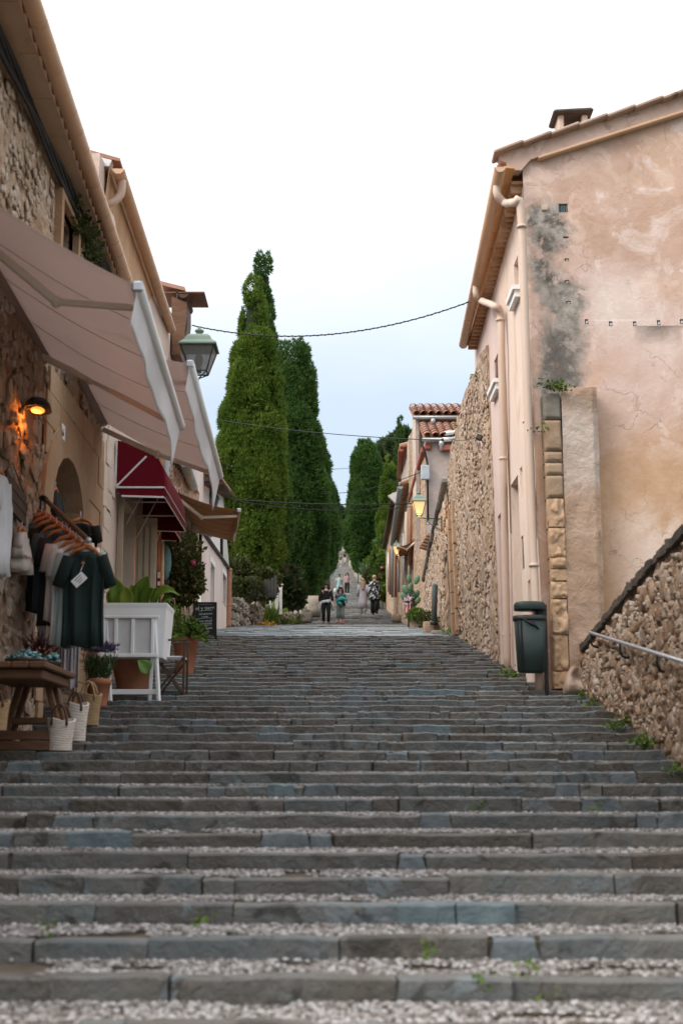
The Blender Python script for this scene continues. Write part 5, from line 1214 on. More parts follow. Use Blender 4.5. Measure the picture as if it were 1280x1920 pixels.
    for S_, h_, xs in ((S3, h3, ((747, 1030, 1110), (741, 1010, 1120))), (S4, h4, ((735, 1020, 1120), (731, 1030, 1115), (728, 1035, 1110)))):
        for x, y0, y1 in xs:
            m = MB(); m.tube([S_.at(x, y0, .12), S_.at(x, y1, .12)], .06, 6); m.build('downpipe', M[random.choice(['pipe_terra', 'pipe_cream', 'pipe_grey'])], h_)
right_row()
c = P(785, 953, 35.6); lantern(c, .68, True, 'nearest lit lantern glowing warm yellow on a scroll bracket on the ruined wall', (2.55, 35.7, c.z), 'grey_green')
c = P(743, 1031, 52.5); lantern(c, .56, True, 'small lit lantern glowing yellow beside the small brown awning', (2.62, 52.5, c.z), 'grey_green')
c = P(705, 1024, 80); lantern(c, .66, False, 'farthest unlit lantern with a green roof above the green shrubs', (2.6, 80, c.z), 'green_metal')
A0, A1, B0, B1 = P(777, 1012, 51.6), P(772, 1030, 54.6), P(746, 1024, 51.8), P(744, 1044, 54.8)
awning(A0, A1, B0, B1, 'small brown awning on the right between the two lit lanterns', [(lift(A0, -.1), P(762, 1030, 51.9), B0), (lift(A1, -.1), P(758, 1040, 54.6), B1)], M['brown'], M['brown'], valh=.5, n_seam=3)
# cameras, floodlight on the ruined wall
for x, y, lab in ((842, 812, 'upper white security camera on the ruined wall'), (838, 824, 'lower white security camera on the ruined wall')):
    p = P(x, y, 33.5); e = empty('security_camera', p, lab, 'camera', 'white security cameras')
    m = MB(); m.tube([p+Vector((-.11, -.06, -.02)), p+Vector((.08, .05, .02))], .055, 10); m.build('camera_body', M['white'], e)
    m = MB(); m.ell(p+Vector((-.115, -.065, -.02)), (.04, .04, .04)); m.build('lens', M['black'], e)
    m = MB(); m.tube([p+Vector((.05, .03, .0)), p+Vector((.12, .06, .05)), p+Vector((.2, .1, .06))], .03, 6); m.build('arm', M['white'], e)
p = RWQ.at(898, 820, .12); e = empty('floodlight', p, 'small black floodlight fixed to the ruined wall by a cable', 'floodlight')
m = MB(); m.box(p, (.12, .06, .10), Matrix.Rotation(.5, 3, 'Y'), .01); m.build('lamp_body', M['black'], e)
m = MB(); m.box(p+Vector((-.01, -.034, 0)), (.09, .01, .07), Matrix.Rotation(.5, 3, 'Y')); m.build('lens', M['glass'], e)
m = MB(); m.tube([p, RWQ.at(905, 830, .03)], .012, 5); m.build('bracket', M['black'], e)
m = MB(); m.tube([RWQ.at(845, 823, .06)*(1-t)+p*t+Vector((-.04, 0, -.05*math.sin(math.pi*t))) for t in np.linspace(0, 1, 8)], .008, 4); m.build('cable', M['cable'], e)

M['block_brown'] = mat('brown_block', [(.15, .10, .07), (.24, .17, .12), (.30, .23, .17)], 4, .95, .03, 14)
# planter stones, bollard, cactus
def gz(x, d): return ground(d)
def rough_box(name, c, sz, key, par, n=5, amp=.04):
    def ring(f):
        pass
    m = MB(); vs_ = []
    x, y, z = sz
    for k in range(4):
        zz = z*k/3
        for j in range(12):
            t = 2*math.pi*j/12; sx = math.copysign(abs(math.cos(t))**.4, math.cos(t)); sy = math.copysign(abs(math.sin(t))**.4, math.sin(t)); r = 1+amp*4*nz((sx*2+c[0]*3, sy*2+c[1], zz*3))-(.06 if k in (0, 3) else 0)
            vs_.append(Vector((c[0]+sx*x/2*r, c[1]+sy*y/2*r, c[2]+zz)))
    rings = [vs_[k*12:(k+1)*12] for k in range(4)]; m.loft(rings, True); return m.build(name, M[key], par)
for x, y0, y1, w, d, lab in ((783, 1150, 1186, 30, 43, 'tall rough stone trough with trailing yellow-green plants below the cactus'), (808, 1166, 1190, 30, 37.5, 'square brown stone block beside the dark bollard'), (824, 1183, 1190, 34, 35, 'low flat pale stone slab at the foot of the ruined wall'), (743, 1152, 1160, 18, 57, 'small brown stone block by the far right wall')):
    p = P(x, y1, d); s = d/F; e = empty('stone_trough' if y1-y0 > 30 else 'stone_block', p, lab, 'stone')
    rough_box('stone_body', (p.x, p.y, p.z-.15), (w*s, w*s*.9, (y1-y0)*s+.15), 'block_brown' if x != 824 else 'quoin_grey', e)
p = P(813, 1168, 37.2); e = empty('bollard', p, 'dark grey leaning bollard standing among the stones', 'bollard')
m = MB(); q = P(815, 1096, 37.3); m.tube([p, q-(q-p)*.03, q], [.075, .075, .06], 12); m.build('post', flat('bollard_grey', (.06, .075, .075)), e)
m = MB(); m.lathe(p, [(.10, -.05), (.10, .03), (.075, .04)], 12); m.build('collar', M['black'], e)
def cactus():
    b = P(771, 1160, 44.2); s = 44.2/F; e = empty('prickly_pear', b, 'prickly pear cactus with broad green pads above the stone trough', 'cactus')
    m = MB(); m.tube([b+Vector((0, 0, -.3)), b+Vector((0, 0, .3)), P(772, 1130, 44.2), P(770, 1110, 44.2)], [.13, .1, .09, .07], 8); m.build('stem', M['bark'], e)
    for x, y, h, w, a in ((767, 1086, 18, 10, -.15), (781, 1087, 17, 10, .3), (760, 1105, 17, 11, -.5), (757, 1118, 15, 11, -.7), (770, 1101, 16, 10, .1), (772, 1114, 16, 12, 0), (780, 1115, 18, 11, .4), (765, 1125, 15, 12, -.2), (777, 1128, 18, 12, .2), (783, 1126, 13, 9, .5), (758, 1122, 10, 10, -.9)):
        p = P(x, y, 44.2+U(-.25, .25)); Mx = Matrix.Rotation(a, 3, 'Y') @ Matrix.Rotation(U(-.7, .7), 3, 'Z')
        m = MB(); m.ell(p, (w*s*.55, .05, h*s*.55), 12, 8, Mx); m.build('pad', M['cactus'], e)
    return e
cactus()
e = empty('towel', P(764, 1142, 43.9), 'red and white striped cloth hung beside the cactus', 'cloth')
for k in range(6):
    a = P(760+k*1.6, 1131, 43.9); b = P(758.5+k*1.6, 1152, 43.9); m = MB(); w = 1.6*44/F
    m.sheet(lambda u, v: (a+(b-a)*v+Vector((w*u, .03*math.sin((k+u)*2), 0)), Vector((0, -1, 0))), 2, 5, .01); m.build('stripe', flat('stripe_red', (.55, .06, .08)) if k % 2 == 0 else flat('stripe_white', (.7, .62, .62)), e)
p = P(766, 1123, 43.8); e = empty('flower_bunch', p, 'pale pink artificial flower bunch on the cactus', 'flowers')
leaf_cloud([p+Vector((random.gauss(0, .06), random.gauss(0, .05), random.gauss(0, .06))) for _ in range(60)], .09, mats=flat('pale_petal', (.6, .42, .5)), name='petals', parent=e)
for (x, y, d, n, lab, mk, sp, sz) in ((858, 1190, 33.4, 60, 'bright green weed clump at the foot of the ruined wall', 'leaf', .12, .12), (846, 1186, 33.9, 36, 'smaller weed clump left of the bright green one at the wall foot', 'leaf', .1, .11), (880, 1204, 30.5, 20, 'flat weed on a step edge by the ruined wall', 'leaf', .1, .08), (893, 1226, 28, 22, 'weed on the step below the first wall weeds', 'leaf', .09, .08), (944, 1265, 22.9, 34, 'yellow-green weed at the foot of the left downpipe', 'grass', .1, .09), (962, 1271, 22.2, 34, 'green weed between the downpipe and the bin', 'leaf', .09, .09)):
    weed(x, y, d, n, sz, mk, lab, sp)
for x, y, d, n, lab in ((1088, 1306, 19.4, 26, 'weed at the upper end of the rubble wall foot'), (1100, 1322, 18.3, 20, 'second weed down along the rubble wall foot'), (1160, 1362, 15.7, 40, 'leafy weed halfway along the rubble wall foot'), (1212, 1396, 14.3, 40, 'larger leafy weed near the lower part of the rubble wall'), (1268, 1450, 12.8, 26, 'yellowish weed at the nearest part of the rubble wall')):
    weed(x, y, d, n, .09, 'leaf', lab, .07)
for x, y, lab in ((895, 1512, 'small weed on a step riser left of the other riser weed'), (1117, 1515, 'small weed on a step riser right of the other riser weed'), (1035, 1882, 'weed at the foot of the bottom riser on the right'), (905, 1845, 'weed at a joint on the bottom step'), (792, 1785, 'weed in the face of the second riser'), (385, 1723, 'weed on the third riser in the middle left'), (87, 1740, 'tiny yellow weed among cobbles on the left'), (985, 1815, 'yellowish moss weed among cobbles on the right')):
    e_ = math.tan(PITCH+math.atan((960-y)/F)); d = 2.0/(.164-e_)*.98
    i = min(range(0, 30), key=lambda i: abs(step_d(i)-d)); d = step_d(i)-.03; p = P(x, y, d); p.z = max(p.z, step_z(i-1)); weed(0, 0, p=p, n=16, size=.035, m='leaf', label=lab, spread=.022)
# ---------------------------------------------------------------- shop goods on the left
def T(px, py, d): return P(px, py, d)
def floor_at(x, d):
    i = int(math.floor((d-D0)/T0)); return step_z(i)
POLE_A, POLE_B = P(75, 932, 16.0), P(166, 1013, 14.6); POLE_A.x = -3.42
e = empty('clothes_pole', POLE_A, 'wooden pole slanting out from the shop wall that carries the hanging shirts', 'clothes rail')
m = MB(); m.tube([POLE_A, POLE_B], .026, 10); m.build('pole', M['wood'], e)
m = MB(); m.box(POLE_A+Vector((-.02, 0, 0)), (.04, .14, .3), bev=.01); m.tube([POLE_A, POLE_A+(POLE_B-POLE_A)*.08], .034, 10); m.build('wall_plate', M['black'], e)
m = MB(); m.ell(POLE_B, (.034, .034, .034)); m.build('pole_end', M['steel'], e)
PD = (POLE_B-POLE_A).normalized()
SLV = .30
def shirt(c, right, fwd, w, L, key, label, sleeve=.24, long_=False, collar=False, hanger=True, tagged=False, group='shirts hanging on the pole', wr=1.0, cat='shirt', slw=.10):
    "c: hook point; the shirt hangs below it, spread along right, facing fwd"
    c = Vector(c); r = Vector(right).normalized(); f = Vector(fwd); f = (f-r*f.dot(r)); f.z = 0; f.normalize(); z = Vector((0, 0, 1))
    r = z.cross(f)*-1 if False else f.cross(z)
    E = empty('shirt', c, label, cat, group); top = -.13
    n = 72; rings = []; sd = U(0, 9)
    rows = [(0, .16*w, .05), (-.03, .34*w, .055), (-.07, .47*w, .05), (-.16, .52*w, .055), (-.30, .50*w, .07), (-.5*L-.05, .49*w, .075), (-.75*L-.04, .50*w, .08), (-L, .52*w, .085)]
    if tagged: rows = rows
    for zz, hw, t in rows:
        ring = []
        for k in range(n):
            a = 2*math.pi*k/n; ca, sa = math.cos(a), math.sin(a); dep = min(1, -zz/.3)
            fold = wr*(.030*dep*math.sin(ca*10+sd+math.sin(zz*4+sd)*.9)+.014*dep*math.sin(ca*23+sd*2+zz*3)+.02*nz((ca*2+sd, zz*5, sa)))
            x = hw*math.copysign(abs(ca)**.7, ca); y = t*math.copysign(abs(sa)**.8, sa)+fold
            ring.append(c+r*x+f*y+z*(zz+top+(.015*math.sin(ca*7+sd) if zz == -L else 0)))
        rings.append(ring)
    m = MB(); m.loft(rings, True)
    for s in (-1, 1):
        a = c+r*(s*.40*w)+z*(top-.07); le = sleeve if not long_ else L*.8; dr = (r*(s*(.30 if collar else .16))-z*(.92)).normalized()
        b = a+dr*le; m.tube([a-dr*.03, a+dr*le*.35, b], [slw*.95, slw, slw*1.0], 12, True, .62)
    m.build('garment', M[key], E)
    if collar:
        m = MB(); q = []
        for rr, zz in ((.10, -.035), (.085, .02), (.075, .02), (.09, -.03)): q.append([c+r*(rr*math.cos(t)*1.05)+f*(rr*math.sin(t)*.75)+z*(top+zz+.01*math.sin(t)*-1.5) for t in np.linspace(0, 2*math.pi, 16, endpoint=False)])
        m.loft(q, False); m.build('collar', M[key], E)
        m = MB(); m.bar(c+f*.078+z*(top-.03), c+f*.088+z*(top-.2), .035, .006); m.build('placket', M[key], E)
    if hanger:
        m = MB(); m.tube([c+z*.02, c-z*.04, c-z*.09], .006, 6); h = m.build('hanger_hook', M['steel'], E)
        m = MB()
        for s in (-1, 1): m.tube([c-z*.07, c+r*(s*.10)-z*.10, c+r*(s*.40*w)-z*.18], [.022, .022, .014], 8)
        m.build('hanger', M['wood_red'], E)
    if tagged:
        p = c+r*.03+f*.13+z*(top-.30); Mx = Matrix((r, f, z)).transposed() @ Matrix.Rotation(.75, 3, 'Y'); m = MB(); m.box(p, (.15, .004, .095), Mx); m.build('price_tag', M['white'], E)
        m = MB(); m.tube([c+f*.09+z*(top-.14), p+Vector((0, 0, .06))], .003, 4); m.build('tag_string', M['white'], E)
        m = MB()
        for k in range(3): m.box(p+Mx @ Vector((0, .004, .024-.024*k)), (.09-.02*k, .002, .006), Mx)
        m.build('tag_print', M['cable'], E)
        m = MB(); m.box(c+f*.10+z*(top-.12), (.03, .01, .03), Mx); m.build('brand_tab', M['wood_red'], E)
    return E
def cl(n, a, b): M[n] = mat(n, [a, b], 3, .92, .002, 120)
cl('c_black', (.012, .012, .013), (.018, .018, .02)); cl('c_char', (.022, .022, .025), (.034, .034, .038)); cl('c_slate', (.055, .075, .095), (.075, .10, .12)); cl('c_green', (.012, .024, .022), (.018, .034, .030))
cl('c_white', (.58, .57, .57), (.66, .65, .66)); cl('c_cream', (.50, .43, .39), (.58, .51, .47)); cl('c_teal', (.30, .40, .42), (.38, .48, .50)); cl('c_mauve', (.40, .36, .39), (.47, .43, .46))
fw = Vector((PD.x*.65+.12, PD.y, 0))
specs = [(.12, 'c_black', .98, 'long black shirt hanging nearest the wall end of the pole', 0), (.20, 'c_char', 1.0, 'charcoal shirt hanging second from the wall end of the pole', 0), (.28, 'c_slate', .62, 'short slate blue shirt among the dark ones on the pole', 0), (.36, 'c_black', .95, 'black shirt hanging between the two slate blue shirts', 0), (.47, 'c_slate', .88, 'long slate blue shirt in the middle of the pole', 0), (.57, 'c_char', .98, 'dark charcoal shirt hanging beside the cream one', 0), (.70, 'c_cream', .86, 'cream shirt hanging behind the white one', 0), (.80, 'c_white', 1.04, 'white shirt showing below the green polo', 0), (.89, 'c_teal', 1.02, 'pale bluish shirt directly behind the dark green polo', 0)]
for t, key, L, lab, _ in specs:
    c = POLE_A+(POLE_B-POLE_A)*t-Vector((.13*(1-t), 0, .03)); shirt(c, None or (1, 0, 0), Vector((.72, -.70, 0)), .46+U(-.02, .03), L, key, lab, sleeve=.27)
shirt(POLE_B-PD*.09-Vector((0.0, 0, .03)), (1, 0, 0), fw, .43, .98, 'c_green', 'dark green polo shirt with pale price tag at the front of the pole', sleeve=.30, collar=True, tagged=True)
fwx = Vector((1, -.35, 0))
shirt(L1.at(42, 976, .12), (0, 1, 0), fwx, .36, .42, 'c_cream', 'small cream baby shirt hung on the rubble wall', sleeve=.12, hanger=True, group='garments hung on the shop wall', slw=.07)
shirt(L1.at(3, 870, .12), (0, 1, 0), fwx, .42, .98, 'c_white', 'white shirt hung on the wall at the left picture edge', sleeve=.3, hanger=True, group='garments hung on the shop wall')
shirt(L1.at(105, 905, .02), (0, 1, 0), fwx, .5, .55, 'c_char', 'dark shirt hanging inside the arched shop door', sleeve=.25, group='garments hung on the shop wall')
shirt(P(152, 962, 16.6), (1, 0, 0), (.5, -1, 0), .42, .16, 'c_black', 'short black top hung behind the pole beside the arched door', sleeve=.16, group='garments hung on the shop wall')
def drape(px0, px1, y0, y1, d, key, label, cat='cloth', name='hanging_cloth'):
    a, b = P(px0, y0, d), P(px1, y0, d); zb = P(px0, y1, d).z; E = empty(name, (a+b)/2, label, cat)
    m = MB(); m.sheet(lambda u, v: (a*(1-u)+b*u+Vector((0, .03*math.sin(u*16)*v+.015*math.sin(u*37), (zb-a.z)*v+.02*math.sin(u*9)*v)), Vector((0, -1, 0))), 24, 8, .012); m.build('garment', M[key], E); return E
drape(112, 150, 1195, 1292, 15.6, 'c_mauve', 'pale mauve trousers hanging behind the table goods', 'trousers', 'trousers')
drape(74, 88, 1160, 1212, 15.8, 'c_mauve', 'narrow pale garment hanging below the black shirts', 'garment', 'garment')
def table():
    x0, x1, d0, d1, zt = -3.4, -2.73, 13.2, 14.7, 3.12
    E = empty('trestle_table', ((x0+x1)/2, 13.9, floor_at(0, 13.9)), 'dark wooden trestle table with decorations in front of the rubble wall', 'table')
    for k in range(4):
        m = MB(); w = (x1-x0)/4; m.box((x0+w*(k+.5), (d0+d1)/2, zt-.03), (w-.006, d1-d0+U(-.02, .02), .06), bev=.012); m.build('top_plank', M['wood'], E)
    m = MB(); m.box(((x0+x1)/2, (d0+d1)/2, zt-.11), (x1-x0-.1, d1-d0-.2, .09), bev=.01); m.build('apron', M['wood'], E)
    for d in (14.28, 14.6):
        for s in (-1, 1):
            m = MB(); cx = (x0+x1)/2; m.bar((cx+s*.12, d, zt-.08), (cx+s*.32, d, floor_at(0, d)), .07, .06, bev=.01); m.build('leg', M['wood'], E)
        m = MB(); m.bar((x0+.1, d, zt-.5), (x1-.1, d, zt-.5), .05, .06); m.build('brace', M['wood'], E)
    c = empty('wooden_crate', (-3.15, 14.15, floor_at(0, 14.15)), 'low brown wooden crate under the trestle table', 'crate')
    z = step_z(11)
    for k in range(2):
        m = MB(); m.box((-3.2, 14.13, z+.05+k*.1), (.66, .03, .09), bev=.006); m.build('front_board', M['wood'], c)
    for x in (-3.52, -2.88):
        m = MB(); m.box((x, 14.34, z+.1), (.03, .40, .19), bev=.006); m.build('side_board', M['wood'], c)
    m = MB(); m.box((-3.2, 14.34, z+.06), (.62, .38, .02)); m.build('base_board', M['wood'], c)
    tg = mat('teal_glass', [(.02, .05, .04), (.03, .12, .14), (.08, .26, .30), (.30, .38, .30)], 12, .15, rnd='object', rw=.7, spec=.6)
    for (x, y, d, n, r0, lab) in ((48, 1240, 13.6, 70, .2, 'long heap of teal and green glass ornaments on the wooden table'), (97, 1242, 13.9, 36, .11, 'small heap of teal glass ornaments at the table end')):
        p = P(x, y, d); p.z = zt; g = empty('glass_ornaments', p, lab, 'ornament')
        m = MB(); m.lathe(p, [(r0*.7, 0), (r0, .04), (r0*.96, .05), (r0*.6, .015)], 16); m.build('dish', M['darkwood'], g)
        for k in range(n):
            a, r = U(0, 6.3), r0*.8*math.sqrt(random.random()); m = MB(); s = U(.012, .024); q = p+Vector((r*math.cos(a), r*math.sin(a), .05+.09*(1-(r/r0)**2)*random.random())); m.ell(q, (s, s*1.3, s*.8), 7, 5, Matrix.Rotation(U(0, 3), 3, 'Z')); m.build('glass_piece', tg, g)
table()
p = P(78, 1222, 15.2); e = empty('dried_flowers', p, 'dark red dried flower bunch behind the table', 'flowers')
pts = []; out = []
for k in range(90):
    a = U(0, 6.3); r = U(0, .16); pts.append(p+Vector((r*math.cos(a), r*math.sin(a)*.6, U(-.05, .08)))); out.append((r*math.cos(a)*3, r*math.sin(a), .7))
leaf_cloud(pts, .16, shape='blade', out=out, mats=flat('dried_red', (.10, .018, .02)), name='stems', parent=e)
m = MB(); m.lathe(p+Vector((0, 0, -.32)), [(.07, 0), (.1, .15), (.09, .3)], 12); m.build('vase', M['darkwood'], e)
def basket(px, yb, yt, w, d, key, hk, label):
    p = P(px, yb, d); s = d/F*1.0; z = floor_at(p.x, d); H = (yb-yt)*s; p.z = z if abs(z-p.z) < .2 else p.z; R = w*s/2; E = empty('woven_basket', p, label, 'basket', 'woven baskets by the table')
    prof = []; nb = 13
    for k in range(nb*3+1):
        t = k/(nb*3); r = R*(.78+.24*t-.05*math.sin(t*3.1)); prof.append((r+.008*abs(math.sin(t*nb*math.pi)), H*t))
    prof = [(R*.6, 0)]+prof+[(prof[-1][0]-.02, H), (R*.7, H*.1)]
    m = MB(); rings = []
    for r, zz in prof: rings.append([p+Vector((r*math.cos(t)*(1+.015*math.sin(t*22)), r*.8*math.sin(t)*(1+.015*math.sin(t*22)), zz+.02*math.sin(t*2)*(zz/H))) for t in np.linspace(0, 2*math.pi, 44, endpoint=False)])
    m.loft(rings); m.build('basket_body', key, E)
    for s_ in (-1, 1):
        m = MB(); m.tube([p+Vector((R*.55*math.cos(t), s_*R*.72, H*.80+R*1.5*math.sin(t))) for t in np.linspace(0, math.pi, 12)], .013, 7); m.build('handle', hk, E)
    return E
straw = mat('straw_pale', [(.46, .38, .31), (.60, .52, .45), (.66, .60, .54)], 14, .9, .006, 60, stretch=(1, 1, 3)); straw2 = mat('straw_tan', [(.30, .19, .10), (.42, .28, .15)], 14, .9, .006, 60, stretch=(1, 1, 3)); leather = flat('leather', (.09, .04, .025), .6)
basket(113, 1407, 1350, 52, 14.2, straw, leather, 'front white woven basket with dark leather handles')
basket(141, 1392, 1322, 46, 14.85, straw, leather, 'taller white woven basket behind the front white one')
basket(166, 1362, 1304, 46, 16.15, straw2, straw2, 'tan woven basket with tan handles behind the white baskets')
basket(-4, 1370, 1316, 40, 13.2, straw2, leather, 'tan basket with long brown handle at the left picture edge')

def pot(px, yb, yt, w, d, label, key='terra', name='plant_pot', cat='pot', group='terracotta pots by the shop'):
    p = P(px, yb, d); s = d/F*1.02; H = (yb-yt)*s; R = w*s/2; E = empty(name, p, label, cat, group)
    m = MB(); m.lathe(p, [(R*.66, -.03), (R*.68, 0), (R*.94, H*.78), (R, H*.79), (R*1.02, H*.98), (R*.98, H), (R*.88, H), (R*.84, H*.85)], 24); m.build('pot', M[key], E)
    m = MB(); m.lathe(p, [(R*.86, H*.86), (R*.4, H*.9)], 16); m.build('soil', M['soil'], E)
    return E, p, H, R
E_, p, H, R = pot(184, 1322, 1275, 46, 17.2, 'small terracotta pot of lavender beside the white planter', name='lavender_pot', cat='potted plant')
pts = []; out = []; fl = []; fo = []
for k in range(900):
    a, r = U(0, 6.3), R*.9*math.sqrt(random.random()); q = p+Vector((r*math.cos(a), r*math.sin(a), H)); o = Vector((r*math.cos(a)*.6, r*math.sin(a)*.6, .33)); t = random.random()
    pts.append(q+o*t*.75); out.append(o)
    if k % 4 == 0: fl.append(q+o*U(1.0, 1.25)); fo.append(o)
leaf_cloud(pts, .09, shape='blade', out=out, up=.25, mats=leafm('lavender_leaf', [(.03, .055, .015), (.06, .095, .025)]), name='leaves', parent=E_)
leaf_cloud(fl, .04, shape='tuft', out=fo, up=.2, mats=M['lavender'], name='flowers', parent=E_)
pot(248, 1292, 1232, 82, 19.6, 'large terracotta pot under the white planter', group='terracotta pots by the shop')
def broad_leaf(par, base, tip, w, sag=.1, key='bigleaf'):
    base, tip = Vector(base), Vector(tip); d = tip-base; L = d.length; side = d.cross(Vector((0, -.8, .6))); side.normalize(); n = side.cross(d).normalized()
    def f(u, v):
        wv = w*(math.sin(math.pi*min(1, (v**.8)*.96+.04))**.9)*(1-.45*v)*1.25; x = (u-.5)*2
        return base+d*v+Vector((0, 0, sag*math.sin(math.pi*v)))+side*(x*wv)+n*(abs(x)*wv*.35), n
    m = MB(); m.sheet(f, 6, 12, .006); return m.build('leaf', M[key], par)
def planter():
    d = 19.0; s = d*1.01/F; z = floor_at(0, 19.0); E = empty('white_planter', (-2.75, 19.2, z), 'white wooden planter trough on A-shaped legs with panelled front', 'planter')
    X = lambda px: (px-640)*s
    zy = lambda py: P(250, py, d).z
    x0, x1 = X(192), X(313)
    m = MB(); rings = []
    for yy, k in ((1232, .90), (1140, 1.0), (1133, 1.03), (1130, 1.03)):
        cx, cy = (x0+x1)/2, 19.45; hx, hy = (x1-x0)/2*(k if yy > 1140 else k), .42*k; rings.append([Vector((cx+a*hx, cy+b*hy, zy(yy))) for a, b in ((-1, -1), (1, -1), (1, 1), (-1, 1))])
    rings += [[Vector((cx+a*hx*.93, cy+b*hy*.9, zy(1134))) for a, b in ((-1, -1), (1, -1), (1, 1), (-1, 1))]]
    m.loft(rings, True, False); m.build('trough', M['white'], E)
    yf = 18.96
    pf = [(196, 302, 1155, 1160), (196, 302, 1226, 1233)]
    for a, b, c, e_ in pf:
        m = MB(); m.box(((X(a)+X(b))/2, yf, (zy(c)+zy(e_))/2), (X(b)-X(a), .05, abs(zy(c)-zy(e_))), bev=.006); m.build('rail', M['white'], E)
    for x in (198, 222, 253, 290):
        m = MB(); m.box((X(x), yf+.005, (zy(1160)+zy(1226))/2), (.045, .04, zy(1160)-zy(1226)), bev=.006); m.build('stile', M['white'], E)
    for k, (x0_, x1_) in enumerate(((200, 220), (225, 251), (256, 287))):
        m = MB(); m.box(((X(x0_)+X(x1_))/2, yf+.03, (zy(1160)+zy(1226))/2), (X(x1_)-X(x0_)+.03, .02, zy(1160)-zy(1226))); m.build('panel', flat('panel_grey', (.60, .59, .59)), E)
    zg = floor_at(0, 18.9)-.02
    for sx in (X(292), X(203)):
        for (dx, dy) in ((.10, -.02), (-.08, .25)):
            m = MB(); m.bar((sx, 19.0, zy(1160)), (sx+dx*.9, 18.98+dy, zg), .05, .045, bev=.006); m.build('leg', M['white'], E)
    m = MB(); m.box(((X(205)+X(298))/2, 19.05, zy(1297)), (X(298)-X(205), .05, .07), bev=.006); m.build('stretcher', M['white'], E)
    # leaves
    S = empty('broad_leaf_plant', (-2.75, 19.4, zy(1140)), 'broad leaved green plant growing in the white planter', 'plant')
    for bx, tx, ty, w, sag in ((225, 214, 1082, .12, .05), (238, 236, 1100, .10, .05), (262, 278, 1079, .13, .06), (250, 262, 1100, .10, .04), (280, 338, 1118, .09, .16), (240, 200, 1120, .10, .12), (285, 312, 1108, .09, .1), (268, 290, 1104, .1, .08), (230, 222, 1110, .11, .06), (255, 246, 1096, .1, .05), (300, 326, 1128, .07, .08), (215, 204, 1108, .1, .08)):
        dd = 19.3+U(-.2, .2); broad_leaf(S, P(bx, 1140, dd), P(tx, ty, dd-.1), w, sag)
    broad_leaf(S, P(278, 1262, 18.95), P(258, 1238, 18.9), .10, .02)
planter()
def chair():
    d = 19.75; z = floor_at(0, 19.7); c = P(320, 1300, d); c.z = z; E = empty('folding_chair', c, 'dark wooden folding chair with white seat behind the white planter', 'chair')
    zs = P(320, 1234, d).z
    for y in (-.2, .2):
        for s in (-1, 1):
            m = MB(); m.bar(c+Vector((s*.2, y, 0)), Vector((c.x-s*.2, c.y+y, zs)), .035, .03, bev=.005); m.build('leg', M['darkwood'], E)
    for s in (-1, 1):
        m = MB(); m.bar(c+Vector((.2, s*.22, 0)), Vector((c.x+.2, c.y+s*.22, zs+.22)), .035, .03, bev=.005); m.build('arm_post', M['darkwood'], E)
        m = MB(); m.bar(Vector((c.x-.22, c.y+s*.22, zs+.23)), Vector((c.x+.24, c.y+s*.22, zs+.23)), .04, .025, bev=.005); m.build('armrest', M['darkwood'], E)
    m = MB(); m.box((c.x-.02, c.y, zs), (.44, .42, .025), bev=.008); m.build('seat', M['cloth_white'], E)
chair()
E_, p, H, R = pot(347, 1262, 1196, 46, 23.2, 'tall terracotta pot with bushy fern near the chalkboard', name='fern_pot', cat='potted plant')
pts = []; out = []
for k in range(95):
    a = U(0, 6.3); el = U(.1, 1.35); L = U(.3, .6)*(1.25 if math.cos(a) < 0 else .62); dr = Vector((math.cos(a)*math.cos(el), math.sin(a)*math.cos(el), math.sin(el)))
    q = p+Vector((R*.5*math.cos(a), R*.5*math.sin(a), H))
    for j in range(14):
        t = j/13; c = q+dr*L*t-Vector((0, 0, .45*L*t*t*math.cos(el)))
        sd = dr.cross(Vector((0, 0, 1))).normalized()
        for s in (-1, 1): pts.append(c); out.append(sd*s+dr*.5)
leaf_cloud(pts, .065, shape='leaf', out=out, up=.2, mats=M['leaf'], name='fronds', parent=E_)
def chalkboard():
    d = 31.4; p = P(384, 1196, d); s = d*1.0/F; E = empty('chalkboard', p, 'black A-frame chalkboard with white handwriting beside the fern pot', 'sign')
    w = 43*s; h = 66*s; R = Matrix.Rotation(.10, 3, 'X'); n = R @ Vector((0, -1, 0))
    m = MB(); m.box(p+R @ Vector((0, 0, h*.53)), (w*.9, .02, h*.84), R); m.build('board', flat('chalk_black', (.018, .026, .025)), E)
    for x in (-1, 1):
        m = MB(); m.box(p+R @ Vector((x*w*.47, -.003, h*.5)), (.05, .04, h), R, .008); m.build('frame_post', M['black'], E)
        m = MB(); m.bar(p+R @ Vector((x*w*.42, .05, h*.97)), p+Vector((x*w*.42, .45, 0)), .04, .03); m.build('rear_leg', M['black'], E)
    for z in (.985, .09):
        m = MB(); m.box(p+R @ Vector((0, -.005, h*z)), (w*1.02, .045, .05), R, .008); m.build('frame_rail', M['black'], E)
    ck = flat('chalk', (.55, .62, .62), .9); r = Vector((1, 0, .06)); u = R @ Vector((0, 0, 1))
    for txt, z, sz, dx in (('sol y tierra', .80, .115, 0), ('delicatessen', .66, .062, .02), ('y mas', .58, .062, 0), ('muy special', .46, .062, .02), ('ensaimadas', .39, .058, .03), ('Ice cream', .24, .085, 0), ('to go', .15, .07, .03)):
        font(txt, 'lettering', ck, sz, p+R @ Vector((dx, -.014, h*z)), r, u, E, .001)
    for z in (.75, .535, .335):
        m = MB(); m.tube([p+R @ Vector((-w*.28+w*.6*t, -.014, h*z+.012*math.sin(t*3)+.02*t)) for t in np.linspace(0, 1, 8)], .004, 4); m.build('chalk_line', ck, E)
chalkboard()
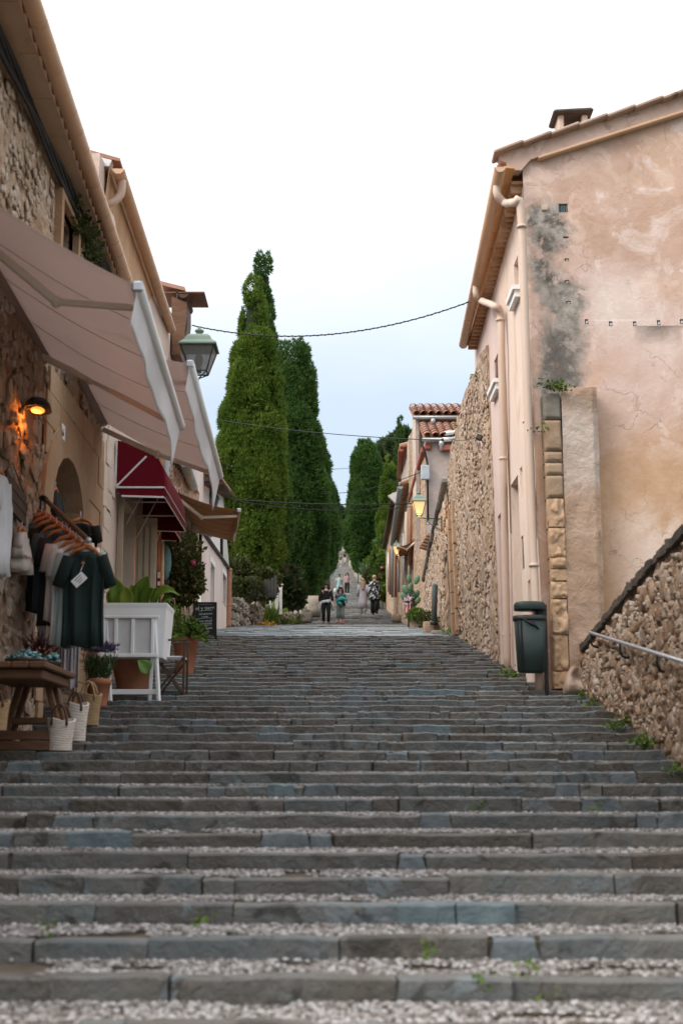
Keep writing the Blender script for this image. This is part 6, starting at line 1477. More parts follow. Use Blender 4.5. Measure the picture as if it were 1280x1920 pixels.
# things hung beyond the red awnings
p = L2.at(299, 1060, .25); e = empty('banner', p, 'dark red and white vertical banner under the farther red awning', 'banner')
m = MB(); a = P(297, 1022, 27.0); b = P(297, 1110, 27.0); m.box((a+b)/2, (.16, .02, (a-b).length), bev=.004); m.build('cloth', flat('banner_red', (.13, .03, .035)), e)
for y, h in ((1032, 10), (1046, 6), (1078, 12), (1094, 8)):
    m = MB(); q = P(300, y, 26.98); m.box(q, (.09, .006, h*27/F)); m.build('print', flat('banner_white', (.55, .6, .62)), e)
p = P(306, 1112, 26.6); e = empty('wooden_pole', p, 'pale upright wooden pole beside the dark red banner', 'pole')
m = MB(); m.tube([Vector((p.x, p.y, ground(26.6))), P(305, 1018, 26.6)], .035, 8); m.build('post', M['wood_pale'], e)
p = P(311, 1055, 27.2); e = empty('round_sign', p, 'pale teal round sign half hidden behind the wooden pole', 'sign')
m = MB(); m.lathe(p, [(.02, -.015), (.2, -.015), (.2, .015), (.02, .015)], 24, True, Matrix.Rotation(math.pi/2, 3, 'X') @ Matrix.Diagonal((.55, 1.7, 1))); m.build('panel', flat('teal_pale', (.16, .30, .29)), e)
p = P(314, 1115, 27.3); e = empty('wire_stand', p, 'small grey wire display stand with a pale blue top', 'stand')
for k in range(5):
    m = MB(); m.tube([P(309+k*2, 1113, 27.3), P(309+k*2, 1080, 27.3)], .008, 4); m.build('wire', M['steel'], e)
for k in range(5):
    m = MB(); m.tube([P(309, 1083+k*7, 27.3), P(317, 1083+k*7, 27.3)], .008, 4); m.build('shelf_wire', M['steel'], e)
m = MB(); m.box(P(313, 1077, 27.3), (.06, .05, .07), bev=.005); m.build('top_sign', flat('pale_blue', (.30, .48, .5)), e)
def bush(name, label, blobs, size, key, n, stem=None, cat='bush', shape='leaf', group=None, flowers=0):
    c = Vector(blobs[0][0]); E = empty(name, c, label, cat, group); pts = []; out = []; tw = sum(b[1]**2 for b in blobs)
    for q, r in blobs:
        q = Vector(q)
        for k in range(int(n*r*r/tw)):
            v = Vector((random.gauss(0, 1), random.gauss(0, 1), random.gauss(0, 1))).normalized(); rr = r*(.55+.45*random.random()**.5)*(1+.35*nz((v.x*2+q.x, v.y*2, v.z*2+q.z)))
            pts.append(q+v*rr); out.append(v+Vector((0, 0, .4)))
    leaf_cloud(pts, size, shape=shape, out=out, up=.7, mats=M[key], name='foliage', parent=E)
    if flowers: tag(leaf_cloud([random.choice(pts) for _ in range(flowers)], size*1.4, mats=M['flower'], name='flowers', parent=E), kind='stuff')
    if stem:
        for s in stem:
            m = MB(); m.tube(s, [.05, .035, .02][:len(s)] if len(s) <= 3 else .03, 6); m.build('stem', M['bark'], E)
    return E
b = P(335, 1150, 27.5)
bush('climbing_bush', 'dark olive climbing bush in front of the low stone house', [(P(336, 1045, 27.6), .42), (P(345, 1075, 27.6), .40), (P(328, 1075, 27.7), .4), (P(352, 1098, 27.5), .34), (P(333, 1105, 27.6), .38), (P(342, 1022, 27.8), .3), (P(362, 1095, 27.5), .2)], .10, 'leaf_dark', 3000, [[Vector((b.x, b.y, ground(27.5))), P(338, 1100, 27.6), P(340, 1050, 27.6)], [Vector((b.x+.1, b.y, ground(27.5))), P(330, 1110, 27.6), P(328, 1070, 27.7)]], flowers=14)
# ---------------------------------------------------------------- trees
def cypress(px, d, top_y, base_y, prof, label, key='cyp_b', n=13000, size=.20, gap=None, lean=0.0):
    n = int(n*1.9); size *= .66
    "prof: list of (photo y, half width in photo pixels)"
    base = P(px, base_y, d); zt = P(px, top_y, d).z; gz_ = ground(d)+.1; s = d*1.03/F
    E = empty('cypress_tree', (base.x, base.y, gz_), label, 'cypress', 'cypress trees lining the stairs')
    ys = [P(px, y, d).z for y, _ in prof]; ws = [w*s-min(.08+.0012*d, .12*w*s) for _, w in prof]; o = np.argsort(ys); ys = np.array(ys)[o]; ws = np.array(ws)[o]
    z0, z1 = min(ys[0], base.z), zt
    R = lambda z: float(np.interp(z, ys, ws)); sd = px*.37+d
    ax = lambda z: base.x+lean*(z-z0)
    # clumps
    cl = []; z = z0
    area = sum(2*math.pi*R(zz)*(z1-z0)/60 for zz in np.linspace(z0, z1, 60)); nc = int(area/.20)
    zs = np.linspace(z0, z1, 200); cdf = np.cumsum([R(zz)+.16 for zz in zs]); cdf /= cdf[-1]
    C = []; RR = []; K = []
    for k in range(nc):
        z = float(np.interp(random.random(), cdf, zs)); a = U(0, 2*math.pi); r = R(z)
        r *= 1+.26*nz((math.cos(a)*1.4, math.sin(a)*1.4, z*.4+sd))+.36*nz((math.cos(a)*3.2, math.sin(a)*3.2, z*.9+sd))
        rho = min(U(.16, .46)*(1+d/300), max(.12, r*.55)); rc = max(0, r-rho*.6)
        C.append((ax(z)+rc*math.cos(a), base.y+rc*math.sin(a), z)); RR.append(rho); K.append((math.cos(a), math.sin(a)))
    C = np.array(C); RR = np.array(RR); K = np.array(K); w = RR**1.5/np.sum(RR**1.5)
    idx = np.random.choice(len(C), n, p=w); v = np.random.normal(size=(n, 3)); v[:, :2] += K[idx]*1.1; v /= np.linalg.norm(v, axis=1)[:, None]
    rad = RR[idx]*np.random.uniform(.78, 1.05, n); pts = C[idx]+v*rad[:, None]*np.array([1, 1, 2.0])
    pts[:, 2] = np.minimum(pts[:, 2], z1+.12)
    out = v*.9+np.array([0, 0, .7])
    leaf_cloud(pts, size, shape='tuft', out=out, up=.5, mats=M[key], name='crown', parent=E)
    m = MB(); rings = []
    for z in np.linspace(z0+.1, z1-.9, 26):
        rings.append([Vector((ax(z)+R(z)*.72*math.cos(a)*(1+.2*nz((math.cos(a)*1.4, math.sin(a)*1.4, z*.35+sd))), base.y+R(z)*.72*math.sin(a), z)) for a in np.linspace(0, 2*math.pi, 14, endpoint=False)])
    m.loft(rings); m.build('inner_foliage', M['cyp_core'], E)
    m = MB(); m.tube([Vector((base.x, base.y, gz_-.3)), Vector((base.x+.02, base.y, (gz_+z0)/2)), Vector((base.x, base.y, z0+2.5))], [.24, .19, .14], 10); m.build('trunk', M['bark'], E)
    return E
cypress(489, 56.5, 482, 1085, [(482, 13), (560, 18), (620, 22), (700, 30), (800, 45), (900, 55), (1000, 58), (1085, 40)], 'tallest slender dark cypress with its tip above all the others', 'cyp_b', 15000)
cypress(468, 52, 520, 1092, [(520, 14), (560, 19), (610, 25), (660, 36), (720, 46), (800, 58), (870, 62), (950, 62), (1030, 57), (1092, 42)], 'broad yellow-green cypress nearest on the left behind the rose house', 'cyp_a', 26000, .19)
cypress(550, 63, 648, 1100, [(648, 22), (680, 31), (740, 36), (800, 43), (870, 53), (950, 60), (1030, 55), (1100, 34)], 'blunt topped dark cypress second in the left row', 'cyp_b', 17000, .21)
cypress(581, 77, 800, 1098, [(800, 14), (850, 26), (900, 36), (960, 44), (1020, 44), (1070, 32), (1098, 19)], 'dark cypress third in the left row, beside the grassy bank', 'cyp_b', 12000, .25)
cypress(603, 93, 880, 1085, [(880, 10), (920, 22), (960, 29), (1010, 31), (1050, 22), (1085, 6)], 'dark cypress fourth in the left row beside the upper stairs', 'cyp_b', 9000, .3)
cypress(614, 120, 925, 1072, [(925, 8), (960, 14), (1000, 17), (1040, 15), (1072, 8)], 'farthest dark cypress of the left row', 'cyp_b', 7000, .36)
cypress(687, 100, 830, 1066, [(830, 12), (850, 22), (890, 29), (940, 33), (1000, 38), (1040, 32), (1066, 14)], 'large dark cypress on the right of the upper stairs', 'cyp_b', 12000, .3)
cypress(752, 104, 783, 1050, [(783, 1.5), (810, 6), (850, 9), (900, 13), (980, 18), (1050, 16)], 'very slender pointed cypress rising behind the right hand houses', 'cyp_b', 6000, .26)
cypress(731, 92, 855, 1060, [(855, 3), (880, 9), (930, 16), (1000, 21), (1060, 18)], 'lighter green cypress between the large dark one and the houses', 'cyp_a', 7000, .27)
def pine(blobs, base, label, n=2600, size=.45):
    b = Vector(base); E = empty('pine_tree', b, label, 'pine', 'pines beyond the stairs'); pts = []; out = []
    for q, r in blobs:
        for k in range(int(n/len(blobs))):
            v = Vector((random.gauss(0, 1), random.gauss(0, 1), random.gauss(0, .8))).normalized(); rr = r*(.5+.5*random.random())*(1+.5*nz((v.x*2+q.x, v.y*2, v.z*2+q.z)))
            pts.append(q+v*rr); out.append(v+Vector((0, 0, .5)))
    leaf_cloud(pts, size, shape='tuft', out=out, up=.6, mats=M['pine'], name='crown', parent=E)
    t = blobs[0][0]; m = MB(); m.tube([b, b*.5+t*.5+Vector((.2, 0, 0)), t], [.4, .3, .15], 8); m.build('trunk', M['bark'], E)
    for q, r in blobs[1:]:
        m = MB(); m.tube([b*.35+t*.65, q], [.15, .05], 6); m.build('limb', M['bark'], E)
def pb(l, d): return [(P(x, y, d+U(-1.5, 1.5)), r*d/F) for x, y, r in l]
def gp(px, d): p = P(px, 1000, d); p.z = ground(d); return p
pine(pb([(758, 818, 15), (742, 828, 13), (768, 826, 14), (750, 845, 14), (735, 838, 10), (765, 860, 14)], 130), gp(758, 130), 'round topped pine behind the slender cypress', 3600)
pine(pb([(722, 838, 14), (712, 850, 14), (728, 860, 14), (716, 875, 14)], 150), gp(720, 150), 'pine crown between the right hand cypresses', 2600, .5)
pine(pb([(632, 958, 9), (640, 968, 10), (628, 972, 9), (646, 978, 8), (634, 990, 10)], 238), gp(634, 238), 'distant pine beyond the top of the stairs on the left', 2600, .7)
pine(pb([(655, 985, 9), (662, 975, 8), (650, 1000, 9), (660, 1003, 10), (648, 1016, 6)], 232), gp(656, 232), 'distant pine beyond the top of the stairs on the right', 2600, .7)
# top of the stairs: wall, pale chapel front
e = empty('end_wall', P(646, 1052, 224), 'low grey stone wall closing the top of the stairs', 'wall')
for x0, x1, y0, y1 in ((634, 652, 1034, 1058), (652, 664, 1030, 1062)):
    a, b = P(x0, y1, 224), P(x1, y0, 224); m = MB(); m.box((a+b)/2+Vector((0, .5, -.5)), (abs(b.x-a.x), 1, abs(b.z-a.z)+1), bev=.1); m.build('wall_block', M['gstone'] if 'gstone' in M else M['quoin_grey'], e)
e = empty('chapel', gp(641, 245), 'small pale chapel front glimpsed between the distant pines', 'building')
a, b = P(632, 1050, 245), P(647, 1000, 245); m = MB(); m.prism([(a.x, 245, a.z-4), (b.x, 245, a.z-4), (b.x, 245, b.z-1), ((a.x+b.x)/2, 245, b.z+.8), (a.x, 245, b.z-1)], (0, 6, 0)); m.build('wall', M['plaster_white'], e)
m = MB(); m.box(P(638, 1026, 244.9), (.4, .3, 1.2)); m.build('window', M['dark'], e)

# ---------------------------------------------------------------- left garden beyond the row
def garden():
    Wl = empty('garden_wall', (-3, 50, ground(50)), 'low rough stone garden wall beside the landing under the cypresses', 'wall')
    A, B = Vector((-3.42, 44.5, 0)), Vector((-1.75, 60, 0)); Q = Pl(A, B-A)
    if Q.N.x < 0: Q.N = -Q.N
    L = (B-A).length; top = lambda u: ground(44.5+u*.99)+.98-.5*min(1, u/9)
    m = MB(); m.grid(lambda a, b: Q.pt(L*a, ground(44.5+L*a)-.2+(top(L*a)-ground(44.5+L*a)+.2)*b, .12*nz((a*18, b*3, 0))-.12*b), 50, 8)
    m.grid(lambda a, b: Q.pt(L*a, top(L*a), -.12-.5*b), 50, 2); m.add([Q.pt(0, ground(44), 0), Q.pt(0, top(0), -.1), Q.pt(0, top(0), -.6), Q.pt(0, ground(44), -.6)], [(0, 1, 2, 3)]); m.build('mortar_face', M['mortar'], Wl)
    gs = mat('garden_stone', [(.16, .14, .115), (.25, .22, .18), (.33, .28, .23)], 3, .95, .03, 12, rnd='object', rw=.6, stains=[((.06, .058, .05), 3, .55, .68, .7)]); M['gstone'] = gs
    place_stones(Q, layout(0, L, lambda u: ground(44.5+u), lambda u: top(u)+.12, .2, .42, (.8, 1.7), .95, .2), .13, 'gstone', Wl, 300, 'gstone', off=-.02, tilt=.4)
    def garden_plant(*a, **k): return bush(*a, **k)
    F_ = empty('board_fence', (-3.2, 48, ground(48)+.9), 'grey weathered board fence behind the garden wall', 'fence')
    for k in range(14):
        px = 437+k*6.1; d = 47.5; a, b = P(px, 1120, d), P(px, 1086+U(-9, 6), d); m = MB(); m.box((a+b)/2, (.095, .025, (b-a).length), bev=.004); m.build('fence_board', flat('fence_grey', (.05, .048, .042)) if k == 0 else bpy.data.materials['fence_grey'], F_)
    m = MB(); m.bar(P(434, 1102, 47.55), P(522, 1102, 47.55), .05, .06); m.build('fence_rail', bpy.data.materials['fence_grey'], F_)
    for x, y0, y1, lab in ((526, 1098, 1150, 'taller white concrete post on the garden wall'), (519, 1108, 1146, 'white concrete post just left of the taller one'), (507, 1112, 1140, 'thin white post left of the two concrete posts')):
        a, b = P(x, y1, 51), P(x, y0, 51); e = empty('concrete_post', a, lab, 'post'); m = MB(); m.box((a+b)/2, (.12 if x > 510 else .07, .12, (b-a).length+.1), bev=.015); m.build('post', M['plaster_white'], e)
        if x > 510:
            m = MB(); m.box(b+Vector((0, 0, .03)), (.2, .2, .07), bev=.02); m.build('post_cap', M['plaster_white'], e)
    bush('red_leaf_shrub', 'dark shrub with reddish leaves and pale flowers above the garden wall', [(P(532, 1100, 53), .5), (P(544, 1110, 53), .45), (P(520, 1088, 53), .35), (P(540, 1085, 53.5), .4), (P(552, 1122, 53), .32)], .28, 'leaf_red', 1300, [[P(545, 1145, 53), P(545, 1120, 53), P(542, 1100, 53)]], cat='shrub')
    bush('hedge_bush', 'dark green bush overhanging the garden wall beside the terracotta drainpipe', [(P(445, 1072, 49), .5), (P(462, 1085, 49), .45), (P(485, 1088, 50), .5), (P(505, 1090, 50), .4), (P(475, 1105, 47.3), .35), (P(448, 1100, 47.3), .3), (P(500, 1108, 48), .3)], .14, 'leaf_dark', 4200, [[P(470, 1120, 49), P(468, 1095, 49), P(465, 1085, 49)]])
    b = P(508, 1172, 46.2); e = empty('grass_tuft', b, 'tall green grassy plant in front of the garden wall', 'plant')
    leaf_cloud([b+Vector((random.gauss(0, .10), random.gauss(0, .1), U(0, .35))) for _ in range(260)], .34, shape='blade', out=[(random.gauss(0, .3), random.gauss(0, .3), 1) for _ in range(260)], up=.15, mats=M['grass'], name='blades', parent=e)
    b = P(498, 1174, 45.6); e = empty('flower_clump', b, 'low orange and yellow flower clump at the garden wall foot', 'flowers')
    leaf_cloud([b+Vector((random.gauss(0, .14), random.gauss(0, .08), abs(random.gauss(0, .06)))) for _ in range(260)], .07, mats=mat('orange_flower', [(.30, .13, .02), (.42, .26, .03)], 9, .8, rnd='island'), name='petals', parent=e)
    # grass on the bank
    pts = []; out = []
    for k in range(9000):
        d = U(54, 112); x = xl(d)-abs(random.gauss(.5, .7))-.05
        z = ground(d)-.22+(.45+.05*min(20, xl(d)-x)*.3 if x < xl(d)-.5 else .3); pts.append((x, d, z)); out.append((random.gauss(0, .3), random.gauss(0, .3), 1))
    o = leaf_cloud(pts, .26, shape='blade', out=out, up=.3, mats=M['grass'], name='bank_grass'); tag(o, 'short green grass on the bank beside the upper stairs', 'grass', kind='stuff')
    for x, y, d, w, h, lab in ((589, 1148, 62, 26, 30, 'square mossy stone block on the grassy bank'), (596, 1112, 80, 22, 22, 'stone block higher on the bank under the cypresses'), (575, 1158, 57, 20, 10, 'pale flat stone at the end of the garden wall')):
        p = P(x, y, d); s = d/F; e = empty('stone_block', p, lab, 'stone'); rough_box('stone_body', (p.x, p.y, p.z-.2), (w*s, w*s, h*s+.2), 'gstone', e)
    m = None
    for x, y, d, lab in ((598, 1092, 84, 'small dark green utility box on the bank'),):
        p = P(x, y, d); e = empty('utility_box', p, lab, 'box'); m = MB(); m.box(p+Vector((0, 0, .3)), (.35, .3, .8), bev=.02); m.build('box_body', flat('box_green', (.05, .10, .085)), e)
    # low edging stones along both sides of the upper stairs
    for side in (-1, 1):
        e = empty('edging_wall', ((xl(80) if side < 0 else xr(80)), 80, ground(80)), 'low edging stones along the '+('cypress side' if side < 0 else 'shrub side')+' of the upper stairs', 'wall'); d = 61 if side < 0 else 77
        while d < 215:
            x = (xl(d)-.2 if side < 0 else xr(d)+.2); w = U(.5, 1.2)*(1+d/150); m = MB(); h = U(.25, .6)
            rough_box('edging_stone', (x+U(-.1, .1), d+w/2, ground(d)-.2), (U(.3, .5), w, h+.2+w*.15), 'gstone', e); d += w*1.25
garden()
# ---------------------------------------------------------------- right side greenery
bush('flowering_shrub', 'bright yellow-green flowering shrub below the far green lantern', [(P(724, 1050, 79), .9), (P(728, 1075, 78), .8), (P(720, 1085, 79), .7), (P(724, 1028, 80), .7), (P(731, 1055, 78), .7), (P(723, 1100, 78), .6)], .26, 'leaf', 4200, [[gp(720, 79), P(720, 1080, 79), P(718, 1050, 79)]], cat='shrub', flowers=26)
bush('potted_shrub', 'round green shrub in a terracotta pot left of the flowering shrub', [(P(698, 1080, 84), .55), (P(702, 1086, 84), .45)], .2, 'leaf_dark', 900, cat='potted plant')
p = P(699, 1097, 84); m = MB(); m.lathe(p, [(.26, 0), (.36, .42), (.40, .43), (.40, .52), (.3, .5)], 14); m.build('pot', M['terra'], [o for o in COL.objects if o.name.startswith('potted_shrub')][0])
for k, (x, y, d, r, lab, key) in enumerate(((697, 1062, 98, .6, 'green bush beside the upper right stairs', 'leaf'), (682, 1056, 115, .6, 'flowering bush farther up the right stairs', 'leaf_dark'), (671, 1052, 135, .5, 'small pale bush by the right stairs top', 'leaf'), (710, 1108, 76.5, .35, 'low green bush at the foot of the right edging', 'leaf'))):
    c = P(x, y, d); bush('roadside_bush', lab, [(c, r), (c+Vector((.5, .6, -.15)), r*.8), (c+Vector((-.2, -.8, -.3)), r*.7)], .24, key, 1300, [[gp(x, d), c]], group='bushes up the right side', flowers=8 if k % 2 else 0)
p = P(683, 1078, 96); e = empty('agave', p, 'grey-green agave beside the right edging stones', 'plant')
for k in range(11):
    a = k*.6; broad_leaf(e, p, p+Vector((math.cos(a)*.45, math.sin(a)*.45, .9-.3*(k % 2))), .09, .0, 'cactus')
bush('trough_plant', 'yellow-green trailing plant in the stone trough', [(P(778, 1152, 42.8), .17), (P(787, 1151, 42.6), .15), (P(770, 1156, 42.8), .15)], .08, 'leaf', 500, cat='plant')
bush('trough_plant', 'dark trailing plant over the stones by the bollard', [(P(795, 1158, 40.5), .15), (P(803, 1156, 39.5), .12), (P(790, 1168, 41), .13), (P(826, 1168, 38), .16)], .08, 'leaf_dark', 500, cat='plant')

# ---------------------------------------------------------------- people
SK = mat('skin', [(.42, .25, .18), (.48, .30, .22)], 5, .6)
def person(px, feet_y, d, h, label, back=False, stride=.12, hair='long', hairc=(.02, .013, .010), top=(.02, .02, .02), legs=(.02, .02, .02), shoe=(.3, .3, .3), sleeve='short', bottoms='trousers', coat=None, wide=1.0, skin=SK, carry=None, extra=None, turn=0.0, arm=(.0, .0)):
    p = P(px, feet_y, d); s = h/1.7; E = empty('person', p, label, 'person', 'people on the stairs', rz=(math.pi if back else 0)+turn)
    RZ = Matrix.Rotation((math.pi if back else 0)+turn, 3, 'Z'); W_ = lambda q: p+RZ @ (Vector(q)*s)
    k = wide
    J = {'pel': (0, 0, .93), 'spi': (0, -.01, 1.12), 'che': (0, 0, 1.32), 'nec': (0, .01, 1.45), 'hb': (0, 0, 1.53), 'hd': (0, -.015, 1.60), 'ht': (0, 0, 1.66)}
    for sd, nm in ((1, 'l'), (-1, 'r')):
        st = stride*sd
        J['sh'+nm] = (sd*.17*k, 0, 1.39); J['el'+nm] = (sd*.225*k, .02+arm[0 if sd > 0 else 1]*.1, 1.12); J['wr'+nm] = (sd*.235*k, -.05-arm[0 if sd > 0 else 1]*.2, .90+arm[0 if sd > 0 else 1]*.12); J['pm'+nm] = (sd*.235*k, -.07-arm[0 if sd > 0 else 1]*.24, .83+arm[0 if sd > 0 else 1]*.12)
        J['hp'+nm] = (sd*.09*k, 0, .88); J['kn'+nm] = (sd*.095*k, -st*.6-.02, .49); J['an'+nm] = (sd*.09*k, -st+.02, .085+(.06 if st < 0 else 0)); J['to'+nm] = (sd*.10*k, -st-.13, .03+(.03 if st < 0 else 0))
    rad = {'pel': .125*k, 'spi': .105*k, 'che': .12*k, 'nec': .052, 'hb': .065, 'hd': .085, 'ht': .06, 'sh': .055*k, 'el': .042*k, 'wr': .028, 'pm': .032, 'hp': .085*k, 'kn': .058*k, 'an': .038, 'to': .03}
    ed = [('pel', 'spi'), ('spi', 'che'), ('che', 'nec'), ('nec', 'hb'), ('hb', 'hd'), ('hd', 'ht')]
    for n in 'lr':
        ed += [('che', 'sh'+n), ('sh'+n, 'el'+n), ('el'+n, 'wr'+n), ('wr'+n, 'pm'+n), ('pel', 'hp'+n), ('hp'+n, 'kn'+n), ('kn'+n, 'an'+n), ('an'+n, 'to'+n)]
        b = Vector(J['pm'+n]); sd = 1 if n == 'l' else -1
        for j, (dy, L) in enumerate(((-.026, .070), (-.009, .082), (.009, .078), (.025, .062))):
            J['f%d%s' % (j, n)] = tuple(b+Vector((sd*.004, dy, -L*.55))); J['g%d%s' % (j, n)] = tuple(b+Vector((-sd*.012, dy*1.1, -L))); ed += [('pm'+n, 'f%d%s' % (j, n)), ('f%d%s' % (j, n), 'g%d%s' % (j, n))]
        J['t0'+n] = tuple(b+Vector((-sd*.012, -.035, .015))); J['t1'+n] = tuple(b+Vector((-sd*.018, -.05, -.03))); ed += [('pm'+n, 't0'+n), ('t0'+n, 't1'+n)]
    keys = list(J); ix = {q: i for i, q in enumerate(keys)}
    me = bpy.data.meshes.new('body'); me.from_pydata([W_(J[q]) for q in keys], [(ix[a], ix[b]) for a, b in ed], []); me.materials.append(skin)
    o = link('body', me, E); md = o.modifiers.new('skin', 'SKIN'); sv = me.skin_vertices[0].data
    for q in keys:
        r = rad.get(q) or rad.get(q[:2]) or .0095
        if q[0] in 'fg' and q[1].isdigit() or q[:2] in ('t0', 't1'): r = .0092
        sv[ix[q]].radius = (r*s, r*s)
    sv[ix['pel']].use_root = True
    sb = o.modifiers.new('sub', 'SUBSURF'); sb.levels = 1; sb.render_levels = 1
    for q in me.polygons: q.use_smooth = True
    # face
    for x in (-.032, .032):
        m = MB(); m.ell(W_((x, -.092, 1.605)), (.012*s, .008*s, .008*s), 6, 4); m.build('eye', M['dark'], E)
    m = MB(); m.ell(W_((0, -.10, 1.575)), (.014*s, .02*s, .022*s), 6, 4); m.build('nose', skin, E)
    m = MB(); m.ell(W_((0, -.09, 1.545)), (.024*s, .008*s, .007*s), 6, 4); m.build('mouth', flat('lips', (.25, .09, .08)), E)
    for x in (-.085, .085):
        m = MB(); m.ell(W_((x, 0, 1.59)), (.012*s, .02*s, .03*s), 6, 4); m.build('ear', skin, E)
    def c_(n, c): return mat(n, [tuple(q*.75 for q in c), c], 9, .9)
    def torso(name, rows, key, sl=None, rs=.062):
        m = MB(); m.loft([[W_((rx*k*math.cos(t), oy+ry*math.sin(t), z)) for t in np.linspace(0, 2*math.pi, 18, endpoint=False)] for z, rx, ry, oy in rows])
        if sl:
            for n in 'lr':
                a, b, c = Vector(J['sh'+n]), Vector(J['el'+n]), Vector(J['wr'+n])
                if sl == 'short': q = [a+Vector((0, 0, .02)), a*.6+b*.4, a*.35+b*.65]; rr = [rs*.85*s, rs*.85*s, rs*.82*s]
                elif sl == 'long': q = [a+Vector((0, 0, .02)), b, c]; rr = [rs*1.1*s, rs*.95*s, rs*.8*s]
                else: q = [a+Vector((0, 0, .02)), b, b*.3+c*.7]; rr = [rs*1.1*s, rs*s, rs*.9*s]
                m.tube([W_(v) for v in q], rr, 10)
        return m.build(name, key, E)
    tk = top if not isinstance(top, tuple) else c_('top', top)
    if coat is None:
        torso('shirt', [(.84, .165, .115, 0), (.95, .165, .118, 0), (1.10, .148, .108, -.01), (1.25, .165, .118, -.005), (1.37, .17, .10, 0), (1.43, .10, .075, .005), (1.455, .065, .06, .01)], tk, sleeve)
    else:
        torso('coat', [(coat, .235, .17, .02), (.6, .205, .15, .01), (.95, .185, .135, 0), (1.15, .175, .125, 0), (1.3, .185, .125, 0), (1.39, .17, .10, 0), (1.45, .07, .065, .01)], tk, 'long', .07)
    m = MB(); zb = {'trousers': 1.0, 'crop': .52, 'shorts': .05, 'wide': 1.0}[bottoms]
    m.loft([[W_((rx*k*math.cos(t), ry*math.sin(t), z)) for t in np.linspace(0, 2*math.pi, 16, endpoint=False)] for z, rx, ry in ((.80, .165, .11), (.90, .17, .12), (1.0, .15, .11))])
    for n in 'lr':
        a, b, c = Vector(J['hp'+n]), Vector(J['kn'+n]), Vector(J['an'+n]); e_ = b+(c-b)*zb; w = 1.5 if bottoms == 'wide' else (1.35 if bottoms in ('crop', 'shorts') else 1.0)
        m.tube([W_(a), W_(a*.5+b*.5), W_(b), W_(e_)], [.098*s*k, .09*s*k, .072*s*k*(w*.8+.2), (.055 if bottoms == 'trousers' else .07)*s*k*w], 12)
    lg = m.build('trousers' if bottoms != 'shorts' else 'shorts', c_('legs', legs), E)
    for n in 'lr':
        a, t = Vector(J['an'+n]), Vector(J['to'+n]); m = MB(); m.tube([W_(a+Vector((0, .04, -.045))), W_((a+t)/2+Vector((0, 0, -.01))), W_(t+Vector((0, -.01, .008)))], [.045*s, .048*s, .036*s], 10, True); m.build('shoe', c_('shoe', shoe), E)
    hm = c_('hair', hairc); m = MB()
    if hair == 'short': m.ell(W_((0, .018, 1.635)), (.092*s, .10*s, .085*s), 12, 7)
    elif hair == 'long':
        m.ell(W_((0, .025, 1.63)), (.098*s, .105*s, .10*s), 12, 7); m.loft([[W_((rx*math.cos(t), oy+ry*math.sin(t), z)) for t in np.linspace(0, 2*math.pi, 12, endpoint=False)] for z, rx, ry, oy in ((1.28, .10, .035, .10), (1.4, .125, .045, .085), (1.5, .115, .06, .06), (1.6, .10, .075, .035), (1.67, .06, .06, .02))])
        for x in (-.1, .1): m.tube([W_((x*.85, -.02, 1.63)), W_((x*1.1, -.03, 1.5)), W_((x*1.05, -.05, 1.36))], [.035*s, .042*s, .025*s], 8)
    m.build('hair', hm, E)
    if extra: extra(E, W_, s, J, c_)
    return E
def ex_black(E, W_, s, J, c_):
    m = MB(); g = c_('tied_sweater', (.52, .60, .62))
    m.loft([[W_((rx*math.cos(t)*1.1, ry*math.sin(t), z+.03*math.cos(t))) for t in np.linspace(0, 2*math.pi, 16, endpoint=False)] for z, rx, ry in ((.90, .19, .145), (.93, .20, .155), (.99, .195, .15), (1.01, .17, .13))])
    for x, L in ((-.21, .42), (.22, .38)): m.tube([W_((x, -.02, .95)), W_((x*1.25, -.02, .78)), W_((x*1.3, 0, .95-L))], [.06*s, .085*s, .06*s], 8, True, .5)
    m.tube([W_((.06, -.155, .97)), W_((.10, -.17, .88))], .03*s, 6); m.build('tied_sweater', g, E)
    m = MB()
    for x in (-.13, .13): m.tube([W_((x, -.07, 1.28)), W_((x, -.03, 1.43)), W_((x*.9, .06, 1.45))], .022*s, 6)
    m.build('bag_strap', c_('strap_red', (.35, .02, .04)), E)
    m = MB(); m.loft([[W_((rx*math.cos(t), .01+ry*math.sin(t)-.02, z)) for t in np.linspace(0, 2*math.pi, 12, endpoint=False)] for z, rx, ry in ((1.38, .10, .10), (1.43, .085, .085), (1.47, .065, .065))]); m.build('scarf', g, E)
person(611, 1171, 57.0, 1.66, 'woman in black top and trousers with pale sweater tied round her waist', top=(.014, .014, .015), legs=(.012, .012, .013), shoe=(.2, .12, .11), sleeve='mid', wide=1.12, stride=.08, extra=ex_black)
def ex_teal(E, W_, s, J, c_):
    m = MB(); m.tube([W_((-.17, -.16, 1.0)), W_((-.05, -.22, 1.12)), W_((.10, -.22, 1.17)), W_((.24, -.17, 1.10)), W_((.28, -.12, .98))], [.05*s, .075*s, .085*s, .085*s, .05*s], 10); m.tube([W_((-.10, -.2, .98)), W_((.0, -.22, .93)), W_((.08, -.2, .86))], [.05*s, .07*s, .04*s], 8); m.build('held_jacket', c_('jacket_turquoise', (.04, .36, .35)), E)
    m = MB(); m.tube([W_((.08, -.2, 1.05)), W_((.16, -.2, .95)), W_((.2, -.16, .82))], [.05*s, .07*s, .04*s], 8); m.build('jacket_lining', c_('lining', (.015, .02, .02)), E)
    m = MB(); m.tube([W_((-.14, -.09, 1.30)), W_((-.13, -.05, 1.42)), W_((-.11, .05, 1.44))], .02*s, 6); m.build('bag_strap', c_('strap_white', (.6, .6, .62)), E)
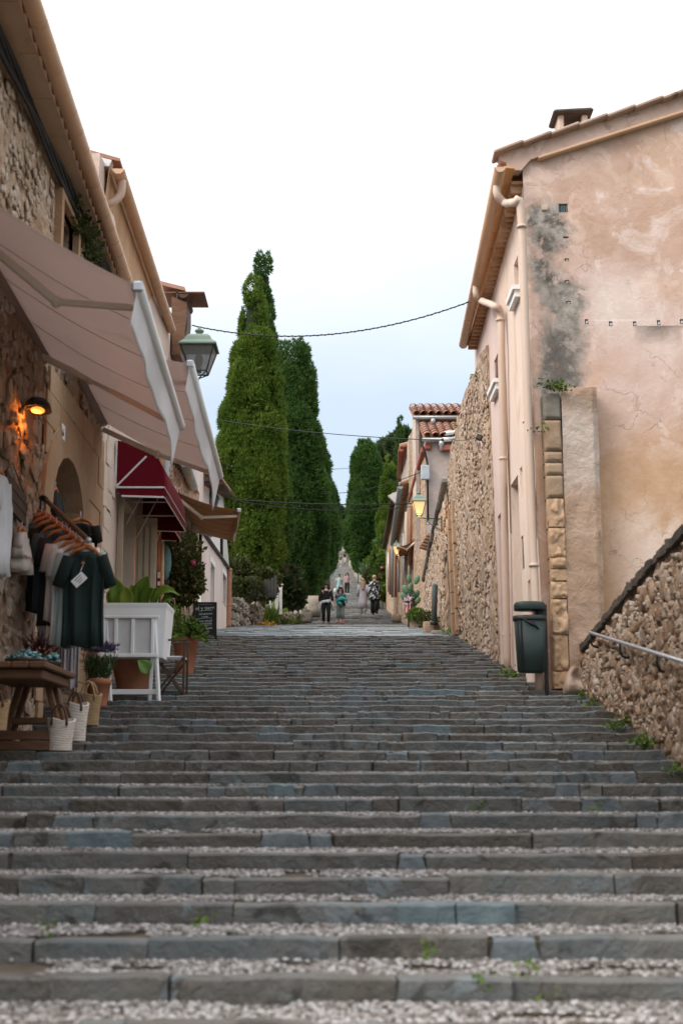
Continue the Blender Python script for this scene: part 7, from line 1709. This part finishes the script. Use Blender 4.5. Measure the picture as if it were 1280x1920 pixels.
person(638, 1171, 57.4, 1.52, 'woman in grey-teal shirt and wide trousers carrying a bundled turquoise jacket', top=(.085, .125, .135), legs=(.24, .29, .27), shoe=(.62, .06, .05), hairc=(.03, .014, .010), bottoms='crop', stride=.06, arm=(1.0, 0), extra=ex_teal)
def ex_bag(E, W_, s, J, c_):
    q = Vector(J['pmr']); m = MB(); m.ell(W_(q+Vector((-.03, 0, -.28))), (.11*s, .07*s, .17*s), 10, 7); m.tube([W_(q+Vector((0, 0, -.02))), W_(q+Vector((-.02, 0, -.15)))], .012*s, 6); m.build('held_bag', c_('bag_white', (.55, .62, .62)), E)
person(636, 1122, 103.5, 1.80, 'man in pale teal shirt and shorts carrying a white bag', top=(.30, .42, .42), legs=(.36, .46, .46), shoe=(.6, .6, .6), hair='short', hairc=(.012, .01, .01), bottoms='crop', wide=1.05, stride=.1, extra=ex_bag, skin=mat('skin_tan', [(.24, .13, .085), (.30, .17, .115)], 5, .6))
person(650.5, 1115.5, 103.2, 1.66, 'woman in pink top and black trousers walking beside the man in teal', top=(.38, .25, .28), legs=(.012, .012, .014), shoe=(.65, .7, .7), hairc=(.10, .04, .025), sleeve=None, stride=.12)
def ex_coat(E, W_, s, J, c_):
    m = MB(); m.loft([[W_((rx*math.cos(t), oy+ry*math.sin(t), z)) for t in np.linspace(0, 2*math.pi, 12, endpoint=False)] for z, rx, ry, oy in ((1.14, .03, .02, .14), (1.25, .075, .03, .135), (1.4, .10, .04, .11), (1.52, .10, .06, .07), (1.62, .09, .07, .04))]); m.build('hair_length', c_('hair_blond_long', (.42, .31, .20)), E)
person(680, 1152, 63.5, 1.60, 'woman seen from behind in a long pale lilac coat with long blond hair', back=True, coat=.30, top=(.48, .44, .49), legs=(.6, .58, .56), shoe=(.5, .45, .42), hairc=(.40, .29, .19), bottoms='wide', stride=.05, extra=ex_coat, arm=(0, .3))
floral = mat('floral_shirt', [(.012, .013, .016), (.014, .015, .018), (.02, .022, .026), (.50, .52, .55), (.6, .62, .64)], 9, .9, dist=.5, detail=1)
person(702, 1152, 62.6, 1.74, 'person seen from behind in black and white patterned shirt and wide black trousers', back=True, top=floral, coat=.80, legs=(.010, .010, .012), shoe=(.02, .02, .02), hair='short', hairc=(.46, .36, .27), bottoms='wide', stride=.09, turn=-.25, extra=lambda E, W_, s, J, c_: None)
person(638, 1063.5, 190, 1.75, 'far person in dark green top and pale shorts near the stairs top', top=(.05, .09, .07), legs=(.4, .38, .32), shoe=(.7, .7, .7), hair='short', bottoms='shorts')
person(646, 1057.5, 200, 1.72, 'far person in black top and pale trousers beside the end wall', top=(.012, .012, .013), legs=(.5, .48, .5), shoe=(.1, .1, .1), hair='short', back=True)

# ---------------------------------------------------------------- wires across the street
def wire(a, b, sag, r, label, n=24, twist=False):
    a, b = Vector(a), Vector(b); e = empty('overhead_wire', a, label, 'wire', 'wires across the street')
    f = lambda t: a+(b-a)*t-Vector((0, 0, sag*4*t*(1-t)))
    m = MB(); m.tube([f(t) for t in np.linspace(0, 1, n)], r, 6); m.build('wire', M['cable'], e)
    if twist:
        m = MB(); m.tube([f(t)+Vector((0, math.cos(t*260)*r, math.sin(t*260)*r)) for t in np.linspace(0, 1, 260)], r*.8, 4); m.build('wire_strand', M['cable'], e)
        m = MB(); m.tube([f(.945), f(.975)], r*2.4, 6); m.build('wire_joint', M['cable'], e)
wire(P(360, 610, 27), P(936, 543, 24.6), .50, .011, 'thick black twisted wire sagging between the two house rows', 40, True)
wire(P(410, 787, 44), P(850, 826, 34), .12, .011, 'thin wire crossing behind the cypresses to the white cameras')
wire(P(400, 868, 47), P(668, 876, 100), .2, .016, 'thin dark wire just above the cypress gap')
wire(P(600, 925, 60), P(800, 880, 47), .25, .012, 'thin wire rising to the right towards the tiled house')
wire(P(420, 935, 44), P(776, 944, 50), .10, .018, 'dark double wire low across the street')
wire(P(420, 935, 44.2), P(770, 950, 51), .25, .012, 'thin wire hanging just below the dark double wire')
